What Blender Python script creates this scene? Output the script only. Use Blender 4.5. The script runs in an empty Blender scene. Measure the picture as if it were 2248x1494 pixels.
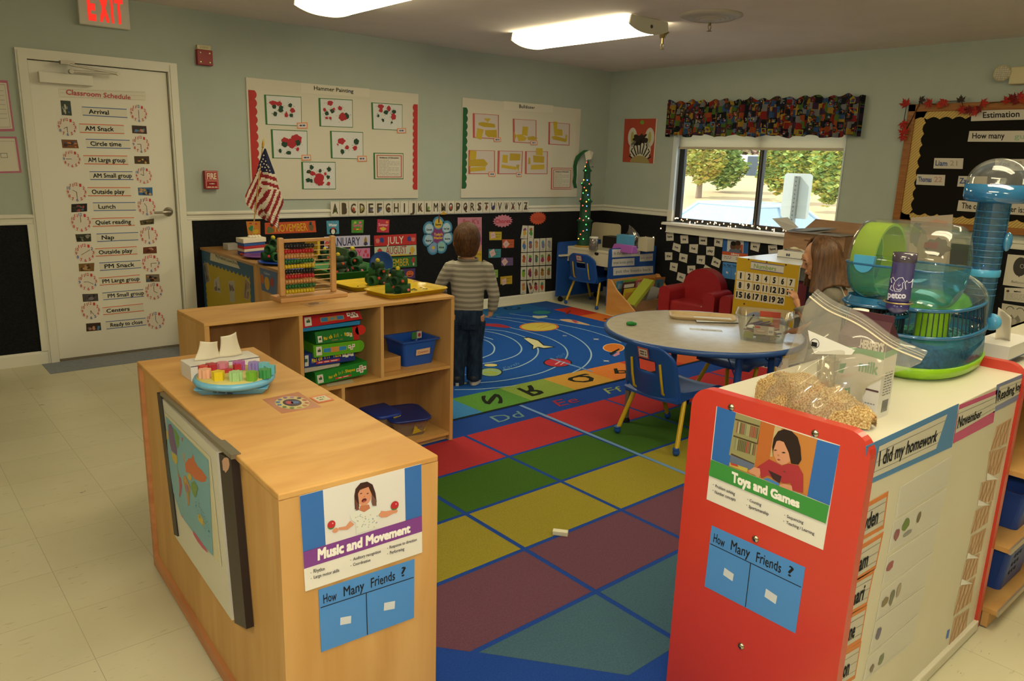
import bpy,math,random
from mathutils import Vector,Matrix
random.seed(7)
SC=bpy.context.scene
COL=SC.collection
V=Vector
# -- camera
CAMLOC=V((-6.47731,-5.90949,1.46536))
F_PX,YAW,PITCH,ROLL=1660.69,0.7178,-0.23307,0.0331
_d=V((math.sin(YAW)*math.cos(PITCH),math.cos(YAW)*math.cos(PITCH),math.sin(PITCH)))
_r=_d.cross(V((0,0,1))).normalized()
_u=_r.cross(_d)
_r2=math.cos(ROLL)*_r+math.sin(ROLL)*_u
_u2=-math.sin(ROLL)*_r+math.cos(ROLL)*_u
cam_data=bpy.data.cameras.new('camera')
cam_data.sensor_width=36.0
cam_data.lens=36.0*F_PX/2248.0
cam_data.clip_start=0.02
cam=bpy.data.objects.new('camera',cam_data)
COL.objects.link(cam)
cam.matrix_world=Matrix(((_r2.x,_u2.x,-_d.x,CAMLOC.x),(_r2.y,_u2.y,-_d.y,CAMLOC.y),(_r2.z,_u2.z,-_d.z,CAMLOC.z),(0,0,0,1)))
SC.camera=cam
# -- colour management
SC.view_settings.view_transform='Standard'
SC.view_settings.look='None'
SC.view_settings.gamma=1.0
SC.view_settings.use_curve_mapping=False
SC.view_settings.exposure=0.0
# -- sky and sun outdoors
world=bpy.data.worlds.new('sky')
SC.world=world
world.use_nodes=True
wn=world.node_tree.nodes
wn['Background'].inputs[0].default_value=(0.80,0.90,1.0,1)
wn['Background'].inputs[1].default_value=3.0
sun=bpy.data.lights.new('sun','SUN')
sun.energy=6.5
sun.angle=0.01
sun.color=(1.0,0.95,0.85)
sun_o=bpy.data.objects.new('sun',sun)
COL.objects.link(sun_o)
sun_o.rotation_euler=(math.radians(48),0,math.radians(200))
# the camera's own flash, just above the lens
fl=bpy.data.lights.new('camera_flash','AREA')
fl.energy=17.0
fl.shape='DISK'
fl.size=0.09
fl.color=(1.0,0.97,0.90)
fl_o=bpy.data.objects.new('camera_flash',fl)
COL.objects.link(fl_o)
fl_o.matrix_world=cam.matrix_world.copy()
fl_o.location=CAMLOC+0.11*_u2
TUBE=(1.0,0.88,0.56)
TUBE_POWER=13.0
H=2.44
# -- photo measuring: turns a point of the photograph into a point of a wall, floor or other plane
FR={'a1':(0,0,.26769),'a2':(0,380,.30124),'a3':(420,150,.23132),'a4':(900,180,.23132),'a5':(420,430,.17399),'a6':(700,440,.24021),'b1':(1200,320,.25439),'b2':(1420,180,.24096),'b3':(1860,130,.28783),'b4':(1440,480,.25428),'b5':(1640,340,.34803),'b6':(1300,640,.25437),'c1':(1460,820,.45098),'c2':(1800,800,.46473),'c3':(290,730,.51128),'c4':(380,490,.32795),'c5':(930,470,.27435),'c6':(940,640,.24096),'d2':(1900,60,.1548),'d4':(1100,0,.24911),'d5':(1140,560,.14235),'d7':(2000,560,.22752),'d8':(2100,1000,.33036),'e1':(660,980,.21413),'e2':(340,860,.26764),'e3':(400,740,.16014),'e4':(650,670,.12715),'e5':(1000,460,.13383),'e6':(960,880,.41106),'e7':(1540,890,.21419),'e8':(1690,470,.15396),'g2':(1960,660,.13389),'g3':(1640,660,.2008),'g4':(1220,330,.15394),'g5':(1330,590,.1379),'g6':(700,540,.12456),'g7':(760,800,.13383),'g8':(1600,650,.087),'0':(0,0,1.0)}
AX={'x':0,'y':1,'z':2}
def ray(k,x,y):
 ox,oy,s=FR[k]
 a,b=((ox+x*s)-1124.0)/F_PX,-((oy+y*s)-747.0)/F_PX
 return a*_r2+b*_u2+_d
def at(k,x,y,ax,v):
 d=ray(k,x,y)
 i=AX[ax]
 return CAMLOC+d*((v-CAMLOC[i])/d[i])
def onpl(k,x,y,p,n):
 d=ray(k,x,y)
 return CAMLOC+d*((V(p)-CAMLOC).dot(n)/d.dot(n))
 # -- materials
def lin(h):
 h=h.lstrip('#')
 o=[]
 for i in(0,2,4):
  c=int(h[i:i+2],16)/255.0
  o.append(c/12.92 if c<=.04045 else((c+.055)/1.055)**2.4)
 return(o[0],o[1],o[2],1.0)
MC={}
def M(h,rough=.6,spec=.35,metal=0.0,emit=0.0,bump=None,key=None,coat=0.0):
 k=key or(h,rough,spec,metal,emit,bump,coat)
 if k in MC:
  return MC[k]
 m=bpy.data.materials.new('paint_'+h.lstrip('#'))
 m.use_nodes=True
 nt=m.node_tree
 b=nt.nodes['Principled BSDF']
 b.inputs['Base Color'].default_value=lin(h)
 b.inputs['Roughness'].default_value=rough
 b.inputs['Specular IOR Level'].default_value=spec
 b.inputs['Metallic'].default_value=metal
 b.inputs['Coat Weight'].default_value=coat
 if emit:
  b.inputs['Emission Color'].default_value=lin(h)
  b.inputs['Emission Strength'].default_value=emit
 if bump:
  tc=nt.nodes.new('ShaderNodeTexCoord')
  n=nt.nodes.new('ShaderNodeTexNoise')
  n.inputs['Scale'].default_value=bump[0]
  n.inputs['Detail'].default_value=3
  bp=nt.nodes.new('ShaderNodeBump')
  bp.inputs['Strength'].default_value=bump[1]
  bp.inputs['Distance'].default_value=.01
  nt.links.new(tc.outputs['Object'],n.inputs['Vector'])
  nt.links.new(n.outputs['Fac'],bp.inputs['Height'])
  nt.links.new(bp.outputs['Normal'],b.inputs['Normal'])
 MC[k]=m
 return m
def noisy(name,c1,c2,scale=(8,8,8),nscale=1.0,detail=6,rough=.5,spec=.35,lo=.35,hi=.65,bump=0,dist=0.0,coat=0.0,c3=None,s3=60,t3=.68):
 """two-colour noise, stretched by scale (wood grain, mottled cloth); c3 adds fine flecks"""
 m=bpy.data.materials.new(name)
 m.use_nodes=True
 nt=m.node_tree
 b=nt.nodes['Principled BSDF']
 b.inputs['Roughness'].default_value=rough
 b.inputs['Specular IOR Level'].default_value=spec
 b.inputs['Coat Weight'].default_value=coat
 tc=nt.nodes.new('ShaderNodeTexCoord')
 mp=nt.nodes.new('ShaderNodeMapping')
 mp.inputs['Scale'].default_value=scale
 n=nt.nodes.new('ShaderNodeTexNoise')
 n.inputs['Scale'].default_value=nscale
 n.inputs['Detail'].default_value=detail
 n.inputs['Distortion'].default_value=dist
 r=nt.nodes.new('ShaderNodeValToRGB')
 r.color_ramp.elements[0].position=lo
 r.color_ramp.elements[1].position=hi
 r.color_ramp.elements[0].color=lin(c1)
 r.color_ramp.elements[1].color=lin(c2)
 L=nt.links.new
 L(tc.outputs['Object'],mp.inputs['Vector'])
 L(mp.outputs['Vector'],n.inputs['Vector'])
 L(n.outputs['Fac'],r.inputs['Fac'])
 out=r.outputs['Color']
 if c3:
  n3=nt.nodes.new('ShaderNodeTexNoise')
  n3.inputs['Scale'].default_value=s3
  n3.inputs['Detail'].default_value=2
  L(tc.outputs['Object'],n3.inputs['Vector'])
  r3=nt.nodes.new('ShaderNodeValToRGB')
  r3.color_ramp.elements[0].position=t3
  r3.color_ramp.elements[1].position=t3+.03
  L(n3.outputs['Fac'],r3.inputs['Fac'])
  mx=nt.nodes.new('ShaderNodeMix')
  mx.data_type='RGBA'
  L(r3.outputs['Color'],mx.inputs[0])
  L(out,mx.inputs[6])
  mx.inputs[7].default_value=lin(c3)
  out=mx.outputs[2]
 L(out,b.inputs['Base Color'])
 if bump:
  bp=nt.nodes.new('ShaderNodeBump')
  bp.inputs['Strength'].default_value=bump
  bp.inputs['Distance'].default_value=.01
  L(n.outputs['Fac'],bp.inputs['Height'])
  L(bp.outputs['Normal'],b.inputs['Normal'])
 return m
def clear(h,alpha=.25,rough=.05,gl=.12,key=None):
 """thin see-through plastic or glass: tinted transparency with a sheen, and a little body colour"""
 k=('clear',h,alpha,rough,gl)
 if k in MC:
  return MC[k]
 m=bpy.data.materials.new('clear_'+h.lstrip('#'))
 m.use_nodes=True
 nt=m.node_tree
 nt.nodes.clear()
 out=nt.nodes.new('ShaderNodeOutputMaterial')
 t=nt.nodes.new('ShaderNodeBsdfTransparent')
 t.inputs[0].default_value=lin(h)
 df=nt.nodes.new('ShaderNodeBsdfDiffuse')
 df.inputs[0].default_value=lin(h)
 g=nt.nodes.new('ShaderNodeBsdfGlossy')
 g.inputs['Roughness'].default_value=rough
 lw=nt.nodes.new('ShaderNodeLayerWeight')
 lw.inputs[0].default_value=.25
 ma=nt.nodes.new('ShaderNodeMath')
 ma.operation='MULTIPLY_ADD'
 ma.inputs[1].default_value=.35
 ma.inputs[2].default_value=gl
 m1=nt.nodes.new('ShaderNodeMixShader')
 m1.inputs[0].default_value=alpha
 m2=nt.nodes.new('ShaderNodeMixShader')
 L=nt.links.new
 L(lw.outputs['Fresnel'],ma.inputs[0])
 L(t.outputs[0],m1.inputs[1])
 L(df.outputs[0],m1.inputs[2])
 L(ma.outputs[0],m2.inputs[0])
 L(m1.outputs[0],m2.inputs[1])
 L(g.outputs[0],m2.inputs[2])
 L(m2.outputs[0],out.inputs[0])
 MC[k]=m
 return m
def glow(h,strength):
 k=('glow',h,strength)
 if k in MC:
  return MC[k]
 m=bpy.data.materials.new('glow_'+h.lstrip('#'))
 m.use_nodes=True
 nt=m.node_tree
 nt.nodes.clear()
 o=nt.nodes.new('ShaderNodeOutputMaterial')
 e=nt.nodes.new('ShaderNodeEmission')
 e.inputs[0].default_value=lin(h)
 e.inputs[1].default_value=strength
 nt.links.new(e.outputs[0],o.inputs[0])
 MC[k]=m
 return m
 # -- text outlines
TXT={}
LIFT={}
def text_geo(s,bold=0.0):
 k=(s,bold)
 if k not in TXT:
  cu=bpy.data.curves.new('lettering','FONT')
  cu.body=s
  cu.resolution_u=2
  o=bpy.data.objects.new('lettering',cu)
  me=bpy.data.meshes.new_from_object(o)
  vs=[(v.co.x,v.co.y)for v in me.vertices]
  fs=[tuple(p.vertices)for p in me.polygons]
  if bold:
   v0,f0,n=vs,fs,len(vs)
   vs=[(x+dx*bold*1.6,y+dy*bold*1.6)for dx,dy in((-1,-1),(1,-1),(1,1),(-1,1),(0,0),(-1,0),(1,0))for x,y in v0]
   fs=[tuple(i+n*j for i in f)for j in range(7)for f in f0]
  TXT[k]=(vs,fs)
  LIFT[k]=len(vs)//7 if bold else len(vs)+1
  bpy.data.objects.remove(o)
  bpy.data.curves.remove(cu)
  bpy.data.meshes.remove(me)
 return TXT[k]
CAP=max(v[1]for v in text_geo('H')[0])
# -- mesh collecting
def basis(d):
 d=V(d).normalized()
 a=V((0,0,1))if abs(d.z)<.9 else V((1,0,0))
 x=d.cross(a).normalized()
 return x,d.cross(x).normalized(),d
class B:
 def __init__(s,T=None):
  s.v=[];s.f=[];s.m=[];s.s=[];s.mats=[]
  s.T=T or Matrix()
 def add(s,vs,fs,mat,smooth=False):
  o=len(s.v)
  s.v+=[s.T@V(p)for p in vs]
  if mat not in s.mats:
   s.mats.append(mat)
  i=s.mats.index(mat)
  for f in fs:
   s.f.append(tuple(a+o for a in f));s.m.append(i);s.s.append(smooth)
  return s
 def hexa(s,c,mat):
  """eight corners: four round the bottom, four round the top"""
  return s.add(c,[(3,2,1,0),(4,5,6,7),(0,1,5,4),(1,2,6,5),(2,3,7,6),(3,0,4,7)],mat)
 def box(s,a,b,mat):
  x0,y0,z0=a;x1,y1,z1=b
  return s.hexa([(x0,y0,z0),(x1,y0,z0),(x1,y1,z0),(x0,y1,z0),(x0,y0,z1),(x1,y0,z1),(x1,y1,z1),(x0,y1,z1)],mat)
 def cbox(s,c,size,mat,rot=None):
  R=rot or Matrix.Identity(3)
  h=V(size)*.5
  pts=[]
  for z in(-1,1):
   for x,y in((-1,-1),(1,-1),(1,1),(-1,1)):
    pts.append(V(c)+R@V((x*h.x,y*h.y,z*h.z)))
  return s.hexa(pts,mat)
 def loft(s,rings,mat,caps=True,smooth=True,closed=True):
  n=len(rings[0]);vs=[p for r in rings for p in r];fs=[]
  for i in range(len(rings)-1):
   for j in range(n if closed else n-1):
    a,b=i*n+j,i*n+(j+1)%n
    fs.append((a,b,b+n,a+n))
  s.add(vs,fs,mat,smooth)
  if caps:
   s.add(rings[0],[tuple(range(n))[::-1]],mat)
   s.add(rings[-1],[tuple(range(n))],mat)
  return s
 def tube(s,path,r,mat,n=10,caps=True):
  P=[V(p)for p in path]
  R=r if isinstance(r,(list,tuple))else[r]*len(P)
  rings=[]
  x=None
  for i,p in enumerate(P):
   d=(P[min(i+1,len(P)-1)]-P[max(i-1,0)]).normalized()
   if x is None:
    x,y,_=basis(d)
   else:
    x=(x-d*x.dot(d))
    x=x.normalized()if x.length>1e-6 else basis(d)[0]
    y=d.cross(x)
   rings.append([p+R[i]*(math.cos(2*math.pi*k/n)*x+math.sin(2*math.pi*k/n)*y)for k in range(n)])
  return s.loft(rings,mat,caps)
 def cyl(s,a,b,r,mat,r2=None,n=18,caps=True):
  return s.tube([a,b],[r,r if r2 is None else r2],mat,n,caps)
 def lathe(s,prof,c,mat,n=28,axis=(0,0,1),sx=1.0,sy=1.0,smooth=True):
  x,y,d=basis(axis)
  if tuple(axis)==(0,0,1):
   x,y=V((1,0,0)),V((0,1,0))
  rings=[[V(c)+d*z+max(r,1e-4)*(sx*math.cos(2*math.pi*k/n)*x+sy*math.sin(2*math.pi*k/n)*y)for k in range(n)]for r,z in prof]
  return s.loft(rings,mat,True,smooth)
 def ell(s,c,r,mat,n=16,rot=None,a0=-90,a1=90):
  R=rot or Matrix.Identity(3)
  r=(r,r,r)if not isinstance(r,(tuple,list))else r
  m=max(6,n//2)
  rings=[]
  for i in range(m+1):
   t=math.radians(a0+(a1-a0)*i/m)
   rings.append([V(c)+R@V((r[0]*max(math.cos(t),1e-3)*math.cos(2*math.pi*k/n),r[1]*max(math.cos(t),1e-3)*math.sin(2*math.pi*k/n),r[2]*math.sin(t)))for k in range(n)])
  return s.loft(rings,mat,True)
 def ext(s,pts,vec,mat,smooth=False):
  n=len(pts)
  a=[V(p)for p in pts];b=[p+V(vec)for p in a]
  s.add(a+b,[(i,(i+1)%n,(i+1)%n+n,i+n)for i in range(n)],mat,smooth)
  s.add(a,[tuple(range(n))[::-1]],mat)
  s.add(b,[tuple(range(n))],mat)
  return s
 def surf(s,fn,nu,nv,mat,thick=None,smooth=True):
  vs=[V(fn(i/nu,j/nv))for j in range(nv+1)for i in range(nu+1)]
  w=nu+1
  fs=[(j*w+i,j*w+i+1,(j+1)*w+i+1,(j+1)*w+i)for j in range(nv)for i in range(nu)]
  s.add(vs,fs,mat,smooth)
  if thick:
   v2=[p+V(thick)for p in vs]
   s.add(v2,[f[::-1]for f in fs],mat,smooth)
   edge=[i for i in range(w)]+[j*w+nu for j in range(1,nv+1)]+[nv*w+i for i in range(nu-1,-1,-1)]+[j*w for j in range(nv-1,0,-1)]
   m=len(edge)
   s.add([vs[e]for e in edge]+[v2[e]for e in edge],[(i,i+m,(i+1)%m+m,(i+1)%m)for i in range(m)],mat)
  return s
 def build(s,name,parent=None,origin=None,bevel=0,seg=2,sub=0,loc=None):
  if origin is None and parent is None:
   xs=[p.x for p in s.v];ys=[p.y for p in s.v];zs=[p.z for p in s.v]
   origin=V(((min(xs)+max(xs))/2,(min(ys)+max(ys))/2,min(zs)))
  if parent is not None:
   origin=V((0,0,0));q=parent
   while q is not None:
    origin+=V(q.location);q=q.parent
  origin=V(origin)
  me=bpy.data.meshes.new(name)
  me.from_pydata([p-origin for p in s.v],[],s.f)
  for m in s.mats:
   me.materials.append(m)
  me.polygons.foreach_set('material_index',s.m)
  me.polygons.foreach_set('use_smooth',s.s)
  me.update()
  o=bpy.data.objects.new(name,me)
  COL.objects.link(o)
  if parent is not None:
   o.parent=parent
  else:
   o.location=origin
  if bevel:
   md=o.modifiers.new('edges','BEVEL')
   md.width=bevel;md.segments=seg;md.limit_method='ANGLE';md.angle_limit=math.radians(40)
   md.harden_normals=False
  if sub:
   md=o.modifiers.new('round','SUBSURF');md.levels=sub;md.render_levels=sub
  return o
def tag(o,label,cat,group=None):
 o['label']=label;o['category']=cat
 if group:
  o['group']=group
 return o
def root(name,loc,label,cat,group=None):
 o=bpy.data.objects.new(name,None)
 o.empty_display_size=.05
 o.location=loc
 COL.objects.link(o)
 return tag(o,label,cat,group)
def struct(o):
 o['kind']='structure'
 return o
def copy_tree(o,parent=None):
 c=o.copy()
 COL.objects.link(c)
 c.parent=parent
 for ch in list(o.children):
  copy_tree(ch,c)
 return c
 # -- printed and cut paper: a thin slab with flat shapes laid on it
class Sheet:
 """corners tl, tr, br, bl as seen from the front; positions on it run 0..1 from the left and 0..1 from the top"""
 def __init__(s,quad,mat,thick=.0012,lay=.00035,base=True,bend=None):
  s.q=[V(p)for p in quad]
  s.n=(s.q[3]-s.q[0]).cross(s.q[1]-s.q[0]).normalized()
  s.t=thick;s.lay=lay;s.k=0;s.bend=bend
  s.b=B()
  if base:
   a=s.q;c=[p+s.n*thick for p in a]
   s.b.hexa([a[3],a[2],a[1],a[0],c[3],c[2],c[1],c[0]],mat)
 def p(s,x,y,k=1):
  a,b,c,d=s.q
  t=(a*(1-x)+b*x)*(1-y)+(d*(1-x)+c*x)*y
  return t+s.n*(s.t+k*s.lay)
 def poly(s,pts,mat,k=1):
  s.b.add([s.p(x,y,k)for x,y in pts],[tuple(range(len(pts)))[::-1]],mat)
  return s
 def rect(s,x0,y0,x1,y1,mat,k=1):
  return s.poly([(x0,y0),(x1,y0),(x1,y1),(x0,y1)],mat,k)
 def frame(s,x0,y0,x1,y1,w,h,mat,k=1):
  s.rect(x0,y0,x1,y0+h,mat,k);s.rect(x0,y1-h,x1,y1,mat,k)
  s.rect(x0,y0+h,x0+w,y1-h,mat,k);return s.rect(x1-w,y0+h,x1,y1-h,mat,k)
 def disc(s,x,y,rx,ry,mat,k=1,n=20,jag=0,a0=0,a1=360):
  pts=[]
  for i in range(n+(a1-a0<360)):
   a=math.radians(a0+(a1-a0)*i/n);j=1+jag*(random.random()-.5)
   pts.append((x+rx*j*math.cos(a),y-ry*j*math.sin(a)))
  return s.poly(pts,mat,k)
 def ring(s,x,y,rx,ry,w,mat,k=1,n=32,a0=0,a1=360):
  vs=[];wy=w*ry/rx
  for i in range(n+1):
   a=math.radians(a0+(a1-a0)*i/n)
   vs+=[s.p(x+(rx-w)*math.cos(a),y-(ry-wy)*math.sin(a),k),s.p(x+rx*math.cos(a),y-ry*math.sin(a),k)]
  s.b.add(vs,[(2*i,2*i+1,2*i+3,2*i+2)for i in range(n)],mat)
  return s
 def line(s,pts,w,mat,k=1):
  """polyline of width w metres"""
  P=[s.p(x,y,k)for x,y in pts]
  vs=[]
  for i,q in enumerate(P):
   d=P[min(i+1,len(P)-1)]-P[max(i-1,0)]
   e=s.n.cross(d)
   e=e.normalized()*w*.5 if e.length>1e-9 else V((0,0,0))
   vs+=[q+e,q-e]
  s.b.add(vs,[(2*i,2*i+1,2*i+3,2*i+2)for i in range(len(P)-1)],mat)
  return s
 def text(s,t,x0,y0,x1,y1,mat,k=2,bold=0.0,slope=0.0,wob=0.0):
  """capital top at y0, baseline at y1, from x0 to x1; slope lowers the right-hand end"""
  vs,fs=text_geo(t,bold)
  if not vs:
   return s
  a,b=min(v[0]for v in vs),max(v[0]for v in vs)
  w=(b-a)or 1
  out=[]
  nl=LIFT[(t,bold)]
  for i,(vx,vy)in enumerate(vs):
   u=(vx-a)/w
   dy=slope*u+(wob*math.sin(u*len(t)*2.1+len(t))if wob else 0)
   out.append(s.p(x0+(x1-x0)*u,y1-(y1-y0)*vy/CAP+dy,k+.12*(i//nl)))
  s.b.add(out,fs,mat)
  return s
 def scribble(s,x0,y0,x1,y1,mat,w=.002,k=2,word=.05):
  """a line of print too small to read"""
  x=x0
  while x<x1-.01:
   e=min(x1,x+word*(.5+random.random()))
   s.rect(x,y0,e,y1,mat,k)
   x=e+word*.28
  return s
 def thing(s,name,label,cat,group=None):
  return tag(s.b.build(name),label,cat,group)
 def part(s,name,parent):
  return s.b.build(name,parent)
def quad(k,pts,ax,v):
 return[at(k,x,y,ax,v)for x,y in pts]
def quadn(k,pts,p,n):
 return[onpl(k,x,y,p,n)for x,y in pts]
BLK=M('1c1b1a',.7,.2)
INK=M('262626',.8,.1)
PAPER=M('e9e6da',.75,.2)
WHITE=M('efede6',.6,.3)
# -- THE ROOM
SAGE=noisy('sage_wall_paint','a6aea2','a9b1a5',(3,3,3),2,3,rough=.62,spec=.25)
FELT=noisy('black_felt','1b1b1c','232324',(40,40,40),3,4,rough=.95,spec=.05)
TRIM=M('d9d6c6',.45,.35)
CEIL=noisy('ceiling_paint','e2d8cf','e6dcd3',(2,2,2),2,2,rough=.9,spec=.1)
XL,XR,YF=-8.6,0.0,-8.3
DX0,DX1,DZ=-5.505,-4.655,1.995
def vct():
 m=bpy.data.materials.new('vinyl_floor_tile')
 m.use_nodes=True
 nt=m.node_tree;L=nt.links.new
 b=nt.nodes['Principled BSDF']
 b.inputs['Roughness'].default_value=.33
 b.inputs['Specular IOR Level'].default_value=.4
 tc=nt.nodes.new('ShaderNodeTexCoord')
 br=nt.nodes.new('ShaderNodeTexBrick')
 br.offset=0.0
 br.inputs['Scale'].default_value=1.0
 br.inputs['Brick Width'].default_value=.305
 br.inputs['Row Height'].default_value=.305
 br.inputs['Mortar Size'].default_value=.0011
 br.inputs['Mortar Smooth'].default_value=.2
 br.inputs['Color1'].default_value=lin('c9c3a4')
 br.inputs['Color2'].default_value=lin('cfc9ac')
 br.inputs['Mortar'].default_value=lin('a59f84')
 L(tc.outputs['Object'],br.inputs['Vector'])
 col=br.outputs['Color']
 def flecks(scale,nsc,t0,t1,hexc,col,fac=1.0):
  mp=nt.nodes.new('ShaderNodeMapping');mp.inputs['Scale'].default_value=scale
  n=nt.nodes.new('ShaderNodeTexNoise');n.inputs['Scale'].default_value=nsc;n.inputs['Detail'].default_value=3
  r=nt.nodes.new('ShaderNodeValToRGB')
  r.color_ramp.elements[0].position=t0;r.color_ramp.elements[1].position=t1
  r.color_ramp.elements[1].color=(fac,fac,fac,1)
  mx=nt.nodes.new('ShaderNodeMix');mx.data_type='RGBA'
  L(tc.outputs['Object'],mp.inputs['Vector']);L(mp.outputs['Vector'],n.inputs['Vector']);L(n.outputs['Fac'],r.inputs['Fac'])
  L(r.outputs['Color'],mx.inputs[0]);L(col,mx.inputs[6]);mx.inputs[7].default_value=lin(hexc)
  return mx.outputs[2]
 col=flecks((14,60,1),1,.64,.72,'a79f80',col,.55)
 col=flecks((24,95,1),1,.71,.74,'6d6753',col,.9)
 col=flecks((9,20,1),1.3,.74,.76,'4f4a3c',col,.9)
 col=flecks((1.2,1.2,1),1.5,.45,.75,'b3ab88',col,.5)
 L(col,b.inputs['Base Color'])
 return m
VCT=vct()
O0=(0,0,0)
struct(B().box((XL,YF,-.1),(XR,0,0),VCT).build('floor',origin=O0))
struct(B().box((XL,YF,H),(XR,0,H+.1),CEIL).build('ceiling',origin=O0))
# back wall with the door opening: sage above, black felt below the chair rail
w=B()
w.box((XL,0,0),(DX0-.05,.12,H),SAGE).box((DX1+.05,0,0),(XR+.2,.12,H),SAGE).box((DX0-.05,0,DZ+.04),(DX1+.05,.12,H),SAGE)
w.box((XL,-.004,.09),(DX0-.1,0,.96),FELT).box((DX1+.09,-.004,.09),(-.004,0,.96),FELT)
w.box((DX0-.05,.06,-.02),(DX1+.05,.12,DZ+.04),SAGE)
struct(w.build('wall_back',origin=O0))
# window wall
WY0,WY1,WZ0,WZ1=-.92,-2.725,.895,2.0
w=B()
w.box((0,WY0,0),(.16,0,H),SAGE).box((0,YF,0),(.16,WY1,H),SAGE).box((0,WY1,0),(.16,WY0,WZ0-.02),SAGE).box((0,WY1,WZ1),(.16,WY0,H),SAGE)
w.box((-.004,YF,.09),(0,-.004,.8),FELT).box((-.004,WY0-.0,.8),(0,-.004,.96),FELT).box((-.004,YF,.8),(0,WY1,.96),FELT)
struct(w.build('wall_right',origin=O0))
struct(B().box((XL-.12,YF,0),(XL,.12,H),SAGE).build('wall_left',origin=O0))
struct(B().box((XL-.12,YF-.12,0),(XR+.16,YF,H),SAGE).build('wall_front',origin=O0))
# chair rails (stepped moulding) and baseboards
def rail(name,a,b,n,z=.951,h=.067):
 """moulding between points a and b along a wall, n pointing into the room"""
 prof=[(0,0),(.012,0),(.014,.012),(.010,.016),(.012,.038),(.022,.046),(.022,.058),(.012,.067),(0,.067)]
 r=[]
 for p in(a,b):
  r.append([V((p[0],p[1],z))+V(n)*d+V((0,0,q*h/.067))for d,q in prof])
 o=B();k=len(prof)
 o.add(r[0]+r[1],[(i,(i+1)%k,(i+1)%k+k,i+k)for i in range(k)]+[tuple(range(k))[::-1],tuple(range(k,2*k))],TRIM)
 return struct(o.build(name))
rail('trim_1',(XL,0),(DX0-.066,0),(0,-1,0))
rail('trim_2',(DX1+.066,0),(0,0),(0,-1,0))
rail('trim_3',(0,0),(0,WY0),(-1,0,0))
rail('trim_4',(0,WY1),(0,YF),(-1,0,0))
def base(name,a,b,n):
 o=B();p=[(0,0),(.014,0),(.014,.075),(.006,.09),(0,.09)]
 r=[[V((q[0],q[1],0))+V(n)*d+V((0,0,z))for d,z in p]for q in(a,b)]
 k=len(p)
 o.add(r[0]+r[1],[(i,(i+1)%k,(i+1)%k+k,i+k)for i in range(k)]+[tuple(range(k))[::-1],tuple(range(k,2*k))],TRIM)
 return struct(o.build(name))
base('baseboard_back',(XL,0),(DX0-.066,0),(0,-1,0))
base('baseboard_back_2',(DX1+.066,0),(-.015,0),(0,-1,0))
base('baseboard_right',(0,0),(0,YF),(-1,0,0))
# white moulding edging the felt panels each side of the door
struct(B().box((DX1+.066,-.016,.09),(DX1+.10,0,.951),TRIM).build('trim_5'))
struct(B().box((DX0-.105,-.016,.09),(DX0-.066,0,.951),TRIM).build('trim_6'))
# grey tile row at the door
g=[at('a2',170,1432,'z',.001),at('a2',1310,1300,'z',.001)]
struct(B().box((-5.62,-.315,0),(-4.2,-.02,.0015),noisy('grey_tile','6d7480','79808c',(9,9,9),3,4,rough=.4)).build('floor_strip'))
# ---- door
DOORP=M('dedacb',.42,.35)
STEEL=M('a9a294',.3,.5,metal=.9)
f=B()
for x0,x1 in((DX0-.066,DX0-.004),(DX1+.004,DX1+.066)):
 f.box((x0,-.018,0),(x1,.06,DZ+.066),TRIM)
 f.box((x0+.012,-.024,0),(x1-.022,-.018,DZ+.05),TRIM)
f.box((DX0-.004,-.018,DZ+.004),(DX1+.004,.06,DZ+.066),TRIM)
door=struct(f.build('door_1'))
B().box((DX0,.012,.012),(DX1,.052,DZ),DOORP).build('door_leaf',door,bevel=.003)
B().box((DX0-.004,-.01,0),(DX1+.004,.05,.011),M('6b6455',.5)).build('threshold',door)
YD=.0115
kp=at('0',371,465,'y',YD-.02)
k=B()
k.lathe([(.032,0),(.034,.004),(.028,.010),(.012,.014),(.011,.045),(.0,.046)],(kp.x,YD,kp.z),STEEL,24,(0,-1,0))
k.tube([(kp.x,YD-.04,kp.z),(kp.x-.03,YD-.05,kp.z),(kp.x-.06,YD-.048,kp.z),(kp.x-.108,YD-.042,kp.z-.002)],[.011,.0105,.009,.008],STEEL,12)
k.build('door_handle',door)
q=quad('a1',[(310,578),(755,628),(762,712),(322,668)],'y',YD-.03)
c=B()
c.box((q[0].x,YD-.05,(q[3].z+q[2].z)/2),(q[1].x,YD,(q[0].z+q[1].z)/2),DOORP)
c.build('closer_box',door,bevel=.004)
a=B()
p1,p2,p3,p4=[at('a1',x,y,'y',-.07)for x,y in((585,585),(965,605),(575,530),(540,505))]
a.tube([p1,p2],.008,M('cfcabb',.35,.5,metal=.3),8).tube([p2+V((0,-.008,0)),p3],.008,M('cfcabb',.35,.5,metal=.3),8)
a.cyl(p1+V((0,.03,0)),p1-V((0,.012,0)),.014,STEEL).cyl(p2+V((0,.01,0)),p2-V((0,.016,0)),.012,STEEL)
a.box((p4.x-.03,-.07,p4.z-.016),(p4.x+.05,-.018,p4.z+.006),STEEL)
a.build('closer_arm',door)
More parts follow.
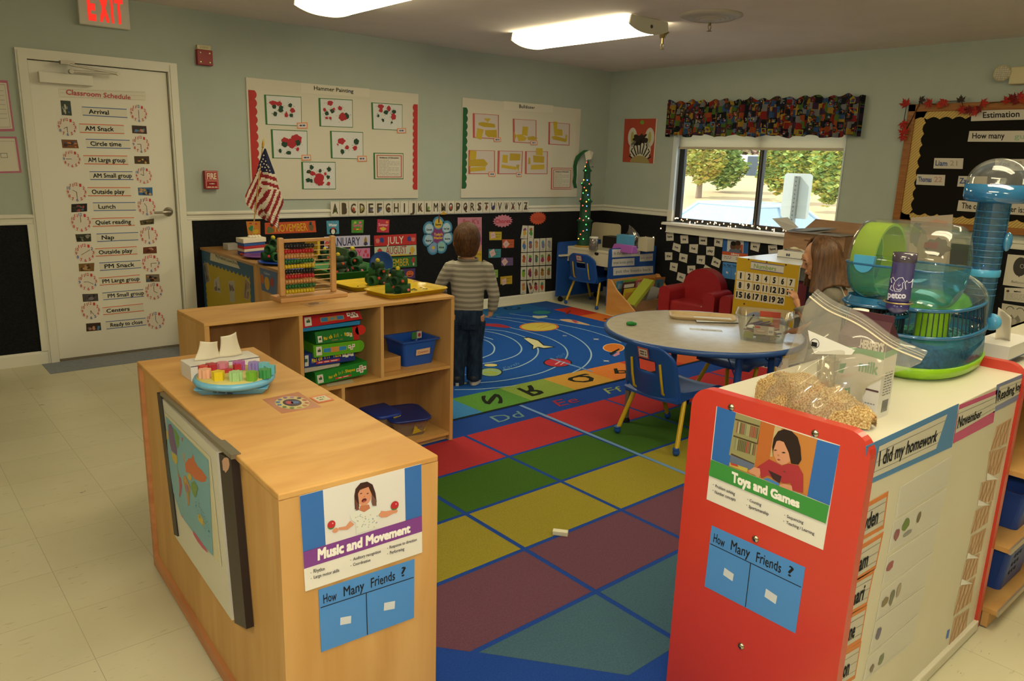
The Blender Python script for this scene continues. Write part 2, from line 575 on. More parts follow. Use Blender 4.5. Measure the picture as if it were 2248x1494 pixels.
# ---- window: frame, glass, reveal, sill, roller shade
DARKF=M('2a2723',.45,.4)
win=B()
RV=M('cfd6d6',.5,.3)
win.box((-.012,WY0-.012,WZ0),(.11,WY0,WZ1),RV)
win.box((-.012,WY1,WZ0),(.11,WY1+.012,WZ1),RV)
win.box((.0,WY1,WZ1-.012),(.11,WY0,WZ1),RV)
win.box((-.02,WY0-.05,WZ0),(.0,WY0+.0,WZ1),RV)
win.box((-.030,WY0-.06,.955),(-.0,WY0+.004,1.022),TRIM)
win.box((-.026,WY0-.056,WZ0),(-.0,WY0+.002,.955),TRIM)
win_o=struct(win.build('window_1'))
s=B()
s.box((-.075,WY1-.04,.868),(.11,WY0+.035,.895),WHITE)
s.build('window_sill',win_o,bevel=.005)
s=B().box((-.03,WY1-.01,.79),(0,WY0+.0,.868),TRIM)
s.box((-.038,WY1-.01,.79),(0,WY0,.80),TRIM)
s.build('window_apron',win_o)
YM=-1.885
fr=B()
fr.box((.085,WY0-.075,WZ0),(.125,WY0-.012,WZ1),DARKF)
fr.box((.085,WY1+.012,WZ0),(.125,WY1+.03,WZ1),DARKF)
fr.box((.085,WY1,WZ0),(.125,WY0-.012,WZ0+.045),DARKF)
fr.box((.085,WY1,WZ1-.05),(.125,WY0-.012,WZ1),DARKF)
fr.box((.078,YM-.022,WZ0),(.125,YM+.022,WZ1),DARKF)
fr.box((.07,YM-.006,WZ0),(.078,YM+.003,WZ1),M('8d8a84',.3,.5,metal=.8))
fr.build('window_frame',win_o)
GL=clear('f4f8f8',.02,.02,.03)
B().box((.100,YM+.02,WZ0+.04),(.104,WY0-.07,WZ1-.04),GL).build('window_pane',win_o)
B().box((.108,WY1+.02,WZ0+.04),(.112,YM-.02,WZ1-.04),GL).build('window_pane',win_o)
SH=bpy.data.materials.new('shade_cloth')
SH.use_nodes=True
nt=SH.node_tree
tb=nt.nodes.new('ShaderNodeBsdfTranslucent');tb.inputs[0].default_value=lin('e4dcc6')
db=nt.nodes.new('ShaderNodeBsdfDiffuse');db.inputs[0].default_value=lin('e0d8c4')
mx=nt.nodes.new('ShaderNodeMixShader');mx.inputs[0].default_value=.55
nt.links.new(tb.outputs[0],mx.inputs[2]);nt.links.new(db.outputs[0],mx.inputs[1]);nt.links.new(mx.outputs[0],nt.nodes['Material Output'].inputs[0])
sh=B().box((.04,WY1+.014,1.655),(.0412,WY0-.03,1.97),SH)
sh_o=sh.build('roller_shade',win_o)
B().box((.034,WY1+.014,1.637),(.048,WY0-.028,1.66),M('b9ad93',.5)).build('shade_hem_bar',sh_o)
# -- CEILING FIXTURES
HOUS=M('d6d2c4',.4,.4)
DIFF=glow('fff3c0',1.0)
def tube_mat():
 m=bpy.data.materials.new('lit_diffuser')
 m.use_nodes=True
 nt=m.node_tree;nt.nodes.clear()
 o=nt.nodes.new('ShaderNodeOutputMaterial');e=nt.nodes.new('ShaderNodeEmission')
 e.inputs[0].default_value=(*TUBE,1)
 tc=nt.nodes.new('ShaderNodeTexCoord');sp=nt.nodes.new('ShaderNodeSeparateXYZ')
 mp=nt.nodes.new('ShaderNodeMapRange');mp.inputs[1].default_value=0;mp.inputs[2].default_value=.21
 ws=nt.nodes.new('ShaderNodeMath');ws.operation='ABSOLUTE'
 r=nt.nodes.new('ShaderNodeValToRGB')
 r.color_ramp.elements[0].color=(.75,.75,.75,1);r.color_ramp.elements[1].color=(.9,.9,.9,1)
 el=r.color_ramp.elements.new(.45);el.color=(1.25,1.25,1.25,1)
 ml=nt.nodes.new('ShaderNodeMath');ml.operation='MULTIPLY';ml.inputs[1].default_value=TUBE_POWER
 L=nt.links.new
 L(tc.outputs['Object'],sp.inputs[0]);L(sp.outputs['X'],ws.inputs[0]);L(ws.outputs[0],mp.inputs[0]);L(mp.outputs[0],r.inputs[0])
 L(r.outputs['Color'],ml.inputs[0]);L(ml.outputs[0],e.inputs[1]);L(e.outputs[0],o.inputs[0])
 return m
LIT=tube_mat()
def fixture(xc,y0,y1,label):
 r=root('ceiling_light',(xc,(y0+y1)/2,H),label,'light','long fluorescent lights on the ceiling')
 B().box((xc-.12,y0+.01,H-.04),(xc+.12,y1-.01,H),HOUS).build('housing',r)
 d=B();rg=[]
 n=14
 rg.append((xc-.195,H-.004))
 for i in range(n+1):
  t=-1+2*i/n
  rg.append((xc+.205*t,H-.058-.04*(1-abs(t)**2.4)))
 rg.append((xc+.195,H-.004))
 ring=[[V((x,y,z))for x,z in rg]for y in(y0+.012,y1-.012)]
 d.loft(ring,LIT,caps=False,closed=False)
 d.build('diffuser',r)
 for y,e in((y0,.012),(y1-.012,.012)):
  c=B();pts=[V((x,y,z-.003))for x,z in rg]+[V((xc+.19,y,H-.002)),V((xc-.19,y,H-.002))]
  c.ext(pts,(0,e,0),M('cfc9b4',.4,.4))
  if y==y0:
   c.ell((xc+.02,y-.001,H-.052),(.014,.004,.012),M('4a4640',.4))
  c.build('end_cap',r)
fixture(-2.19,-2.32,-1.10,'lit fluorescent ceiling light with its end cap toward the room, near the round vent')
fixture(-3.985,-2.30,-1.08,'lit fluorescent ceiling light cut by the top of the picture')
for x,y in((-5.78,-5.3),(-3.985,-5.4),(-2.19,-5.3),(-7.57,-4.6),(-5.78,-7.4)):  # unseen fixtures, added to brighten the foreground and the left-hand side
 fixture(x,y-.61,y+.61,'lit fluorescent ceiling light behind the camera')
vc=at('d4',1850,132,'z',H)
vt=B()
for i,(r0,r1,dz)in enumerate(((.155,.205,.012),(.118,.128,.022),(.09,.10,.030),(.062,.072,.036),(.0,.045,.042))):
 vt.lathe([(r0,-.002),(r1,-.002),(r1,-.006),((r0+r1)/2,-dz),(r0,-dz)]if i else[(.155,0),(.205,0),(.205,-.006),(.155,-.026),(.15,-.02)],(vc.x,vc.y,H),M('bcb4a4',.5),40)
vt.lathe([(.15,0),(.15,-.001)],(vc.x,vc.y,H),M('2c2a28',.8),40)
tag(vt.build('ceiling_vent'),'round stepped air vent on the ceiling','vent')
BRASS=M('8b7a4e',.35,.5,metal=.8)
for k,(zx,zy,lab)in enumerate(((1840,205,'fire sprinkler head hanging below the round vent'),(1425,320,'fire sprinkler head with wide brass cup beside the lit ceiling light'))):
 p=at('d4',zx,zy,'z',2.41)
 s=B()
 if k:
  s.lathe([(.045,0),(.046,-.004),(.028,-.02),(.022,-.042),(.0,-.043)],(p.x,p.y,H),BRASS,20)
 else:
  s.lathe([(.02,0),(.02,-.004),(.0,-.006)],(p.x,p.y,H),BRASS,16)
 z0=H-(.04 if k else 0)
 s.cyl((p.x,p.y,z0),(p.x,p.y,z0-.045),.009,BRASS)
 s.tube([(p.x-.012,p.y,z0-.04),(p.x-.016,p.y,z0-.055),(p.x-.006,p.y,z0-.078)],.003,BRASS,6)
 s.tube([(p.x+.012,p.y,z0-.04),(p.x+.016,p.y,z0-.055),(p.x+.006,p.y,z0-.078)],.003,BRASS,6)
 s.lathe([(.0,-.078),(.018,-.080),(.018,-.082),(.0,-.083)],(p.x,p.y,z0),BRASS,14)
 tag(s.build('sprinkler_head'),lab,'sprinkler','fire sprinklers on the ceiling')
 # -- OUTDOORS
GZ=-.5
struct(B().box((.2,-14,GZ-.1),(9,24,GZ),noisy('asphalt','a8a49c','b4b0a8',(3,3,3),4,5,rough=.9)).build('ground',origin=O0))
struct(B().box((9,-14,GZ-.1),(13.5,40,GZ+.02),noisy('dry_grass','b7a765','a7a458',(6,6,6),3,6,rough=.95)).build('ground_lawn',origin=O0))
struct(B().box((13.5,-14,GZ-.1),(19,50,GZ),M('c9c6c0',.9)).build('ground_road',origin=O0))
bank=B()
bank.hexa([(19,-14,GZ-.1),(48,-14,GZ-.1),(48,70,GZ-.1),(19,70,GZ-.1),(19,-14,GZ),(48,-14,2.2),(48,70,2.2),(19,70,GZ)],noisy('mulch_bank','c09a72','b8a070',(1,1,1),1.5,6,rough=.95))
struct(bank.build('ground_bank',origin=O0))
LEAFM=[M('8f9a3e',.7),M('a9ac4c',.7),M('6f8a3c',.7),M('b9a844',.7),M('7c9446',.7)]
def shrub(c,r,n,mats,label,name='bush',trunk=None):
 rt=root(name,(c[0],c[1],GZ if trunk is None else trunk),label,'bush' if name=='bush' else 'tree','shrubs and trees beyond the road')
 b=B()
 for _ in range(n):
  d=V((random.gauss(0,1),random.gauss(0,1),random.gauss(0,1))).normalized()*(random.random()**.45)
  lump=1+.18*math.sin(d.x*7+c[1])+.18*math.sin(d.y*6+d.z*5)
  p=V(c)+V((d.x*r[0],d.y*r[1],d.z*r[2]))*lump
  a=V((random.gauss(0,1),random.gauss(0,1),random.gauss(0,1))).normalized()
  x,y,_n=basis(a)
  s=.09*(.7+random.random())*max(r[1],1.6)**.5
  b.add([p-x*s,p-y*s*.5,p+x*s,p+y*s*.5],[(0,1,2,3)],random.choice(mats))
 b.build('foliage',rt)
 if trunk is not None:
  t=B()
  t.tube([(c[0],c[1],trunk),(c[0]+.1,c[1]+.05,(trunk+c[2])/2),(c[0],c[1],c[2])],[.16,.12,.07],M('8a7660',.9),8)
  t.tube([(c[0]+.08,c[1]+.05,(trunk+c[2])/2),(c[0]+.2,c[1]+.9,c[2]+.3)],[.09,.04],M('8a7660',.9),6)
  t.build('trunk',rt)
 return rt
random.seed(3)
def bushat(zx,zy,x,rw,rh,n,mats,label,name='bush',trunk=None):
 c=at('b2',zx,zy,'x',x)
 e=at('b2',zx+rw,zy,'x',x);u=at('b2',zx,zy-rh,'x',x)
 return shrub(c,(abs(e.y-c.y)*.45,abs(e.y-c.y)*.95,abs(u.z-c.z)),n,mats,label,name,trunk)
bushat(500,700,24.5,190,190,4200,[LEAFM[3],LEAFM[1],M('b9a04c',.7),LEAFM[0]],'yellowing tree seen at the left end of the window','tree',.0)
bushat(700,770,27.0,190,170,3400,[LEAFM[2],LEAFM[4],LEAFM[0]],'green shrub left of the window mullion')
bushat(1190,740,24.5,180,230,3600,LEAFM,'tall light green shrub just right of the window mullion')
bushat(1440,740,22.5,170,230,3200,LEAFM,'light green shrub seen above the white sign back')
bushat(1680,810,20.3,180,260,4200,[LEAFM[1],LEAFM[3],LEAFM[0],LEAFM[4]],'yellow green shrub at the right end of the window')
bushat(880,600,40.0,420,150,4200,[M('c7a08c',.8),M('b99a8a',.8),M('a9ac6c',.7),M('c4b8a4',.8)],'pale reddish tree far behind the shrubs','tree',1.0)
bushat(1620,540,48.0,420,150,4200,[M('b9a08c',.8),M('a9ac5c',.8),M('98a45c',.7)],'pale olive tree far behind the right hand shrubs','tree',1.0)
# a white box truck far off, left of the mullion
tp=at('b2',950,780,'x',36.0)
tr=root('van',(36.0,tp.y,tp.z-1),'white van parked far away beside the window mullion','van')
B().box((35.6,tp.y-.7,tp.z-.75),(38.4,tp.y+.85,tp.z+.75),M('e8e8e6',.5)).build('body',tr,bevel=.15)
B().box((35.55,tp.y-.85,tp.z-.6),(35.75,tp.y+.05,tp.z+.7),M('4a545e',.3)).build('rear_window',tr,bevel=.05)
for yy in(-.5,.65):
 B().cyl((35.7,tp.y+yy-.1,tp.z-.8),(35.7,tp.y+yy+.1,tp.z-.8),.3,BLK).build('wheel',tr)
 # street sign seen from behind
q=quad('b2',[(1240,850),(1490,850),(1455,1232),(1215,1215)],'x',1.3)
sc=sum(q,V())/4
sg=root('street_sign',(1.33,sc.y,GZ),'back of a white rounded sign on a drilled steel post outside the window','sign')
hw,hh,rr=.165,.24,.04
pts=[]
for cx,cy,a0 in((hw-rr,hh-rr,0),(-hw+rr,hh-rr,90),(-hw+rr,-hh+rr,180),(hw-rr,-hh+rr,270)):
 for i in range(6):
  a=math.radians(a0+18*i)
  pts.append(V((1.33,sc.y+cx+rr*math.cos(a),sc.z+cy+rr*math.sin(a))))
B().ext(pts,(.003,0,0),M('d4d2c6',.5)).build('sign_plate',sg)
pst=B().box((1.29,sc.y-.025,GZ),(1.328,sc.y+.025,sc.z+.21),M('8d8c82',.5,.4,metal=.4))
for i in range(26):
 z=sc.z+.2-.045*i
 pst.box((1.288,sc.y-.006,z-.006),(1.2905,sc.y+.006,z+.006),M('4a4a46',.6))
pst.build('post',sg)
# parked car, nose toward the building
def car():
 cx,cy=4.9,1.45
 r=root('car',(cx,cy,GZ),'light silver blue car parked nose-in right outside the window','car')
 body=M('c9d3d8',.25,.6,metal=.1,coat=.6)
 T=Matrix.Translation((cx,cy,GZ))@Matrix.Rotation(math.radians(178),4,'Z')
 # length along local x, front at +x
 prof=[(2.2,.35,.50),(2.25,.62,.62),(1.9,.78,.84),(1.05,.92,.92),(.25,1.32,1.20),(-.2,1.38,1.22),(-1.0,1.34,1.2),(-1.7,1.0,.98),(-2.2,.92,.85),(-2.3,.6,.6),(-2.28,.35,.5)]
 b=B(T)
 rings=[]
 for x,z,_ in prof:
  pass
 for y,ins in((-.88,.10),(-.86,0),(.86,0),(.88,.10)):
  rings.append([V((x*(1-.02*ins),y,min(z,.95)))for x,z,_ in prof])
 b.loft(rings,body,True,False)
 b.build('body',r,bevel=.05)
 c=B(T)
 lo=[(1.02,-.8,.92),(1.02,.8,.92),(-1.75,.78,.95),(-1.75,-.78,.95)]
 hi=[(.28,-.6,1.36),(.28,.6,1.36),(-1.05,.58,1.36),(-1.05,-.58,1.36)]
 c.hexa(lo+hi,clear('b9d4e2',.55,.03,.25))
 c.build('windows',r)
 p=B(T)
 for(a,bq)in zip(lo,hi):
  p.tube([a,bq],.035,body,8)
 p.tube([(-.35,.8,.93),(-.35,.6,1.37)],.035,body,8).tube([(-.35,-.8,.93),(-.35,-.6,1.37)],.035,body,8)
 p.box((-1.07,-.62,1.35),(.3,.62,1.40),body)
 p.build('roof',r,bevel=.02)
 for sx in(1.4,-1.4):
  for sy in(-.82,.82):
   w=B(T).cyl((sx,sy-.1,.32),(sx,sy+.1,.32),.32,BLK,n=24).cyl((sx,sy-.105,.32),(sx,sy+.105,.32),.19,M('9a9a98',.3,.5,metal=.8))
   w.build('wheel',r)
 for sy in(-.35,.35):
  s=B(T).ell((.05,sy,.95),(.09,.2,.28),M('6f7a80',.8))
  s.build('seat_back',r)
car()
# -- PAPER ON THE DOOR AND BACK WALL
def _uv(s,p):
 a=s.q[0];ex=s.q[1]-a;ey=s.q[3]-a;d=V(p)-a
 A,Bq,C=ex.dot(ex),ex.dot(ey),ey.dot(ey)
 m,n=d.dot(ex),d.dot(ey)
 det=A*C-Bq*Bq
 return((m*C-n*Bq)/det,(n*A-m*Bq)/det)
def spx(s,k,x,y):
 return _uv(s,onpl(k,x,y,s.q[0]+s.n*s.t,s.n))
def blob(s,k,x,y,rx,ry,mat,kk=2,jag=.35,n=14):
 u,v=spx(s,k,x,y);u1,_=spx(s,k,x+rx,y);_,v1=spx(s,k,x,y+ry)
 return s.disc(u,v,abs(u1-u),abs(v1-v),mat,kk,n,jag)
def ppoly(s,k,pts,mat,kk=2):
 return s.poly([spx(s,k,x,y)for x,y in pts],mat,kk)
def qtext(s,t,k,c,mat,kk=3,bold=0.0):
 """lettering set in the corner points c: cap top left, cap top right, baseline right, baseline left"""
 vs,fs=text_geo(t,bold)
 a,b=min(v[0]for v in vs),max(v[0]for v in vs)
 c=[spx(s,k,x,y)for x,y in c]
 out=[]
 nl=LIFT[(t,bold)]
 for i,(vx,vy)in enumerate(vs):
  u=(vx-a)/((b-a)or 1);w=1-vy/CAP
  x=(c[0][0]*(1-u)+c[1][0]*u)*(1-w)+(c[3][0]*(1-u)+c[2][0]*u)*w
  y=(c[0][1]*(1-u)+c[1][1]*u)*(1-w)+(c[3][1]*(1-u)+c[2][1]*u)*w
  out.append(s.p(x,y,kk+.12*(i//nl)))
 s.b.add(out,fs,mat)
 return s
def photo(s,cols,n=9,k=1,seed=0):
 """a snapshot: ground colour with soft-edged patches"""
 r=random.Random(seed)
 s.rect(.02,.02,.98,.98,M(cols[0],.35),k)
 for i in range(n):
  x,y=r.uniform(.15,.85),r.uniform(.25,.85)
  w,h=r.uniform(.06,.18),r.uniform(.08,.22)
  pts=[(min(.97,max(.03,x+w*math.cos(a)*r.uniform(.7,1.2))),min(.97,max(.03,y+h*math.sin(a)*r.uniform(.7,1.2))))for a in[2*math.pi*j/9 for j in range(9)]]
  s.poly(pts,M(cols[1+i%(len(cols)-1)],.35),k+1+i)
 return s
RED,BLUE,ORG=M('c23a3c',.7),M('3d5f9e',.7),M('d5603a',.7)
PRED,PGRN=M('a8252e',.6),M('1d3d27',.6)
YD=.0115
# ---- classroom schedule on the door
s=Sheet(quad('a1',[(478,722),(1193,748),(1197,826),(488,798)],'y',YD),M('d9d4c2',.7))
qtext(s,'Classroom Schedule','a1',[(540,733),(1073,778),(1073,810),(541,774)],M('b8474b'),bold=.012)
for y in(.12,.5,.92):
 s.line([(.01,y),(.99,y)],.0015,M('a79f90'))
s.thing('schedule_title','white lined title strip in red handwriting at the top of the door','paper')
SNAP=[['39423a','7d8a86','2f3f55','b7b39a'],['3a2a20','8a5a44','4a7ea8','b98a6a'],['7a4a26','c07a3a','3a2a26','4a4e6a'],['4a3a24','c9a25a','6a2e2a','2e2a2a'],['2a2a24','5a5a50','8a8a7a','1e1e1a'],['3a6a9a','b08a5a','2a3a4a','c0a070'],['1e1c1a','5a6a6a','a04a4a','3a3a30'],['5a4a30','3a4a34','8a7a50','2a2a22'],['3a3a2e','6a6a58','1e1e1c','8a8a78'],['6a3a2a','a05a4a','c0a080','4a2a20'],['7a5a30','a07a5a','4a3a2a','b09060'],['7a6a58','c07a50','4a5a6a','2a2420'],['4a4448','7a7078','2a2628','5a5458']]
ROWS=[('Arrival','a1',[(670,873),(1038,893),(1045,967),(680,946)],0,(720,885),(1137,930,72),[(495,822),(577,828),(590,948),(507,943)],(6,12)),('AM Snack','a1',[(648,1012),(1015,1025),(1020,1098),(656,1088)],1,(690,928),(550,1040,80),[(1080,1027),(1200,1033),(1205,1098),(1085,1092)],(6,8)),('Circle time','a1',[(702,1138),(1063,1147),(1072,1220),(711,1212)],0,(735,988),(1155,1183,72),[(503,1143),(630,1147),(647,1215),(513,1213)],(6,9)),('AM Large group','a1',[(682,1272),(1043,1276),(1052,1350),(692,1346)],1,(715,1022),(588,1303,76),[(1100,1280),(1222,1280),(1226,1344),(1105,1342)],(9,9)),('AM Small group','a1',[(733,1404),(1086,1404),(1095,1474),(741,1474)],0,(757,1075),(1178,1440,70),None,(12,10)),('Outside play','a2',[(637,102),(950,102),(956,167),(641,167)],1,(665,902),(558,137,76),[(1005,105),(1110,103),(1112,163),(1010,160)],(6,10)),('Lunch','a2',[(676,213),(986,210),(991,271),(683,275)],0,(712,835),(1068,243,68),[(520,225),(635,220),(635,278),(520,285)],(6,11)),('Quiet reading','a2',[(668,328),(977,320),(983,382),(676,390)],1,(690,950),(590,358,76),[(1018,345),(1122,330),(1122,370),(1025,378)],(12,12)),('Nap','a2',[(702,440),(1007,428),(1008,487),(708,500)],0,(737,827),(1085,453,68),[(548,445),(662,440),(665,497),(560,500)],(12,6)),('Outside play','a2',[(692,548),(996,532),(1002,590),(698,607)],1,(715,960),(618,580,75),[(1043,540),(1140,533),(1143,583),(1043,587)],(2,8)),('PM Snack','a2',[(722,651),(1024,633),(1030,690),(728,711)],0,(757,975),(1100,657,68),[(573,660),(687,653),(685,713),(577,715)],(3,6)),('PM Large group','a2',[(718,762),(1018,738),(1025,795),(727,818)],1,(740,1012),(640,790,72),[(1062,738),(1160,735),(1165,790),(1065,793)],(4,9)),('PM Small group','a2',[(745,870),(1043,844),(1050,898),(752,925)],0,(780,1045),(1122,860,66),[(600,880),(713,877),(717,930),(605,937)],(12,4)),('Centers','a2',[(745,978),(1042,948),(1050,1003),(752,1033)],1,(770,938),(660,1000,72),None,(5,6)),('Ready to close','a2',[(770,1080),(1062,1052),(1068,1106),(776,1137)],0,(800,1035),(1135,1073,68),[(627,1095),(733,1087),(738,1143),(630,1153)],(12,5))]
SNAPL=['upright snapshot left of the Arrival strip','snapshot of children right of the AM Snack strip','orange-brown snapshot left of the Circle time strip','brown snapshot right of the AM Large group strip','','dark snapshot right of the upper Outside play strip','blue snapshot left of the Lunch strip','curled black snapshot right of the Quiet reading strip','olive snapshot left of the Nap strip','grey snapshot right of the lower Outside play strip','reddish snapshot left of the PM Snack strip','tan snapshot right of the PM Large group strip','light snapshot left of the PM Small group strip','','grey purple snapshot left of the Ready to close strip']
for i,(t,k,qd,colr,xs,ck,ph,hands)in enumerate(ROWS):
 s=Sheet(quad(k,qd,'y',YD),M('d8d3c1',.7),.0006)
 cm=(BLUE,ORG)[colr]
 s.rect(0,0,1,.085,cm).rect(0,.915,1,1,cm)
 w=qd[1][0]-qd[0][0]
 s.text(t,(xs[0]-qd[0][0])/w,.26,(xs[1]-qd[0][0])/w,.74,INK,bold=.012,wob=.02)
 where=('upper ' if i==5 else 'lower ' if i==9 else '')
 s.thing('schedule_strip','white strip with %s lines reading %s%s on the door'%(('blue','orange')[colr],t,' in the upper half' if i==5 else ' in the lower half' if i==9 else ''),'sign','schedule strips on the door')
 x,y,r=ck
 c=at(k,x,y,'y',YD);rr=(at(k,x+r,y,'y',YD)-c).length*1.03
 sq=[c+V((a*rr,0,b*rr))for a,b in((-1,1),(1,1),(1,-1),(-1,-1))]
 s=Sheet(sq,WHITE,.0006,base=False)
 s.t=0
 s.disc(.5,.5,.5,.5,M('d8cfc0',.5),1,36)
 s.t=.0004
 for h in range(1,13):
  a=math.radians(90-30*h);cx,cy=.5+.4*math.cos(a),.5-.4*math.sin(a)
  hw=.05 if h<10 else .075
  s.text(str(h),cx-hw,cy-.075,cx+hw,cy+.075,BLUE if h in hands else RED,bold=.01)
 for h,ln in zip(hands,(.3,.2)):
  a=math.radians(90-30*h)
  s.line([(.5,.5),(.5+ln*math.cos(a),.5-ln*math.sin(a))],.0028,INK,3)
 s.thing('paper_clock','round paper clock with red numerals beside the %s%s strip'%(where,t),'paper clock','paper clocks on the door')
 if ph:
  s=Sheet(quad(k,ph,'y',YD),M('4a4038',.4),.0006)
  photo(s,SNAP[i%len(SNAP)],9,1,i)
  s.thing('snapshot',SNAPL[i],'photo','snapshots on the door')
  # ---- pink framed notices left of the door
for qd,lab,flow in(([(-140,648),(62,660),(120,1075),(-92,1080)],'white notice with pink border on the wall left of the door, upper one',0),([(-120,1118),(135,1120),(178,1415),(-80,1422)],'white plan with pink border on the wall left of the door, lower one',1)):
 s=Sheet(quad('a1',qd,'y',0),M('b5677f',.6))
 s.rect(.04,.05,.93,.95,M('cfcab8',.6))
 if flow:
  for j in range(26):
   s.rect(.06+.033*j,.12,.075+.033*j,.135,M('6a5a60'),2)
   s.rect(.895,.14+.028*j,.905,.152+.028*j,M('a05a70'),2)
  s.frame(.40,.45,.62,.58,.015,.012,M('5a5a58'),2)
  s.line([(.2,.4),(.2,.7),(.35,.7)],.0015,M('5a5a58'),2)
 else:
  s.frame(.12,.08,.86,.92,.012,.008,M('9a6a78'),2)
  for j in range(7):
   s.scribble(.2,.2+.09*j,.78,.21+.09*j,M('8a8a86'),k=2)
 s.thing('notice',lab,'notice')
 # ---- exit sign, fire strobe, fire pull station
ex=B()
q=quad('0',[(168,0),(283,0),(285,67),(176,52)],'y',-.055)
x0,x1,z0=-5.195,-4.887,2.243
ex_r=root('exit_sign',((x0+x1)/2,-.03,z0),'white exit sign with glowing red EXIT letters above the door','exit sign')
B().box((x0,-.055,z0),(x1,0,z0+.197),M('cfcaba',.45)).build('sign_body',ex_r,bevel=.006)
s=Sheet([V((x0,-.055,z0+.197)),V((x1,-.055,z0+.197)),V((x1,-.055,z0)),V((x0,-.055,z0))],WHITE,0.0005,base=False)
EXR=glow('ff3a2a',1.0)
for t,a,b in(('E',.17,.33),('X',.40,.58),('I',.625,.675),('T',.70,.88)):
 s.text(t,a,.05,b,.80,EXR,k=2,bold=.035)
s.part('lettering',ex_r)
p=quad('a1',[(1617,405),(1742,412),(1747,540),(1622,530)],'y',-.04)
fs=root('fire_strobe',((p[0].x+p[1].x)/2,-.02,p[3].z),'small red fire strobe high on the wall right of the door','fire alarm')
xa,xb,za,zb=p[3].x,p[1].x,(p[2].z+p[3].z)/2,(p[0].z+p[1].z)/2
B().box((xa,-.042,za),(xb,0,zb),M('8f1d1c',.4)).build('red_body',fs,bevel=.004)
b=B().box((xa+.006,-.036,zb),(xb-.008,0,zb+.032),M('c9bb95',.4))
b.build('strobe_lens',fs,bevel=.003)
for dx in(.2,.8):
 for dz in(.2,.8):
  B().ell((xa+(xb-xa)*dx,-.042,za+(zb-za)*dz),(.008,.004,.009),M('d8cc90',.15,.6,metal=.7),10).build('reflector',fs)
s=Sheet([V((xa+.006,-.036,zb+.032)),V((xb-.008,-.036,zb+.032)),V((xb-.008,-.036,zb)),V((xa+.006,-.036,zb))],WHITE,.0005,base=False)
s.text('FIRE',.2,.3,.8,.72,M('a8906a'),k=2);s.part('lettering',fs)
p=quad('a3',[(125,973),(258,970),(260,1143),(137,1148)],'y',-.045)
xa,xb,za,zb=(p[0].x+p[3].x)/2,(p[1].x+p[2].x)/2,(p[2].z+p[3].z)/2,(p[0].z+p[1].z)/2
ps=root('fire_alarm_pull',((xa+xb)/2,-.02,za),'red fire alarm pull station on the wall beside the door handle side','fire alarm')
B().box((xa,-.045,za),(xb,0,zb),M('a3242a',.35)).build('pull_body',ps,bevel=.004)
s=Sheet([V((xa,-.045,zb)),V((xb,-.045,zb)),V((xb,-.045,za)),V((xa,-.045,za))],WHITE,.0005,base=False)
CR=M('d9cdb2')
s.frame(.05,.05,.95,.5,.02,.015,CR);s.text('FIRE',.15,.14,.85,.44,CR,bold=.02)
s.frame(.06,.55,.94,.93,.02,.015,CR);s.rect(.2,.62,.8,.8,M('7d1a1e'),2);s.scribble(.3,.68,.7,.73,CR,k=3,word=.15);s.scribble(.15,.86,.85,.9,CR,k=3,word=.2)
s.part('lettering',ps)
# ---- bulletin boards
BOARD=M('cfc9b6',.6,.2)
YB=-.0125
def scallop(side,x0,x1,z0,z1,n,amp,mat,y=YB):
 """cut paper edging: straight on the outer side, waved on the inner"""
 b=B();m=n*8;vs=[]
 for i in range(m+1):
  z=z1+(z0-z1)*i/m
  w=amp*abs(math.sin(math.pi*i/8))**.8
  xi=x1-side*amp+side*w if side>0 else x0+amp-w
  a,c=(x0,xi)if side>0 else(xi,x1)
  vs+=[(a,y-.001,z),(c,y-.001,z)]
 b.add(vs,[(2*i,2*i+2,2*i+3,2*i+1)for i in range(m)],mat)
 return b
def bboard(x0,x1,z0,z1,label):
 r=root('bulletin_board',((x0+x1)/2,-.005,z0),label,'bulletin board')
 b=B().box((x0,-.011,z0),(x1,-.001,z1),BOARD)
 b.build('backing',r)
 t=B().box((x0,YB,z1-.085),(x1,-.011,z1),M('cdc6b3',.6)).box((x0,YB,z0),(x1,-.011,z0+.075),M('cdc6b3',.6)).box((x1-.055,YB+.0004,z0+.075),(x1,-.011,z1-.085),M('cbc4b0',.6))
 t.build('edge_strip',r)
 return r
hb=bboard(-4.088,-2.528,1.104,2.014,'white bulletin board of splatter paintings with red scalloped edging')
scallop(1,-4.075,-4.010,1.18,1.925,12,.016,M('b02f2a',.6)).build('scalloped_edging',hb)
scallop(-1,-2.588,-2.535,1.18,1.925,13,.014,M('b02f2a',.6)).build('scalloped_edging',hb)
def title(parent,k,qd,t,c):
 s=Sheet(quad(k,qd,'y',YB),M('d3ccb8',.6),.0008)
 qtext(s,t,k,c,INK,bold=.008)
 return s.part('title_strip',parent)
title(hb,'a3',[(1040,140),(1690,192),(1690,272),(1040,232)],'Hammer Painting',[(1163,166),(1537,200),(1537,236),(1164,205)])
def splat(qd,blobs,label):
 s=Sheet(quad('a3',qd,'y',YB),M('2f6a33',.6),.001)
 s.rect(.05,.025,.985,.98,M('cfcfca',.7))
 for i,(x,y,rx,ry,c)in enumerate(blobs):
  mt=PRED if c else PGRN
  blob(s,'a3',x,y,rx,ry,mt,2+i,.4,18)
  for _ in range(3):
   a=random.random()*6.28;d=random.uniform(1.2,1.9)
   blob(s,'a3',x+rx*d*math.cos(a),y+ry*d*math.sin(a),3,3,mt,2+i,.4,7)
 s.thing('splatter_painting',label,'painting','splatter paintings on the left bulletin board')
random.seed(11)
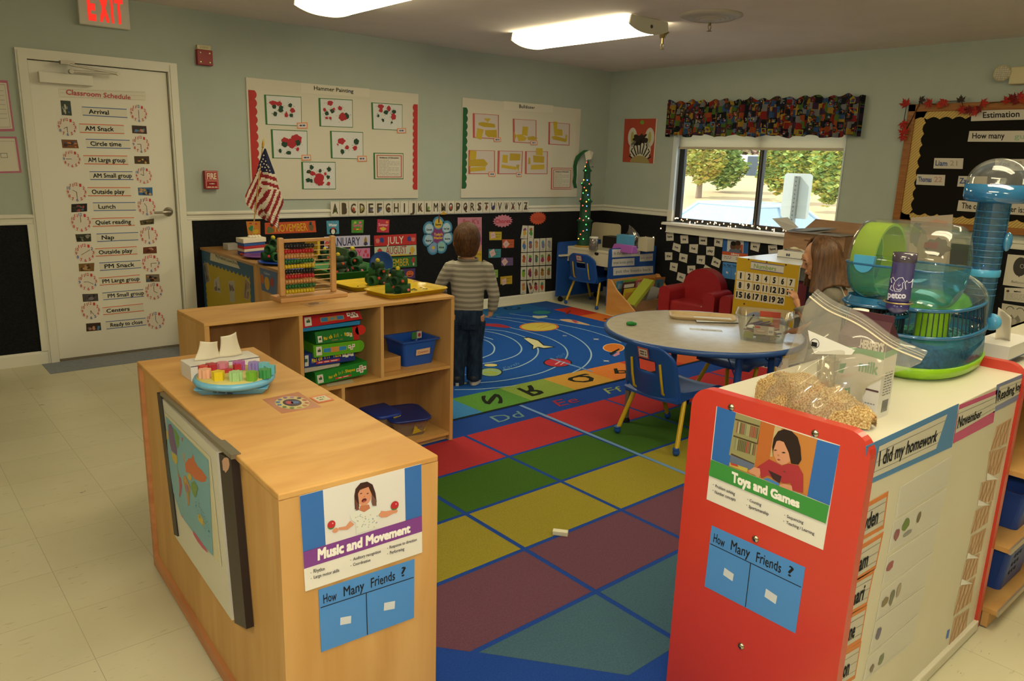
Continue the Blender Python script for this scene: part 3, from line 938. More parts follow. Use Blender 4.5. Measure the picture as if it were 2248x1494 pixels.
splat([(690,248),(1043,270),(1048,548),(705,533)],[(775,328,36,22,1),(830,335,30,22,1),(787,362,22,20,0),(852,370,22,22,0),(850,398,24,20,0),(938,350,19,19,0),(962,398,23,23,1),(797,430,20,22,0),(903,440,16,24,1),(950,445,17,18,0)],'splatter painting at the top left of the board, red and green dots spread wide')
splat([(1207,280),(1530,298),(1533,562),(1216,550)],[(1318,330,28,24,1),(1265,392,15,17,1),(1286,428,19,22,0),(1338,405,20,20,0),(1352,385,13,12,1),(1410,378,20,20,1),(1470,450,26,28,0),(1435,458,38,38,1),(1283,470,13,12,1),(1318,470,13,12,1)],'splatter painting at top middle of the board with a large red blot low right')
splat([(1707,322),(2003,342),(2003,590),(1715,577)],[(1800,362,26,24,1),(1800,398,18,20,1),(1875,380,19,24,1),(1848,418,22,20,0),(1925,412,20,20,0),(1920,458,24,30,1),(1775,450,11,15,0),(1820,492,11,16,0),(1903,512,10,11,0)],'splatter painting at the top right of the board near the red edging')
splat([(753,577),(1100,592),(1103,858),(768,852)],[(890,690,40,34,1),(945,705,55,42,1),(1000,670,52,46,1),(885,720,30,26,0),(1015,705,24,28,0),(960,740,26,18,1),(843,782,15,20,0),(927,800,24,18,0),(1012,768,14,18,1)],'splatter painting with one big dark red mass, second row left')
splat([(1315,592),(1630,605),(1632,860),(1325,853)],[(1425,690,36,32,1),(1390,722,8,7,1),(1478,750,19,20,1),(1434,788,18,25,0),(1566,695,25,30,0),(1555,755,21,22,1)],'splatter painting in the second row right with one spiky red blot')
splat([(1042,885),(1368,888),(1372,1146),(1052,1146)],[(1142,938,20,22,0),(1118,980,24,18,0),(1150,995,28,22,1),(1222,970,16,17,0),(1305,955,19,22,0),(1272,998,12,16,1),(1300,1030,16,18,0),(1108,1058,25,20,0),(1138,1065,13,20,0),(1212,1040,42,42,1),(1195,1060,36,28,1),(1225,1085,34,24,1),(1303,1088,17,19,1)],'splatter painting in the lowest row with a hand-like red blot')
def nametag(k,qd,label,grp):
 s=Sheet(quad(k,qd,'y',YB-.0035),M('d98a5c',.6),.0005)
 s.rect(.1,.16,.9,.84,M('cdc6c4',.7));s.scribble(.24,.36,.76,.62,M('4a5068'),k=2,word=.2)
 s.thing('name_tag',label,'name tag',grp)
for qd,l in(([(1000,515),(1103,512),(1105,570),(1005,572)],'top left splatter painting'),([(1952,568),(2037,565),(2040,614),(1955,616)],'top right splatter painting'),([(1045,820),(1135,818),(1138,872),(1048,875)],'second row left splatter painting'),([(1575,830),(1665,828),(1668,883),(1578,885)],'second row right splatter painting')):
 nametag('a3',qd,'orange edged name tag on the lower right corner of the '+l,'orange name tags on the boards')
def evidence(k,qd,mat,label):
 s=Sheet(quad(k,qd,'y',YB),mat,.0006)
 s.rect(.05,.03,.98,.97,M('cfc8b6',.7));s.frame(.1,.08,.94,.93,.03,.03,M('b05048',.7),2)
 s.text('Evidence of Education',.2,.155,.84,.205,INK,k=3,bold=.02)
 for j in range(11):
  s.scribble(.17,.27+.056*j,.86 if j%4 else .5,.285+.056*j,M('98928a'),k=3,word=.1)
 s.thing('printed_notice',label,'notice','framed printed notices on the boards')
evidence('a3',[(1727,800),(2013,805),(2013,1051),(1732,1051)],M('2f6a33',.6),'printed notice on a green card at lower right of the splatter painting board')
# ---- bulldozer board
bb=bboard(-2.036,-.462,1.104,2.022,'white bulletin board of yellow paper bulldozers with green edging')
scallop(1,-2.031,-1.972,1.19,1.935,11,.017,M('1f5a30',.6)).build('scalloped_edging',bb)
title(bb,'a4',[(890,180),(1360,222),(1355,292),(890,262)],'Bulldozer',[(1037,213),(1187,232),(1186,258),(1037,247)])
cl=B()
pth=[at('a4',x,y,'y',-.02)for x,y in((1572,1005),(1562,950),(1568,880),(1568,800),(1572,750),(1588,705),(1615,668),(1642,645))]
rows=[]
for i,p in enumerate(pth):
 c=max(0,i-3)
 w=.024 if i<6 else .016
 sc_=.006*(i%2)
 rows.append([p+V((-w-sc_,-.004*c*c*.6,0)),p+V((w,-.004*c*c*.6-.01*c,.0))])
cl.loft([[r[0],r[1],r[1]+V((0,.0012,0)),r[0]+V((0,.0012,0))]for r in rows],M('1f5a30',.6),True,False)
tip=[rows[-1][0],rows[-1][1]]
cl.add([tip[0],tip[1],tip[1]+V((.055,-.01,-.02)),tip[1]+V((.03,-.012,-.09)),tip[0]+V((.025,-.012,-.11))],[(0,1,2,3,4)],M('cfc9b6',.6))
cl.build('curled_edging',bb)
YEL=[M('c2a52f',.6),M('b79a28',.6)]
def dozer(qd,polys,label):
 s=Sheet(quad('a4',qd,'y',YB),M('b85a50',.6),.0008)
 s.rect(.075,.02,.965,.97,M('c9bdb4',.7));
 for i,pp in enumerate(polys):
  ppoly(s,'a4',pp,YEL[i%2],2+i)
 s.thing('paper_bulldozer_collage',label,'collage','yellow paper collages on the right bulletin board')
dozer([(595,295),(843,312),(843,543),(597,528)],[[(700,345),(768,345),(738,383)],[(650,385),(690,378),(805,397),(810,430),(700,425),(652,408)],[(638,435),(700,450),(675,545),(625,528)],[(712,455),(822,450),(825,520),(740,520),(712,495)]],'yellow collage at the top left with triangle, bar and two blocks')
dozer([(975,347),(1200,362),(1200,585),(978,572)],[[(1070,420),(1123,425),(1115,510),(1062,500)],[(985,472),(1012,510),(990,558)],[(1010,498),(1060,495),(1110,530),(1090,555),(1030,560)],[(1112,520),(1170,510),(1212,530),(1180,550),(1120,548)]],'yellow collage at the top middle with an upright block')
dozer([(1315,378),(1517,396),(1513,602),(1312,592)],[[(1358,373),(1400,378),(1395,445),(1445,452),(1448,510),(1370,508)],[(1340,520),(1380,510),(1488,545),(1480,572),(1360,545)],[(1478,500),(1492,500),(1488,555),(1470,540)]],'yellow collage at the top right shaped like a chair')
dozer([(556,645),(806,650),(806,872),(553,872)],[[(572,648),(632,655),(625,735),(562,730)],[(560,735),(700,730),(738,775),(715,800),(560,800)],[(565,812),(715,802),(712,838),(575,850)]],'yellow collage at lower left with stacked blocks and an arrow end')
dozer([(833,650),(1072,655),(1062,873),(828,872)],[[(880,690),(930,692),(925,768),(874,762)],[(948,675),(1050,682),(1045,742),(945,745)],[(870,782),(1020,805),(1010,832),(866,812)],[(1008,785),(1040,782),(1030,845)]],'yellow collage at lower middle with four separate pieces')
dozer([(1092,655),(1308,658),(1304,873),(1090,872)],[[(1197,625),(1260,630),(1258,700),(1195,690)],[(1168,695),(1275,705),(1270,765),(1170,760)],[(1148,785),(1275,780),(1272,825),(1146,830)],[(1124,715),(1140,718),(1145,775),(1120,780)]],'yellow collage at lower right topped by a square block')
for qd,l in(([(792,528),(863,525),(865,567),(795,568)],'top left yellow collage'),([(1142,558),(1210,555),(1212,596),(1145,598)],'top middle yellow collage'),([(745,850),(810,850),(812,897),(748,898)],'lower left yellow collage'),([(1008,855),(1060,855),(1062,898),(1010,900)],'lower middle yellow collage')):
 nametag('a4',qd,'orange edged name tag on the corner of the '+l,'orange name tags on the boards')
evidence('a4',[(1340,812),(1540,815),(1533,1018),(1337,1018)],M('b85a50',.6),'printed notice on a red card at lower right of the yellow collage board')
# ---- alphabet cards along the chair rail
xa,xb=at('a6',105,70,'y',-.0245).x,at('a6',1917,50,'y',-.0245).x
zt,zb=at('a6',105,8,'y',-.0245).z,at('a6',105,146,'y',-.0245).z
zt2,zb2=at('a6',1915,0,'y',-.0245).z,at('a6',1915,100,'y',-.0245).z
w=(xb-xa)/26
ABC=['5b7a3a','6a3a24','b5533a','a39a4a','6a6a8a','6a7a9a','7a4a2e','4a4a44','3a3a36','4a4e58','a07a5a','7a9a4a','6a4a3a','2a2a26','b5543a','4a4a2e','5a3a2a','6a6a5a','7a5a4a','a04a3a','3a3a7a','4a6a3a','8a7a5a','a83a3a','4a4a48','6a5a4a']
LOOK=['leaf green filling','thick brown body','red drawing in its curve','olive drawing in its bowl','grey purple sketch','pale blue sketch','thick brown curl','plain dark strokes','serifed dark stroke','hooked dark stroke','tan drawing','green drawing at its foot','plain brown strokes','black bird drawing','orange red round filling','dark olive bowl','dark brown round','plain grey brown strokes','brown curl','red crossbar','blue purple filling','plain dark point','thin tan strokes','red drawing crossed over it','plain dark fork','brown zigzag']
for i in range(26):
 t=(i+.5)/26
 x0=xa+w*i+.002;x1=xa+w*(i+1)-.002
 z1=zt+(zt2-zt)*t;z0=zb+(zb2-zb)*t
 s=Sheet([V((x0,-.0245,z1)),V((x1,-.0245,z1)),V((x1,-.0245,z0)),V((x0,-.0245,z0))],M('cfc8b4' if i%2 else 'd2ccba',.6),.0008)
 ch=chr(65+i)
 cm=M(ABC[i],.7)
 s.text(ch,.2 if ch!='I' else .42,.17,.80 if ch!='I' else .58,.80,M('4a3f2a'),k=3,bold=.012 if i!=1 else .05)
 if i not in(7,8,9,12,17,21,24):
  s.disc(.55,.55,.2,.15,cm,2,14,.5);s.disc(.45,.66,.14,.1,cm,2,12,.5)
 s.line([(.0,.06),(1,.06)],.0008,M('a8a290')).line([(0,.95),(1,.95)],.0008,M('a8a290'))
 s.thing('alphabet_card','white alphabet card with letter %s on the back wall rail, %s'%(ch,LOOK[i]),'alphabet card','alphabet cards along the chair rail')
 # ---- calendar cards and month banners
YP=-.0045
def card(k,qd,base,label,name='season_card',cat='card',grp=None,fn=None):
 s=Sheet(quad(k,qd,'y',YP),M(base,.5),.0006)
 if fn:
  fn(s)
 return s.thing(name,label,cat,grp)
GRP='season cards on the black felt'
def f_aut(s):
 s.disc(.35,.55,.22,.25,M('2f7a4a'),2,14,.5).disc(.65,.75,.25,.18,M('c9a02a'),3,14,.5).disc(.3,.15,.1,.06,M('a83a2a'),2).disc(.7,.2,.1,.08,M('c24a2a'),2)
card('a5',[(690,320),(868,318),(872,488),(715,490)],'c07a2a','orange season card with leaves behind the flag pole',grp=GRP,fn=f_aut)
def f_win(s):
 s.text('Winter',.15,.22,.85,.42,M('dfe6ea'),k=2,bold=.02).disc(.5,.78,.3,.25,BLK,3,16).disc(.5,.82,.16,.2,M('d8d4c4'),4,14).disc(.5,.58,.16,.07,M('b03a2a'),5)
 for j in range(8):
  s.disc(.1+.115*j,.1+.08*(j%3),.02,.02,M('cfe0e8'),2,8)
card('a6',[(68,185),(182,182),(185,303),(75,308)],'4a8ea8','light blue winter card with a black and white bird',grp=GRP,fn=f_win)
def f_spr(s):
 s.text('Spring',.12,.3,.88,.5,M('d06a8a'),k=3,bold=.02)
 for x,y,c in((.25,.7,'c23a3a'),(.5,.75,'d8b030'),(.75,.7,'c25a3a'),(.3,.2,'9ac04a'),(.7,.2,'d86a8a'),(.55,.88,'4a9a3a')):
  s.disc(x,y,.11,.1,M(c),2,12,.3)
card('a6',[(298,178),(410,176),(405,295),(297,295)],'4f8a36','green spring card with flowers',grp=GRP,fn=f_spr)
def f_sum(s):
 s.text('Summer',.1,.3,.9,.5,M('e8a0a0'),k=3,bold=.02).disc(.5,.72,.24,.16,M('d8b040'),2,14,.4).disc(.8,.2,.12,.1,M('e07a4a'),2)
card('a6',[(535,170),(645,176),(640,293),(530,290)],'b8364a','pinkish red summer card with yellow drawing',grp=GRP,fn=f_sum)
GM='month banners on the black felt'
def banner(k,qd,base,t,tc,c,label,deco):
 s=Sheet(quad(k,qd,'y',YP),M(base,.5),.0006)
 if t:
  qtext(s,t,k,c,M(tc,.6),4,.004)
 for(x,y,rx,ry,col)in deco:
  s.disc(x,y,rx,ry,M(col,.6),2,14,.35)
 s.thing('month_banner',label,'banner',GM)
banner('a5',[(925,338),(1562,312),(1578,455),(930,482)],'c0502a','NOVEMBER','d8b02a',[(1052,365),(1448,340),(1460,432),(1055,452)],'orange month banner reading NOVEMBER',[(.1,.65,.07,.28,'5a6a3a'),(.13,.2,.03,.16,'3a2a20'),(.9,.55,.05,.3,'6a5a3a'),(.9,.2,.025,.15,'2a4a3a')])
banner('a6',[(48,330),(467,315),(467,415),(50,437)],'bcb8cc','JANUARY','2e3358',[(95,342),(376,335),(378,406),(97,420)],'lilac month banner reading JANUARY',[(.06,.6,.05,.25,'c2504a'),(.9,.5,.03,.4,'9a7a3a'),(.9,.75,.05,.15,'3a4a8a'),(.5,.96,.5,.04,'cfc8c0')])
banner('a6',[(48,447),(467,432),(467,525),(50,540)],'c07a9c','FEBRUARY','b8324a',[(95,460),(388,450),(390,512),(97,525)],'pink month banner reading FEBRUARY',[(.06,.4,.03,.2,'c03a4a'),(.06,.75,.03,.2,'c03a4a'),(.9,.35,.03,.18,'c03a4a'),(.95,.7,.03,.18,'c03a4a'),(.86,.7,.02,.15,'c03a4a')])
banner('a6',[(503,320),(890,303),(892,400),(507,418)],'b5302c','JULY','dcd2c0',[(622,333),(774,325),(776,388),(622,395)],'red month banner reading JULY',[(.18,.45,.05,.25,'2e3f80'),(.08,.5,.05,.2,'c8766a'),(.82,.45,.05,.25,'2e3f80'),(.92,.5,.05,.2,'c8766a')])
banner('a6',[(507,425),(890,405),(893,497),(510,515)],'b9c0a4','AUGUST','a8404a',[(610,425),(800,413),(802,478),(612,490)],'light month banner reading AUGUST',[(.5,.93,.49,.06,'c8a62c'),(.12,.45,.06,.28,'b83a2a'),(.08,.75,.05,.15,'6a7a3a'),(.9,.5,.06,.35,'c8a030'),(.84,.8,.02,.12,'8a3a6a')])
banner('a6',[(508,530),(893,507),(895,602),(512,626)],'2f6a36','SEPTEMBER','c8a62c',[(560,545),(822,526),(824,590),(562,610)],'green month banner reading SEPTEMBER, half hidden by a blue plate',[(.92,.35,.04,.25,'b03030'),(.92,.75,.02,.15,'b8a8a0')])
def f_pum(s):
 s.disc(.66,.5,.24,.3,M('c8602a'),2,20);s.poly([(.55,.42),(.62,.42),(.585,.33)],BLK,3);s.poly([(.7,.42),(.77,.42),(.735,.33)],BLK,3);s.disc(.66,.62,.14,.09,BLK,3,14,0,180,360)
card('a6',[(735,626),(880,618),(880,710),(737,728)],'4a3564','purple card with an orange carved pumpkin below the green banner','pumpkin_card','card',None,f_pum)
# ---- weather wheel
c0=at('a6',1090,322,'y',YP)
sc=(at('a6',1190,322,'y',YP)-c0).length/100
s=Sheet([c0+V((a*130*sc,0,b*130*sc))for a,b in((-1,1),(1,1),(1,-1),(-1,-1))],WHITE,.0008,base=False)
pet=[(0,-90,'c8a83a','Sunny'),(75,-57,'a8c2cc','Partly Cloudy'),(85,18,'a8c2cc','Snowy'),(30,80,'8ab4a8','Windy'),(-45,85,'7a94b8',''),(-85,25,'a0b8c4','Rainy'),(-82,-55,'a8c2cc','Cloudy')]
for x,y,c,t in pet:
 s.disc(.5+x/260,.5+y/260,.205,.205,M('3f7a9c',.5),1,28)
s.disc(.5,.5,.30,.30,M('7a3a72',.5),2,28)
for x,y,c,t in pet:
 s.disc(.5+x/260,.5+y/260,.165,.165,M('5d94b0',.5),3,26).disc(.5+x/260,.5+y/260,.135,.135,M(c,.5),4,24)
 if t:
  s.text(t,.5+x/260-.1,.5+y/260,.5+x/260+.1,.5+y/260+.05,INK,5,.02)
 else:
  s.disc(.5+x/260,.5+y/260,.06,.05,M('c8b040'),5,12)
s.text("Today's",.35,.42,.65,.49,M('d8b030'),5,.02).text('Weather',.34,.52,.66,.59,M('d8b030'),5,.02)
s.line([(.52,-.16),(.515,.13)],.014,M('6a3f2a'),6)
s.thing('weather_wheel','blue and purple weather wheel cut like a flower with a brown pointer','chart')
s=Sheet(quad('a6',[(1112,100),(1170,98),(1172,124),(1110,128)],'y',-.026),M('c8982a',.6),.0008,base=False)
s.poly([(0,1),(.3,.3),(.45,-.35),(.6,.3),(1,.9),(.6,1.1)],M('c8982a',.6),1)
s.thing('paper_star','small yellow paper scrap hanging under the letter N card','paper')
# ---- pre-k poster, chore bursts and chore cards
s=Sheet(quad('a6',[(1268,155),(1488,152),(1488,556),(1270,562)],'y',YP),M('b97888',.6),.0008)
s.rect(0,.45,1,.62,M('b05a86',.6)).rect(0,.62,1,.76,M('c48a74',.6)).rect(0,.76,1,1,M('c2a22c',.6))
qtext(s,'Pre','a6',[(1318,172),(1378,170),(1378,212),(1318,213)],M('a03a48'),3,.004)
qtext(s,"K's",'a6',[(1402,168),(1462,168),(1462,210),(1402,212)],M('a03a48'),3,.004)
s.text('Chores',.3,.2,.95,.29,M('a03a48'),2).text('today',.75,.8,.97,.85,M('6a5a20'),2)
s.thing('chore_poster','tall pink and yellow poster behind the child in stripes','poster')
def burst(k,x,y,rx,ry,n,mat,label,t=None,tm=None,tc=None):
 c=at(k,x,y,'y',YP);a=(at(k,x+rx,y,'y',YP)-c).length;b=(at(k,x,y+ry,'y',YP)-c).length
 s=Sheet([c+V((u*a,0,v*b))for u,v in((-1,1),(1,1),(1,-1),(-1,-1))],mat,.0008,base=False)
 pts=[]
 for i in range(2*n):
  r=.5 if i%2 else .40
  an=math.pi*i/n
  pts.append((.5+r*math.cos(an),.5-r*math.sin(an)))
 s.poly(pts,mat,1)
 if t:
  s.text(t,.12,.36,.88,.66,tm,2,.015,wob=.01)
 s.thing('starburst_sign',label,'sign')
burst('e5',775,185,165,108,17,M('c47a8a',.6),'pink starburst sign reading Chores','Chores',M('a8303a'))
burst('e5',1352,140,140,110,19,M('c4502e',.6),'orange red starburst sign right of the Chores sign','Jobs',M('b04428'))
CH=[('b8a02a',[(553,360),(757,362),(755,497),(555,500)],'yellow chore card, highest on the felt',[(570,385),(640,360),(660,455),(580,478)],'pink square'),('b8552e',[(765,487),(960,487),(957,622),(768,627)],'orange chore card',[(775,563),(830,495),(888,563),(822,633)],'pale diamond'),('3f868c',[(545,647),(745,645),(740,782),(540,790)],'teal chore card',[(553,690),(628,640),(660,735),(585,780)],'pink tilted square'),('66507c',[(752,787),(943,785),(942,912),(750,920)],'purple chore card',[(752,850),(812,788),(862,855),(800,925)],'pale diamond'),('86a850',[(565,987),(695,983),(695,1112),(568,1118)],'lime green chore card beside the striped sleeve',None,''),('bb9a22',[(735,1100),(928,1080),(928,1215),(738,1225)],'yellow chore card, lowest on the right',[(760,1150),(830,1120),(832,1215),(770,1240)],'pink torn square'),('b0482c',[(600,1272),(710,1265),(712,1395),(605,1402)],'red chore card half hidden by the striped sleeve',None,'')]
for c,qd,l,tg,tl in CH:
 s=Sheet(quad('e5',qd,'y',YP),M(c,.6),.0006)
 s.scribble(.5,.3,.9,.36,M('5a5030'),k=2,word=.2).scribble(.5,.6,.85,.66,M('5a5030'),k=2,word=.2)
 s.thing('chore_card',l+' with faint writing' if tg else l,'card','chore cards on the black felt')
 if tg:
  s=Sheet(quad('e5',tg,'y',YP-.002),M('cfa9a4',.6),.0006)
  s.line([(.25,.5),(.45,.42),(.6,.55),(.75,.5)],.003,M('5a4a5a'),2)
  s.thing('name_tag',tl+' name tag pinned on the '+l,'name tag','pink name tags on the chore cards')
PC=[]
r1=[[(1100,258),(1187,262),(1172,475),(1065,470)],[(1195,260),(1285,265),(1280,478),(1182,478)]]
PICT=[('c8a030','8a4a7a','yellow and purple'),('4f8a3a','a05a30','green top and brown trunk'),('4a70a8','b08040','blue figure'),('8a5a5a','4a5a8a','small sparse marks'),('c08a5a','a8785a','tan drawing'),('7a7a9a','5a8aa0','grey blue drawing'),('9a94a4','8a8494','grey block'),('b05a30','a04a28','orange brown bean shape'),('7a2a5a','6a9a3a','purple fruit with green leaves'),('4a6a5a','6a5a3a','dark green figure'),('9a3a6a','6a9a5a','magenta figure'),('b0392a','3f6a2e','red fruit with dark leaves'),('7aa02e','3a6a2a','bright green pickle shape'),('6a2a4a','8a3a4a','dark purple heart shape'),('8a5a40','6a6a4a','brown dotted figure'),('a0743a','7a5a2a','tan upright figure'),('8a5a30','5a7a3a','brown and green twig'),('c08a4a','b06a5a','pale orange figure'),('8a4a3a','5a5a5a','tilted brown and grey drawing'),('a8404a','3a2a2a','red curl'),('c0502e','4a8a6a','orange and green small drawing')]
PC=list(r1)
for ri,(y0,y1)in enumerate(((485,698),(712,925),(942,1152),(1168,1382))):
 for ci in range(5 if ri<3 else 4):
  x0=1080+102*ci-4*ri;dy=-5*ci
  PC.append([(x0,y0+dy),(x0+93,y0-4+dy),(x0+90,y1-3+dy),(x0-3,y1+dy)])
for i,qd in enumerate(PC):
 if i==18:
  qd=[(1172,1172),(1255,1152),(1285,1350),(1212,1370)]
 s=Sheet(quad('e5',qd,'y',YP),M('cdc7b2',.5),.0006)
 a,b_,d=PICT[i]
 r=random.Random(i)
 s.disc(.5,.34,.26,.18,M(b_,.6),2,13,.5).disc(.5,.56,.28,.22,M(a,.6),3,13,.5).rect(.3,.86,.7,.9,M('7a86a0'),2)
 s.thing('picture_card','white picture card on the felt with '+d,'picture card','picture cards on the black felt')
 # -- WINDOW WALL THINGS
struct(B().box((-.02,-3.56,.80),(0,WY1-.015,.953),TRIM).build('trim_7'))
# ---- zebra poster
s=Sheet(quad('0',[(1372,261),(1444,260),(1437,359),(1367,355)],'x',-.001),M('a8442f',.6),.0015)
CREAM,DK=M('c9c3b0',.7),M('2a2119',.7)
s.disc(.27,.42,.14,.22,CREAM,2,20).disc(.80,.42,.14,.22,CREAM,2,20).disc(.53,.70,.33,.28,CREAM,2,28)
s.disc(.27,.42,.05,.13,M('a8a05a'),3,14).disc(.80,.42,.05,.13,M('a8a05a'),3,14)
s.disc(.54,.46,.20,.13,DK,4,30,.8)
for i in range(9):
 a=math.radians(20+17.5*i)
 s.line([(.54+.18*math.cos(a),1.0-.2*math.sin(a)),(.54+.36*math.cos(a),1.0-.44*math.sin(a)),(.54+.30*math.cos(a),1.0-.5*math.sin(a)-.02)],.016,DK,4)
s.disc(.54,.995,.30,.16,M('9c8a55'),5,20,0,0,180)
s.disc(.54,.08,.06,.05,M('6f9a30'),3,14,.4)
s.rect(0,.0,.10,1,M('a8442f',.6),5).rect(.96,0,1,1,M('cfc8b4'),5)
s.thing('zebra_poster','red poster of a striped zebra head beside the window','poster')
# ---- valance: gathered patchwork cotton
def patchwork():
 m=bpy.data.materials.new('patchwork_cotton')
 m.use_nodes=True
 nt=m.node_tree;L=nt.links.new
 b=nt.nodes['Principled BSDF'];b.inputs['Roughness'].default_value=.9;b.inputs['Specular IOR Level'].default_value=.1
 tc=nt.nodes.new('ShaderNodeTexCoord')
 def layer(sc,pal,seedoff):
  mp=nt.nodes.new('ShaderNodeMapping');mp.inputs['Scale'].default_value=sc;mp.inputs['Location'].default_value=(seedoff,seedoff*2,seedoff*3)
  vo=nt.nodes.new('ShaderNodeTexVoronoi');vo.distance='CHEBYCHEV';vo.inputs['Scale'].default_value=1;vo.inputs['Randomness'].default_value=.75
  sp=nt.nodes.new('ShaderNodeSeparateColor')
  r=nt.nodes.new('ShaderNodeValToRGB');r.color_ramp.interpolation='CONSTANT'
  e=r.color_ramp.elements
  while len(e)<len(pal):
   e.new(0)
  for i,c in enumerate(pal):
   e[i].position=i/len(pal);e[i].color=lin(c)
  L(tc.outputs['Object'],mp.inputs[0]);L(mp.outputs[0],vo.inputs['Vector']);L(vo.outputs['Color'],sp.inputs[0]);L(sp.outputs[0],r.inputs[0])
  return r.outputs['Color'],vo
 P1=['202025','78251f','2e4668','1b1c20','8f712d','475f28','392738','6b6b6a','894322','1d252e','526b81','5f2020','17171a','95832e','2d3920','462d1f']
 P2=['8f2d22','17171a','9c8939','305279','9c978c','41652d','5f395f','202025','9c5220','31465f','17171a','6b2020']
 c1,v1=layer((0,26,20),P1,1.7)
 c2,v2=layer((0,95,80),P2,5.1)
 lt=nt.nodes.new('ShaderNodeMath');lt.operation='LESS_THAN';lt.inputs[1].default_value=.30
 mx=nt.nodes.new('ShaderNodeMix');mx.data_type='RGBA'
 L(v1.outputs['Distance'],lt.inputs[0]);L(lt.outputs[0],mx.inputs[0]);L(c1,mx.inputs[6]);L(c2,mx.inputs[7]);L(mx.outputs[2],b.inputs['Base Color'])
 return m
PW=patchwork()
va=root('valance',(-.05,-1.84,1.74),'gathered multicoloured picture-print valance over the window','curtain')
def vfn(u,v):
 y=-.852-1.985*u
 zt=2.095-.012*u+.012*math.sin(u*95)+.008*math.sin(u*41+1)
 zb=1.765-.015*u+.010*math.sin(u*34)+.006*math.sin(u*80)
 amp=.012+.014*v
 x=-.075-amp*math.sin(u*2*math.pi*17+1.1*math.sin(u*13))-.006*math.sin(u*90)*(1-v)
 if v<.2:
  x+=.02*math.cos((v-.1)*15)
 return(x,y,zt+(zb-zt)*v)
vb=B().surf(vfn,220,10,PW)
for y in(-.852,-2.837):
 vb.surf(lambda u,v,y=y:(-.075*u,y,2.085-.33*v),3,3,PW)
vb.build('gathered_cloth',va)
B().cyl((-.03,-.86,2.05),(-.03,-2.83,2.045),.006,M('c8c2b0',.4)).build('rod',va)
# ---- string lights along the sill
cordp=[]
random.seed(5)
for i in range(90):
 t=i/89
 y=-1.0-1.42*t
 cordp.append(V((-.02+.05*math.sin(i*1.9),y,.906+.016*abs(math.sin(i*2.3)))))
pre=[at('b1',920,800,'x',-.012),at('b1',960,740,'x',-.01),at('b1',990,715,'x',-.012),V((-.085,-.90,.90)),V((-.05,-.95,.905))]
pre=[at('g4',1230,1270,'x',-.012)]+pre
sl=root('string_lights',(-.02,-1.7,.895),'string of tiny warm lights lying along the window sill','fairy lights')
B().tube(pre+cordp,.0028,M('1d2a1c',.6),5).build('wire',sl)
BULB=glow('ffc88a',14.0)
bulb0=None
pts=[cordp[i]+V((random.uniform(-.03,.0),random.uniform(-.01,.01),random.uniform(.002,.028)))for i in range(1,90,2)]+[at('g4',1283,1237,'x',-.014),at('g4',1393,1240,'x',-.014),at('g4',1500,1112,'x',-.014)]
for p in pts:
 if bulb0 is None:
  bulb0=B().ell(p,(.0045,.0045,.007),BULB,8).build('bulb',sl)
  b0=p
 else:
  c=bulb0.copy();COL.objects.link(c);c.parent=sl;c.location=V(bulb0.location)+(p-b0)
  # ---- sight word cards
WORDS=[('here',[(88,122),(152,120),(153,188),(90,190)]),('me',[(210,142),(278,142),(280,212),(214,213)]),('see',[(373,150),(443,147),(440,228),(372,220)]),('it',[(505,160),(580,165),(572,245),(502,232)]),('am',[(820,195),(902,210),(885,287),(815,265)]),('have',[(968,228),(1045,225),(1050,293),(973,300)]),('no',[(152,205),(215,225),(207,290),(140,265)]),('he',[(290,220),(365,220),(358,300),(287,287)]),('play',[(435,240),(508,240),(502,320),(435,310)]),('the',[(78,288),(142,290),(140,355),(80,357)]),('go',[(205,295),(275,310),(267,382),(198,360)]),('my',[(355,315),(425,317),(422,395),(350,385)]),('she',[(495,325),(562,360),(545,425),(475,395)]),('to',[(125,375),(190,385),(180,460),(118,440)]),('in',[(272,405),(340,403),(340,470),(272,470)]),('',[(425,395),(490,432),(465,500),(395,460)]),('do',[(190,460),(258,480),(243,552),(178,525)])]
for t,qd in WORDS:
 s=Sheet(quad('b4',qd,'x',-.005),M('cbc5b4',.6),.0008)
 if t:
  lo=t in('go','my','play')
  wd=min(.66,.2+.13*len(t))
  s.text(t,.5-wd/2,.33,.5+wd/2,.62,INK,bold=.02)
 s.thing('sight_word_card',('white word card reading %s on the felt below the window'%t)if t else 'white word card tucked behind the red armchair back','word card','sight word cards below the window')
 # ---- library poster and blue chart below the window
s=Sheet(quad('b4',[(582,163),(800,188),(790,388),(568,362)],'x',-.005),M('d3cec2',.5),.001)
BL=M('2d5f9e',.5)
s.rect(0,0,1,.58,BL).rect(.18,0,.82,.56,M('c0c4c4',.5),2)
s.disc(.42,.32,.12,.17,M('5a3a2c',.5),3).disc(.6,.28,.12,.17,M('6a4634',.5),3).disc(.42,.2,.11,.1,BLK,4).disc(.6,.16,.11,.1,M('3a2218'),4)
s.poly([(.25,.56),(.3,.45),(.72,.42),(.78,.56)],M('5a6a7a'),4).poly([(.7,.56),(.72,.2),(.8,.2),(.8,.56)],M('b0563a'),4)
s.rect(0,.58,1,.72,M('c4572c',.5),3).text('Library',.36,.61,.68,.69,M('e0d8c8'),4,.03)
for x in(.08,.55):
 for y in(.78,.85):
  s.scribble(x,y,x+.3,y+.025,M('6a6a6a'),k=3,word=.1)
s.thing('library_poster','blue and white Library poster with an orange band below the window','poster')
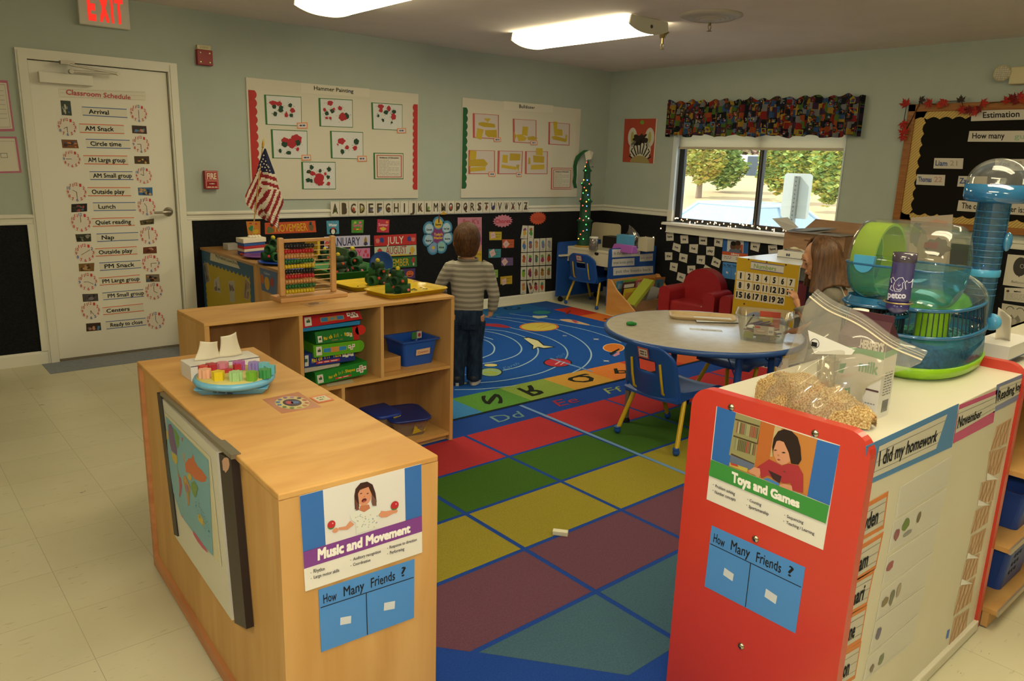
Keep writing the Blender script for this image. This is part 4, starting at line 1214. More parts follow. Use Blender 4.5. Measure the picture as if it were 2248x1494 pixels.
def friends(q,label,scr=True):
 s=Sheet(q,M('4a86c8',.6),.001)
 s.line([(.01,.285),(.99,.30)],.0022,INK,2).line([(.47,.29),(.475,.99)],.0022,INK,2)
 s.text('How',.04,.10,.17,.235,INK,bold=.006,wob=.008).text('Many',.24,.085,.45,.235,INK,bold=.006,wob=.008)
 s.text('Friends',.52,.08,.78,.23,INK,bold=.006,wob=.008).text('?',.85,.07,.90,.22,INK,bold=.006)
 s.poly([(.20,.55),(.31,.58),(.305,.70),(.195,.67)],M('c6cbd0',.5),2).poly([(.66,.56),(.78,.59),(.775,.72),(.655,.69)],M('c6cbd0',.5),2)
 return s.thing('counting_chart',label,'chart','How Many Friends charts')
friends(quad('b4',[(578,372),(745,392),(735,533),(570,508)],'x',-.005),'blue How Many Friends chart on the felt under the Library poster')
# ---- estimation board
EY0,EY1,EZ0,EZ1=-3.205,-5.15,1.055,2.0
eb=root('bulletin_board',(-.01,(EY0+EY1)/2,EZ0),'oak framed black bulletin board titled Estimation with a leaf garland','bulletin board')
OAK=noisy('oak_frame','8a5526','9c662f',(3,3,30),3,5,rough=.5)
B().box((-.018,EY1,EZ0),(-.001,EY0,EZ1),M('1d1a17',.9,.05)).build('backing',eb)
f=B().box((-.032,EY0-.058,EZ0),(-.001,EY0,EZ1),OAK).box((-.032,EY1,EZ0),(-.001,EY1+.058,EZ1),OAK).box((-.032,EY1,EZ1-.058),(-.001,EY0,EZ1),OAK).box((-.032,EY1,EZ0),(-.001,EY0,EZ0+.05),OAK)
f.build('frame',eb,bevel=.004)
def striped():
 m=bpy.data.materials.new('ribbed_border_paper');m.use_nodes=True
 nt=m.node_tree;L=nt.links.new;b=nt.nodes['Principled BSDF'];b.inputs['Roughness'].default_value=.7
 tc=nt.nodes.new('ShaderNodeTexCoord');w=nt.nodes.new('ShaderNodeTexWave');w.bands_direction='DIAGONAL';w.inputs['Scale'].default_value=26
 r=nt.nodes.new('ShaderNodeValToRGB');r.color_ramp.elements[0].color=lin('7a5a2a');r.color_ramp.elements[1].color=lin('c9a85a');r.color_ramp.elements[0].position=.02;r.color_ramp.elements[1].position=.16
 L(tc.outputs['Object'],w.inputs[0]);L(w.outputs['Fac'],r.inputs[0]);L(r.outputs[0],b.inputs['Base Color'])
 return m
def wave_border(horiz,a0,a1,e,sgn,w,n,mat):
 b=B();m=n*8;vs=[]
 for i in range(m+1):
  t=a0+(a1-a0)*i/m
  d=w-.018*abs(math.sin(math.pi*i/8))
  pq=[(-.0195,t,e),(-.0195,t,e+sgn*d)]if horiz else[(-.0195,e,t),(-.0195,e+sgn*d,t)]
  vs+=pq
 b.add(vs,[(2*i,2*i+1,2*i+3,2*i+2)for i in range(m)],mat)
 return b
SM=striped()
wave_border(False,EZ0+.05,EZ1-.058,EY0-.058,-1,.085,10,SM).build('scalloped_edging',eb)
wave_border(True,EY0-.058,EY1+.058,EZ1-.058,-1,.06,20,SM).build('scalloped_edging',eb)
wave_border(True,EY0-.058,EY1+.058,EZ0+.05,1,.06,20,SM).build('scalloped_edging',eb)
def estrip(qd,label,txt,grp=None):
 s=Sheet(quad('b3',qd,'x',-.0202),M('c9c0b0',.6),.0008)
 for t,c,mt,bo in txt:
  qtext(s,t,'b3',c,mt,3,bo)
 s.thing('board_strip',label,'sign','paper strips on the Estimation board')
FT=M('a89484')
BI=M('2f4a80')
estrip([(950,392),(1520,372),(1510,455),(943,472)],'white strip reading Estimation at the top of the framed black board',[('Estimation',[(1035,405),(1315,392),(1315,440),(1035,447)],INK,.01)])
estrip([(932,547),(1520,543),(1512,632),(918,628)],'white strip reading How many on the framed black board',[('How many',[(955,563),(1200,560),(1197,603),(953,603)],INK,.01),('gu',[(1272,568),(1350,566),(1348,605),(1270,605)],M('8fae8f'),.006)])
estrip([(665,753),(887,755),(880,836),(657,832)],'name strip with number 21 on the framed black board',[('Liam',[(675,770),(765,775),(762,812),(672,810)],BI,.012),('21',[(785,772),(840,774),(838,812),(783,810)],FT,.006)])
estrip([(533,877),(748,882),(741,964),(525,955)],'name strip with number 22 at the left of the framed black board',[('Thomas',[(542,895),(645,898),(642,935),(540,932)],BI,.012),('22',[(665,895),(725,898),(722,935),(662,935)],M('b58a7a'),.006)])
estrip([(850,890),(1070,893),(1062,975),(838,970)],'name strip partly hidden behind the clear plastic dome',[('Zay',[(858,905),(935,907),(930,948),(855,946)],BI,.012)])
estrip([(1130,762),(1420,760),(1412,850),(1122,848)],'white number strip seen through the clear plastic dome',[('Zoe  20',[(1150,778),(1335,776),(1332,815),(1148,817)],FT,.008)])
estrip([(850,1075),(1520,1105),(1510,1200),(836,1155)],'white strip for the correct number low on the framed black board',[('The correct number is:',[(875,1092),(1345,1125),(1342,1165),(870,1135)],INK,.008)])
# ---- leaf garland on the board frame
def maple(b,c,r,rot,mat,tilt):
 pts=[]
 half=[(0,1),(12,.62),(22,.72),(35,.42),(52,.95),(64,.6),(74,.66),(88,.38),(108,.72),(122,.42),(140,.38),(165,.3)]
 for dg,q in half+[(180,.12)]+[(360-d_,r_)for d_,r_ in half[:0:-1]]:
  a=rot+math.radians(dg)
  pts.append(V((c.x-.004-tilt*abs(math.sin(a*1.3))*.02*q,c.y+r*q*math.cos(a),c.z+r*q*math.sin(a))))
 ctr=V((c.x-.012-tilt*.01,c.y,c.z))
 n=len(pts)
 b.add([ctr]+pts,[(0,i+1,(i+1)%n+1)for i in range(n)],mat)
LM=[M('8f1f1b',.7),M('a82c22',.7),M('77201c',.7),M('b5451f',.7)]
DG=M('3a2a20',.7)
gl=root('leaf_garland',(-.04,-3.6,EZ1),'garland of red cloth maple leaves over the oak board frame','garland')
gx=[((450,345),44,1),((425,490),42,1),((435,560),44,1),((430,590),36,1),((562,312),36,0),((632,335),42,1),((690,350),30,3),((738,322),46,1),((868,315),38,0),((885,385),42,1),((940,380),46,2),((985,400),46,1),((1035,335),42,1),((1010,380),40,2),((1225,320),44,1),((1270,300),44,2),((1318,285),46,1),((1340,320),46,3),((1290,330),40,2),((1380,290),46,1),((1450,330),46,1),((1520,345),44,2)]
random.seed(21)
wire=[]
for(x,y),r,c in gx:
 p=at('b3',x,y,'x',-.045)
 rr=(at('b3',x+r,y,'x',-.045)-p).length*1.35
 b=B()
 maple(b,p,rr,random.uniform(0,6.28),DG if c==0 else LM[c],random.random())
 b.build('leaf',gl)
 wire.append(p+V((.008,0,0)))
o=wire[2:3]+[wire[1],wire[0]]+wire[4:8]+wire[8:]
B().tube(sorted(o,key=lambda p:-p.y-.2*p.z),.003,M('3a3020',.8),5).build('vine',gl)
# ---- emergency light high on the wall
p0,p1=at('b3',1250,60,'x',-.07),at('b3',1245,190,'x',-.07)
el=root('emergency_light',(-.05,p0.y-.15,p1.z),'beige emergency light box with a round lamp head near the ceiling','emergency light')
B().box((-.075,p0.y-.30,p1.z),(0,p0.y,p0.z),M('c9bd94',.5)).build('battery_box',el,bevel=.006)
hc=at('b3',1180,105,'x',-.09)
hb_=B();hd=V((-.75,-.35,-.25)).normalized()
hb_.lathe([(.0,-.05),(.03,-.045),(.055,-.01),(.056,.012),(.0,.012)],hc,M('c9bd94',.5),22,hd)
hb_.cyl(hc-hd*.03,V((-.05,p0.y-.02,p0.z-.03)),.012,M('c9bd94',.5))
hb_.build('lamp_head',el)
ln=B()
for i in range(-3,4):
 for j in range(-3,4):
  if i*i+j*j<11:
   x,y,_=basis(hd)
   ln.cbox(hc+hd*.014+x*i*.014+y*j*.014,(.011,.011,.006),M('b9b4a6',.1,.6),Matrix((x,y,hd)).transposed())
ln.build('lens',el)
# ---- balloon sheets low on the wall, right edge
for k_,(qd,lab,kind)in enumerate((([(935,-10),(1180,10),(1150,320),(885,285)],'white sheet with a black balloon drawing on the felt behind the cage',0),([(905,312),(1130,320),(1110,460),(893,435)],'small printed sheet below the black balloon drawing',1),([(880,462),(1120,500),(1090,790),(845,770)],'white sheet with a grey heart drawing behind the tissue box',2))):
 s=Sheet(quad('d7',qd,'x',-.005),M('cdc6b4',.6),.001)
 if kind==0:
  s.disc(.55,.36,.27,.30,M('3a3632'),2,26).poly([(.52,.66),(.58,.66),(.55,.70)],M('3a3632'),2)
  s.ring(.62,.34,.08,.07,.02,M('a8a498'),3).ring(.76,.34,.06,.07,.02,M('a8a498'),3).text('Balloon',.3,.82,.75,.89,M('6a665c'),2)
 elif kind==1:
  s.text('Balloon',.42,.2,.72,.3,INK,2,.02).disc(.15,.25,.07,.1,M('5a4030'),2)
  for j in range(5):
   s.scribble(.1,.42+.1*j,.9,.45+.1*j,M('8a8478'),k=2,word=.12)
 else:
  s.ring(.35,.2,.18,.15,.03,M('5a564e'),2,20,30,170).ring(.75,.2,.18,.15,.03,M('5a564e'),2,20,20,150)
  s.poly([(.3,.45),(.42,.3),(.55,.42),(.68,.3),(.8,.45),(.72,.7),(.55,.9),(.38,.7)],M('8e887c'),2).poly([(.42,.48),(.55,.42),(.66,.5),(.55,.76)],M('b5ae9e'),3)
 s.thing('drawing_sheet',lab,'paper')
 # -- RUG
FIB=(220,.5)
def rugm(h):
 k=('rug',h)
 if k not in MC:
  MC[k]=noisy('rug_pile_'+h,h,'%02x%02x%02x'%tuple(min(255,int(int(h[i:i+2],16)*1.13))for i in(0,2,4)),(170,170,170),1,3,rough=.95,spec=.08,lo=.3,hi=.7,bump=.25)
 return MC[k]
RB=rugm('1f3f86')
rug2=root('grid_rug',(-4.0,-3.4,0),'grid rug of red, green, yellow, purple and blue-grey squares with blue lines','rug')
# squares .376 x .564 (front to back x side to side); grid lines run along the walls
GX=[-5.23+.5605*i for i in range(-1,6)]
GY=[-2.827-.3757*i for i in range(0,6)]
B().ext([V(p)for p in((-1.05,-2.612,0),(-5.34,-2.612,0),(-5.34,-4.1,0),(-5.52,-4.1,0),(-5.52,-5.02,0),(-1.05,-5.02,0))],(0,0,.006),RB).build('pile_base',rug2)
COLS=['9c2f34','38591f','847a2c','5f3e4c','3e5a68']
for r in range(5):
 for c in range(0,7):
  x0,x1=-5.23+.5605*c+.011,-5.23+.5605*(c+1)-.011
  y1,y0=-2.827-.3757*r-.010,-2.827-.3757*(r+1)+.010
  if x1>-1.1:
   continue
  m=rugm(COLS[r])
  b=B()
  if r==4 and c==0:
   b.ext([(x0+.02,y1,.0055),(x1,y1,.0055),(x1,y0,.0055),(x0+.30,y0,.0055)][::-1],(0,0,.0012),m)
  elif r==3 and c==0:
   b.ext([(-5.51,y1,.0055),(x1,y1,.0055),(x1,y0,.0055),(x0,y0,.0055)][::-1],(0,0,.0012),m)
  else:
   b.box((x0,y0,.0055),(x1,y1,.0067),m)
  b.build('woven_square',rug2)
sr_=None
def floortext(t,k,c,col,parent,name='lettering',bold=.0):
 """lettering woven into a rug; c: photo corners of the word, cap top left, cap top right, baseline right, baseline left"""
 q=[at(k,x,y,'z',.0102 if parent is sr_ else .0072)for x,y in c]
 s=Sheet(q,WHITE,0,base=False)
 s.text(t,0,0,1,1,rugm(col),1,bold)
 return s.part(name,parent)
floortext('Dd','c6',[(553,1140),(820,1085),(880,1135),(640,1190)],'5d7f86',rug2)
floortext('Ee','c6',[(1125,995),(1330,955),(1385,1000),(1195,1045)],'8a2f44',rug2)
floortext('Ff','c6',[(1590,885),(1740,860),(1790,900),(1645,930)],'7f8f5a',rug2)
# ---- solar system alphabet rug in front of the back wall
sr=root('alphabet_rug',(-2.6,-1.3,0),'blue solar system rug with orbits, planets and an alphabet border','rug')
sr_=sr
SX0,SX1,SY0,SY1=-4.16,-.93,-2.61,-.10
B().box((SX0,SY0,0),(SX1,SY1,.009),rugm('1d4a90')).build('pile_base',sr)
zt=.0091
def flat(pts,col,parent,name,dz=.0):
 b=B();b.ext([V((x,y,zt+dz))for x,y in pts][::-1],(0,0,.0004),rugm(col))
 if b.v:pass
 return b.build(name,parent)
def rugsq(x0,y0,x1,y1,col):
 return flat([(x0,y0),(x0,y1),(x1,y1),(x1,y0)][::-1],col,sr,'border_square')
BW=.335
flat([(SX0,SY0),(SX1,SY0),(SX1,SY0+.022),(SX0,SY0+.022)],'1c2420',sr,'border_line')
bl,br_=at('c6',490,1095,'z',zt).x,at('c6',1345,895,'z',zt).x
ew=(br_-bl)/2
cl_={0:'4f7f36',1:'7a9142',2:'b3883c',3:'bf7034',4:'a83c2c',5:'b0532c',-1:'3672a4',-2:'2c5a94',-3:'5a4a84'}
for i in range(-3,6):
 x0=bl+ew*(i-0)
 if x0>SX1-.35 or x0+ew<SX0:continue
 rugsq(max(x0,SX0),SY0+.022,min(x0+ew,SX1-BW),SY0+BW,cl_[i])
def rline(k,pts,w,col,name='orbit_line'):
 b=B();P=[p if isinstance(p,V)else at(k,p[0],p[1],'z',zt)for p in pts]
 vs=[]
 for i,q in enumerate(P):
  d=P[min(i+1,len(P)-1)]-P[max(i-1,0)]
  e=V((-d.y,d.x,0)).normalized()*w*.5
  vs+=[q+e+V((0,0,.0006)),q-e+V((0,0,.0006))]
 b.add(vs,[(2*i+1,2*i+3,2*i+2,2*i)for i in range(len(P)-1)],rugm(col))
 return b.build(name,sr)
 # orbit lines
from mathutils import geometry as _g
def smooth(pts,n=6):
 out=[]
 for i in range(len(pts)-1):
  p0,p1,p2,p3=pts[max(i-1,0)],pts[i],pts[i+1],pts[min(i+2,len(pts)-1)]
  for j in range(n):
   t=j/n
   out.append(tuple(.5*((2*b)+(-a+c)*t+(2*a-5*b+4*c-d)*t*t+(-a+3*b-3*c+d)*t**3)for a,b,c,d in zip(p0,p1,p2,p3)))
 return out+[pts[-1]]
for pts in([(470,430),(530,445),(580,475),(604,515),(580,565),(480,607)],[(470,352),(640,383),(780,437),(850,510),(815,572),(680,622),(480,657)],[(495,340),(700,360),(870,410),(965,470),(1003,540),(960,612),(830,680),(680,717)],[(740,325),(930,370),(1100,422),(1230,492),(1270,560),(1248,618)],[(1160,685),(1000,747),(700,806),(475,829)],[(500,234),(700,255),(1000,310),(1190,350),(1370,432),(1468,520),(1482,600),(1420,680),(1310,740)],[(800,855),(500,885),(240,893)],[(620,228),(850,250),(1200,300),(1450,352),(1640,412),(1760,462)],[(740,200),(1000,235),(1300,275),(1640,338)],[(300,640),(380,630)],[(300,757),(470,748)],[(470,400),(590,435)]):
 rline('c6',smooth(pts),.012,'8aa8bc')
def planet(k,x,y,rx,ry,col,edge=None,stripes=None,name='planet'):
 b=B()
 for j,(f,c)in enumerate(((1.0,edge),(.9,col))):
  if c is None:continue
  pts=[at(k,x+rx*f*math.cos(2*math.pi*i/28),y+ry*f*math.sin(2*math.pi*i/28),'z',zt+.0008+.0004*j)for i in range(28)]
  b.add(pts,[tuple(range(28))[::-1]],rugm(c))
 for st in(stripes or[]):
  pts=[at(k,px,py,'z',zt+.0018)for px,py in st[1]]
  b.add(pts,[tuple(range(len(pts)))[::-1]],rugm(st[0]))
 return b.build(name,sr)
planet('d5',305,1103,305,68,'b3a54c','b8602c',[('b8702c',[(260,1110),(275,1110),(400,1065),(385,1065)]),('b8702c',[(310,1130),(325,1130),(500,1075),(485,1073)])])
planet('d5',345,880,155,30,'2f7070','1f4a60')
planet('c6',1180,645,132,40,'9c2f3e','1c2420',[('c4a0a0',[(1150,660),(1165,662),(1210,635),(1195,633)]),('c4a0a0',[(1200,665),(1212,665),(1250,640),(1238,638)])])
planet('c6',570,732,108,40,'7f9a72','1c2420',[('8a9a44',[(500,735),(560,720),(640,735),(600,755)])])
planet('c6',1690,510,100,40,'bb6a2c','c8a878',[('1c2420',[(1650,560),(1740,515),(1745,525),(1665,580)]),('b07a90',[(1680,580),(1740,540),(1745,570),(1700,590)])])
planet('c6',570,668,66,14,'b8b078','1c2420',name='moon')
planet('c6',315,832,42,10,'b8b078','1c2420',name='moon')
def patch(k,pts,col,name,dz=.0012):
 P=[at(k,x,y,'z',zt+dz)for x,y in pts]
 b=B();b.add(P,[tuple(range(len(P)))[::-1]],rugm(col));return b.build(name,sr)
rk=patch('c6',[(860,418),(915,412),(1010,440),(1058,485),(1165,502),(1060,520),(1000,508),(945,530),(950,492)],'1c2420','rocket_outline',.0010)
patch('c6',[(870,424),(915,420),(1000,446),(1050,490),(1140,502),(1055,512),(1000,500),(955,520),(960,488)],'b9b690','rocket_picture',.0016)
for x,y,c in((945,440,'6a8ab0'),(975,465,'4a8a9a'),(1000,485,'8a6a9a')):
 planet('c6',x,y,20,9,c,'1c2420',name='porthole')
patch('c6',[(495,288),(640,292),(700,305),(765,325),(700,328),(495,308)],'8f2f3a','rocket_picture')
patch('d5',[(205,930),(300,935),(420,930),(440,950),(330,970),(290,975),(210,955)],'a8b098','space_station_picture')
patch('d5',[(620,985),(760,985),(850,1000),(960,1030),(1090,1070),(1070,1080),(930,1060),(760,1030),(660,1010)],'b89a78','satellite_picture')
patch('d5',[(800,1000),(850,995),(920,1035),(860,1040)],'a04a5a','satellite_picture',.0018)
for(k,x,y,r)in(('c6',1530,432,50),('c6',1622,630,55),('d5',700,1240,60)):
 b=B();c=at(k,x,y,'z',zt+.0012);rr=(at(k,x+r,y,'z',zt)-c).length*.8
 for a in range(4):
  d=V((math.cos(a*math.pi/4),math.sin(a*math.pi/4),0))*rr*(1 if a%2==0 else .55);e=V((-d.y,d.x,0)).normalized()*.007
  b.add([c-d,c+e,c+d,c-e],[(3,2,1,0)],rugm('c4cccc'))
 b.build('star',sr)
floortext('Earth','c6',[(680,690),(820,640),(832,660),(692,712)],'4f7ab0',sr)
floortext('Mars','c6',[(1165,590),(1235,545),(1250,575),(1180,620)],'3f6aa6',sr)
floortext('S','c6',[(515,1030),(480,945),(650,925),(685,1015)],'20241c',sr,bold=.01)
floortext('R','c6',[(945,950),(1125,910),(940,850),(805,883)],'20241c',sr,bold=.01)
floortext('Q','c6',[(1300,825),(1540,820),(1480,755),(1245,780)],'20241c',sr,bold=.01)
floortext('P','c6',[(1700,745),(1850,740),(1800,690),(1690,700)],'20241c',sr,bold=.01)
# far and right-hand borders
for i,c in enumerate(('23558c','2a5f8a','3a7468','2a6a9a','4a5f98')):
 x1=SX1-.29-.62*i
 if x1-.62>SX0:rugsq(x1-.62,SY1-BW,x1,SY1,c)
for i,c in enumerate(('2a4a84','a83226','b9642a','b98a38','6f8a3c','3f7a5a')):
 y1=SY1-.02-.37*i
 if y1-.36<SY0+BW:break
 flat([(SX1-.27,y1-.37),(SX1,y1-.37),(SX1,y1),(SX1-.27,y1)],c,sr,'border_square')
floortext('G','c6',[(840,165),(840,142),(690,142),(690,165)],'16304a',sr,bold=.006)
floortext('I','d5',[(700,900),(780,850),(800,860),(730,915)],'7a241c',sr)
floortext('J','d5',[(1225,1010),(1330,970),(1420,990),(1330,1020)],'5a2c14',sr)
# ---- strips of blue tape on the rugs
for pts,l in(([(1142,889),(1507,1040)],'long strip of light blue tape running across the red and green rug squares'),([(1208,786),(1300,815)],'short strip of light blue tape on the solar system rug')):
 a,c=[at('0',x,y,'z',.0098 if pts[0][1]<850 else .0076)for x,y in pts]
 d=(c-a).normalized();e=V((-d.y,d.x,0))*.0115
 tag(B().ext([a-e,c-e,c+e,a+e],(0,0,.0007),M('5f86b8',.6)).build('tape_strip'),l,'tape','blue tape on the rugs')
 # ---- small white block on the rug
pc=at('e6',657,712,'z',.0068)
R=Matrix.Rotation(math.radians(-52),3,'Z')
tag(B().cbox(pc+V((0,0,.009)),(.062,.026,.018),M('d6d2b4',.4),R).build('toy_brick',bevel=.002),'small cream toy brick lying on the yellow rug square','toy brick')
# -- WOOD SHELVES IN FRONT
PLY=noisy('birch_plywood','b98a4c','c99c5c',(2.2,7,7),1.6,6,rough=.55,spec=.3,dist=.6)
PLYV=noisy('birch_plywood_upright','bb8d50','c99e62',(9,9,1.0),1.3,6,rough=.55,spec=.3,dist=.6)
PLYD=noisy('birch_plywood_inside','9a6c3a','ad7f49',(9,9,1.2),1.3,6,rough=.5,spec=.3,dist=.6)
EDGE=noisy('plywood_edge','a87a44','c08f58',(4,4,160),1,2,rough=.55)
TRIMW=noisy('pine_edging','b3764a','c78a5a',(3,3,22),1,4,rough=.5)
BX0,BX1,BY0,BY1,BZ=-5.455,-4.198,-2.842,-2.505,.785
sb=root('open_shelf',((BX0+BX1)/2,(BY0+BY1)/2,0),'open birch plywood shelf holding game boxes and blue bins','shelf')
B().box((BX0,BY0,BZ-.014),(BX1,BY1,BZ),PLY).build('top_board',sb,bevel=.002)
B().box((BX0,BY0,.0075),(BX0+.02,BY1,BZ-.014),PLYV).build('side_panel',sb)
B().box((BX1-.02,BY0,.0075),(BX1,BY1,BZ-.014),PLYV).build('side_panel',sb)
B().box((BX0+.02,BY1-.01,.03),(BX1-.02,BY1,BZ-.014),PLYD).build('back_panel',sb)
B().box((BX0+.02,BY0+.004,.404),(BX1-.02,BY1-.01,.42),PLY).build('shelf_board',sb)
B().box((BX0+.02,BY0+.004,.037),(BX1-.02,BY1-.01,.053),PLY).build('shelf_board',sb)
B().box((BX0+.02,BY0+.03,.0075),(BX1-.02,BY0+.045,.037),PLYV).build('kick_board',sb)
for x,z0,z1 in((-5.045,.42,BZ-.014),(-4.632,.42,BZ-.014),(-4.845,.053,.404)):
 B().box((x,BY0+.002,z0),(x+.017,BY1-.01,z1),PLYV).build('divider',sb)
 # front shelf, seen from its back and end
OA=V((-5.872,-4.484,0));ex=V((.99885,-.048,0));ey=V((.048,.99885,0));ez=V((0,0,1))
TA=Matrix(((ex.x,ey.x,0,OA.x),(ex.y,ey.y,0,OA.y),(0,0,1,0),(0,0,0,1)))
AW,AL,AH=.398,1.262,.766
sa=root('open_shelf',(OA+ex*AW/2+ey*AL/2).to_tuple(),'birch plywood shelf in front with map on its back and posters on its end','shelf')
B(TA).box((0,0,AH-.016),(AW,AL,AH),PLY).build('top_board',sa,bevel=.003)
B(TA).box((.004,.001,.0072),(AW,.02,AH-.016),PLYV).build('end_panel',sa)
B(TA).box((.004,AL-.02,.0072),(AW,AL,AH-.016),PLYV).build('end_panel',sa)
B(TA).box((.012,.02,.02),(.022,AL-.02,AH-.016),PLYV).build('back_panel',sa)
B(TA).box((.0,AL-.026,.0072),(.012,AL,AH-.016),TRIMW).box((.0,.0,.0072),(.012,.016,AH-.016),PLYV).box((0,.016,.0072),(.012,AL-.026,.05),TRIMW).build('edge_strip',sa)
B(TA).box((.03,.02,.06),(AW-.004,AL-.02,.076),PLY).build('shelf_board',sa)
B(TA).box((.03,.02,.40),(AW-.004,AL-.02,.416),PLY).build('shelf_board',sa)
NF=-ey
NL=-ex
PF=OA+V((0,0,.4))-ey*.0005
# ---- Music and Movement poster
s=Sheet(quadn('c3',[(718,700),(1240,562),(1245,942),(743,1110)],PF,NF),M('d9d5ca',.4),.001)
BLP=M('2f66ac',.35)
s.rect(0,0,1,.58,M('d2cec8',.4)).rect(0,0,.175,.58,BLP,2).rect(.85,0,1,.58,BLP,2)
PUR=M('7a3c88',.4)
s.poly([(0,.575),(1,.575),(1,.755),(0,.755)],PUR,2)
WH=M('e8e4da',.4)
qtext(s,'Music and Movement','e1',[(172,1052),(1125,782),(1125,862),(172,1158)],WH,4,.03)
for t,c in(('Rhythm',[(130,1252),(247,1228),(247,1262),(130,1290)]),('Large motor skills',[(133,1318),(395,1243),(395,1275),(133,1350)]),('Auditory recognition',[(537,1130),(822,1045),(822,1075),(537,1160)]),('Coordination',[(537,1187),(715,1135),(715,1165),(537,1217)]),('Response to direction',[(912,1005),(1192,922),(1192,950),(912,1035)]),('Performing',[(915,1060),(1063,1018),(1063,1048),(915,1092)])):
 qtext(s,t,'e1',c,M('3a3632'),3,.008)
for x,y in((103,1290),(108,1348),(512,1156),(514,1213),(891,1031),(891,1088)):
 blob(s,'e1',x,y,4,4,M('3a3632'),3,0)
SK,SKD,HR=M('c98a68',.5),M('b5704f',.5),M('3a1f1a',.5)
ppoly(s,'e1',[(548,500),(560,430),(610,370),(680,355),(735,385),(765,470),(778,560),(730,590),(725,480),(690,400),(620,410),(585,480),(600,610),(555,640)],HR,4)
blob(s,'e1',652,500,75,100,SK,3,0,26)
ppoly(s,'e1',[(580,470),(600,400),(660,372),(715,395),(728,450),(700,405),(640,425),(605,440)],HR,5)
ppoly(s,'e1',[(555,530),(590,590),(598,640),(565,650)],M('6a4034'),5);ppoly(s,'e1',[(725,480),(775,545),(775,600),(735,600),(722,560)],M('6a4a40'),5)
blob(s,'e1',648,545,26,20,M('5a1e1e'),5,0,18);blob(s,'e1',648,555,16,9,M('a04a48'),6,0,14)
for x in(617,684):
 blob(s,'e1',x,475,11,5,HR,5,0,12)
blob(s,'e1',652,505,9,6,SKD,5,0,10)
ppoly(s,'e1',[(610,600),(700,590),(715,640),(650,668),(600,645)],SKD,3)
ppoly(s,'e1',[(590,648),(650,665),(720,620),(790,600),(820,660),(785,705),(800,820),(690,850),(570,885),(560,770),(515,745),(505,690),(540,660)],M('cfd0c4',.5),5)
random.seed(4)
for _ in range(34):
 blob(s,'e1',random.uniform(560,780),random.uniform(675,820),7,6,M(random.choice(['b8a0b8','a8b894','c8b07a','98a8b8'])),6,.5,8)
ppoly(s,'e1',[(505,755),(550,790),(480,845),(395,850),(385,825),(460,810)],SK,4)
ppoly(s,'e1',[(800,650),(870,655),(950,640),(958,672),(880,715),(825,720),(795,695)],SK,4)
blob(s,'e1',355,852,34,24,SK,5,.2,14);blob(s,'e1',970,655,24,18,SK,5,.2,14)
for x,y in((313,797),(962,597)):
 blob(s,'e1',x,y,42,46,M('3f7a3a'),5,0,20);blob(s,'e1',x,y-6,41,38,M('b3262c'),6,0,20);blob(s,'e1',x+12,y-18,7,8,M('e0a0a0'),7,0,10)
s.thing('activity_poster','Music and Movement poster of a child with red shakers on the plywood end','poster')
friends(quadn('c3',[(800,1103),(1212,970),(1210,1222),(812,1370)],PF,NF),'blue How Many Friends chart below the Music and Movement poster')
# ---- whiteboard panel with world map on the shelf's back
PL=OA-ex*.0005
wb=root('whiteboard',(OA+ey*.5+V((0,0,.15))-ex*.01).to_tuple(),'white board in dark rails with a world map, fixed to the plywood shelf back','whiteboard')
q=quadn('c3',[(118,262),(372,510),(438,1232),(192,870)],PL,NL)
b=B();b.hexa([q[3]+ex*.011,q[2]+ex*.011,q[1]+ex*.011,q[0]+ex*.011]+[q[3]-ex*.006,q[2]-ex*.006,q[1]-ex*.006,q[0]-ex*.006],M('cfcbbc',.25,.5));b.build('board_surface',wb)
DKR=M('2c2220',.4,.4)
def railbox(qd,t,name,mat=DKR):
 q=quadn('c3',qd,PL-ex*t,NL)
 b=B();b.hexa([p+ex*(t+.011)for p in(q[3],q[2],q[1],q[0])]+[q[3],q[2],q[1],q[0]],mat)
 return b.build(name,wb)
railbox([(106,256),(122,268),(196,874),(180,866)],.010,'side_rail')
railbox([(372,516),(424,545),(490,1272),(440,1245)],.008,'side_rail')
railbox([(120,256),(425,525),(425,545),(120,268)],.012,'top_rail',M('8a8474',.3,.5,metal=.6))
lb=quadn('e2',[(560,540),(600,535),(612,600),(565,610)],PL-ex*.009,NL)
s=Sheet(quadn('e2',[(555,530),(612,530),(612,655),(555,655)],PL-ex*.0198,NL),WHITE,.0006,base=False)
s.disc(.5,.5,.5,.5,M('c49a82',.6),1,16,.3)
s.part('peeled_label',wb)
s=Sheet(quadn('e2',[(80,165),(452,535),(548,1432),(205,962)],PL-ex*.0072,NL),M('cfc8a8',.35),.001)
SEA=M('6aa3b4',.3)
ppoly(s,'e2',[(92,200),(443,560),(522,1380),(330,1160),(215,1010),(150,820),(110,560)],SEA,2)
def land(pts,col,k=3):
 ppoly(s,'e2',pts,M(col,.35),k)
land([(112,265),(135,260),(150,300),(165,380),(185,470),(188,520),(165,500),(140,480),(125,420),(115,340)],'6a4a7c')
land([(95,315),(110,320),(114,380),(100,390)],'c2a838')
land([(138,490),(165,505),(188,525),(192,570),(182,598),(165,575),(148,545)],'c2a838',4)
land([(182,600),(195,640),(205,680),(195,670)],'8a8a50')
land([(152,290),(180,320),(205,370),(204,440),(190,465),(175,400)],'5f8f3c')
land([(202,690),(220,705),(232,770),(225,820),(210,870),(204,850),(208,800)],'a8455c')
land([(195,670),(210,680),(208,700),(197,700)],'b5803c',4)
land([(255,590),(285,545),(308,545),(320,505),(332,560),(360,610),(400,650),(440,705),(430,740),(395,745),(370,730),(340,720),(320,690),(290,665),(265,660)],'c4602c')
land([(278,680),(300,668),(318,705),(308,735),(285,715)],'c2a838',4)
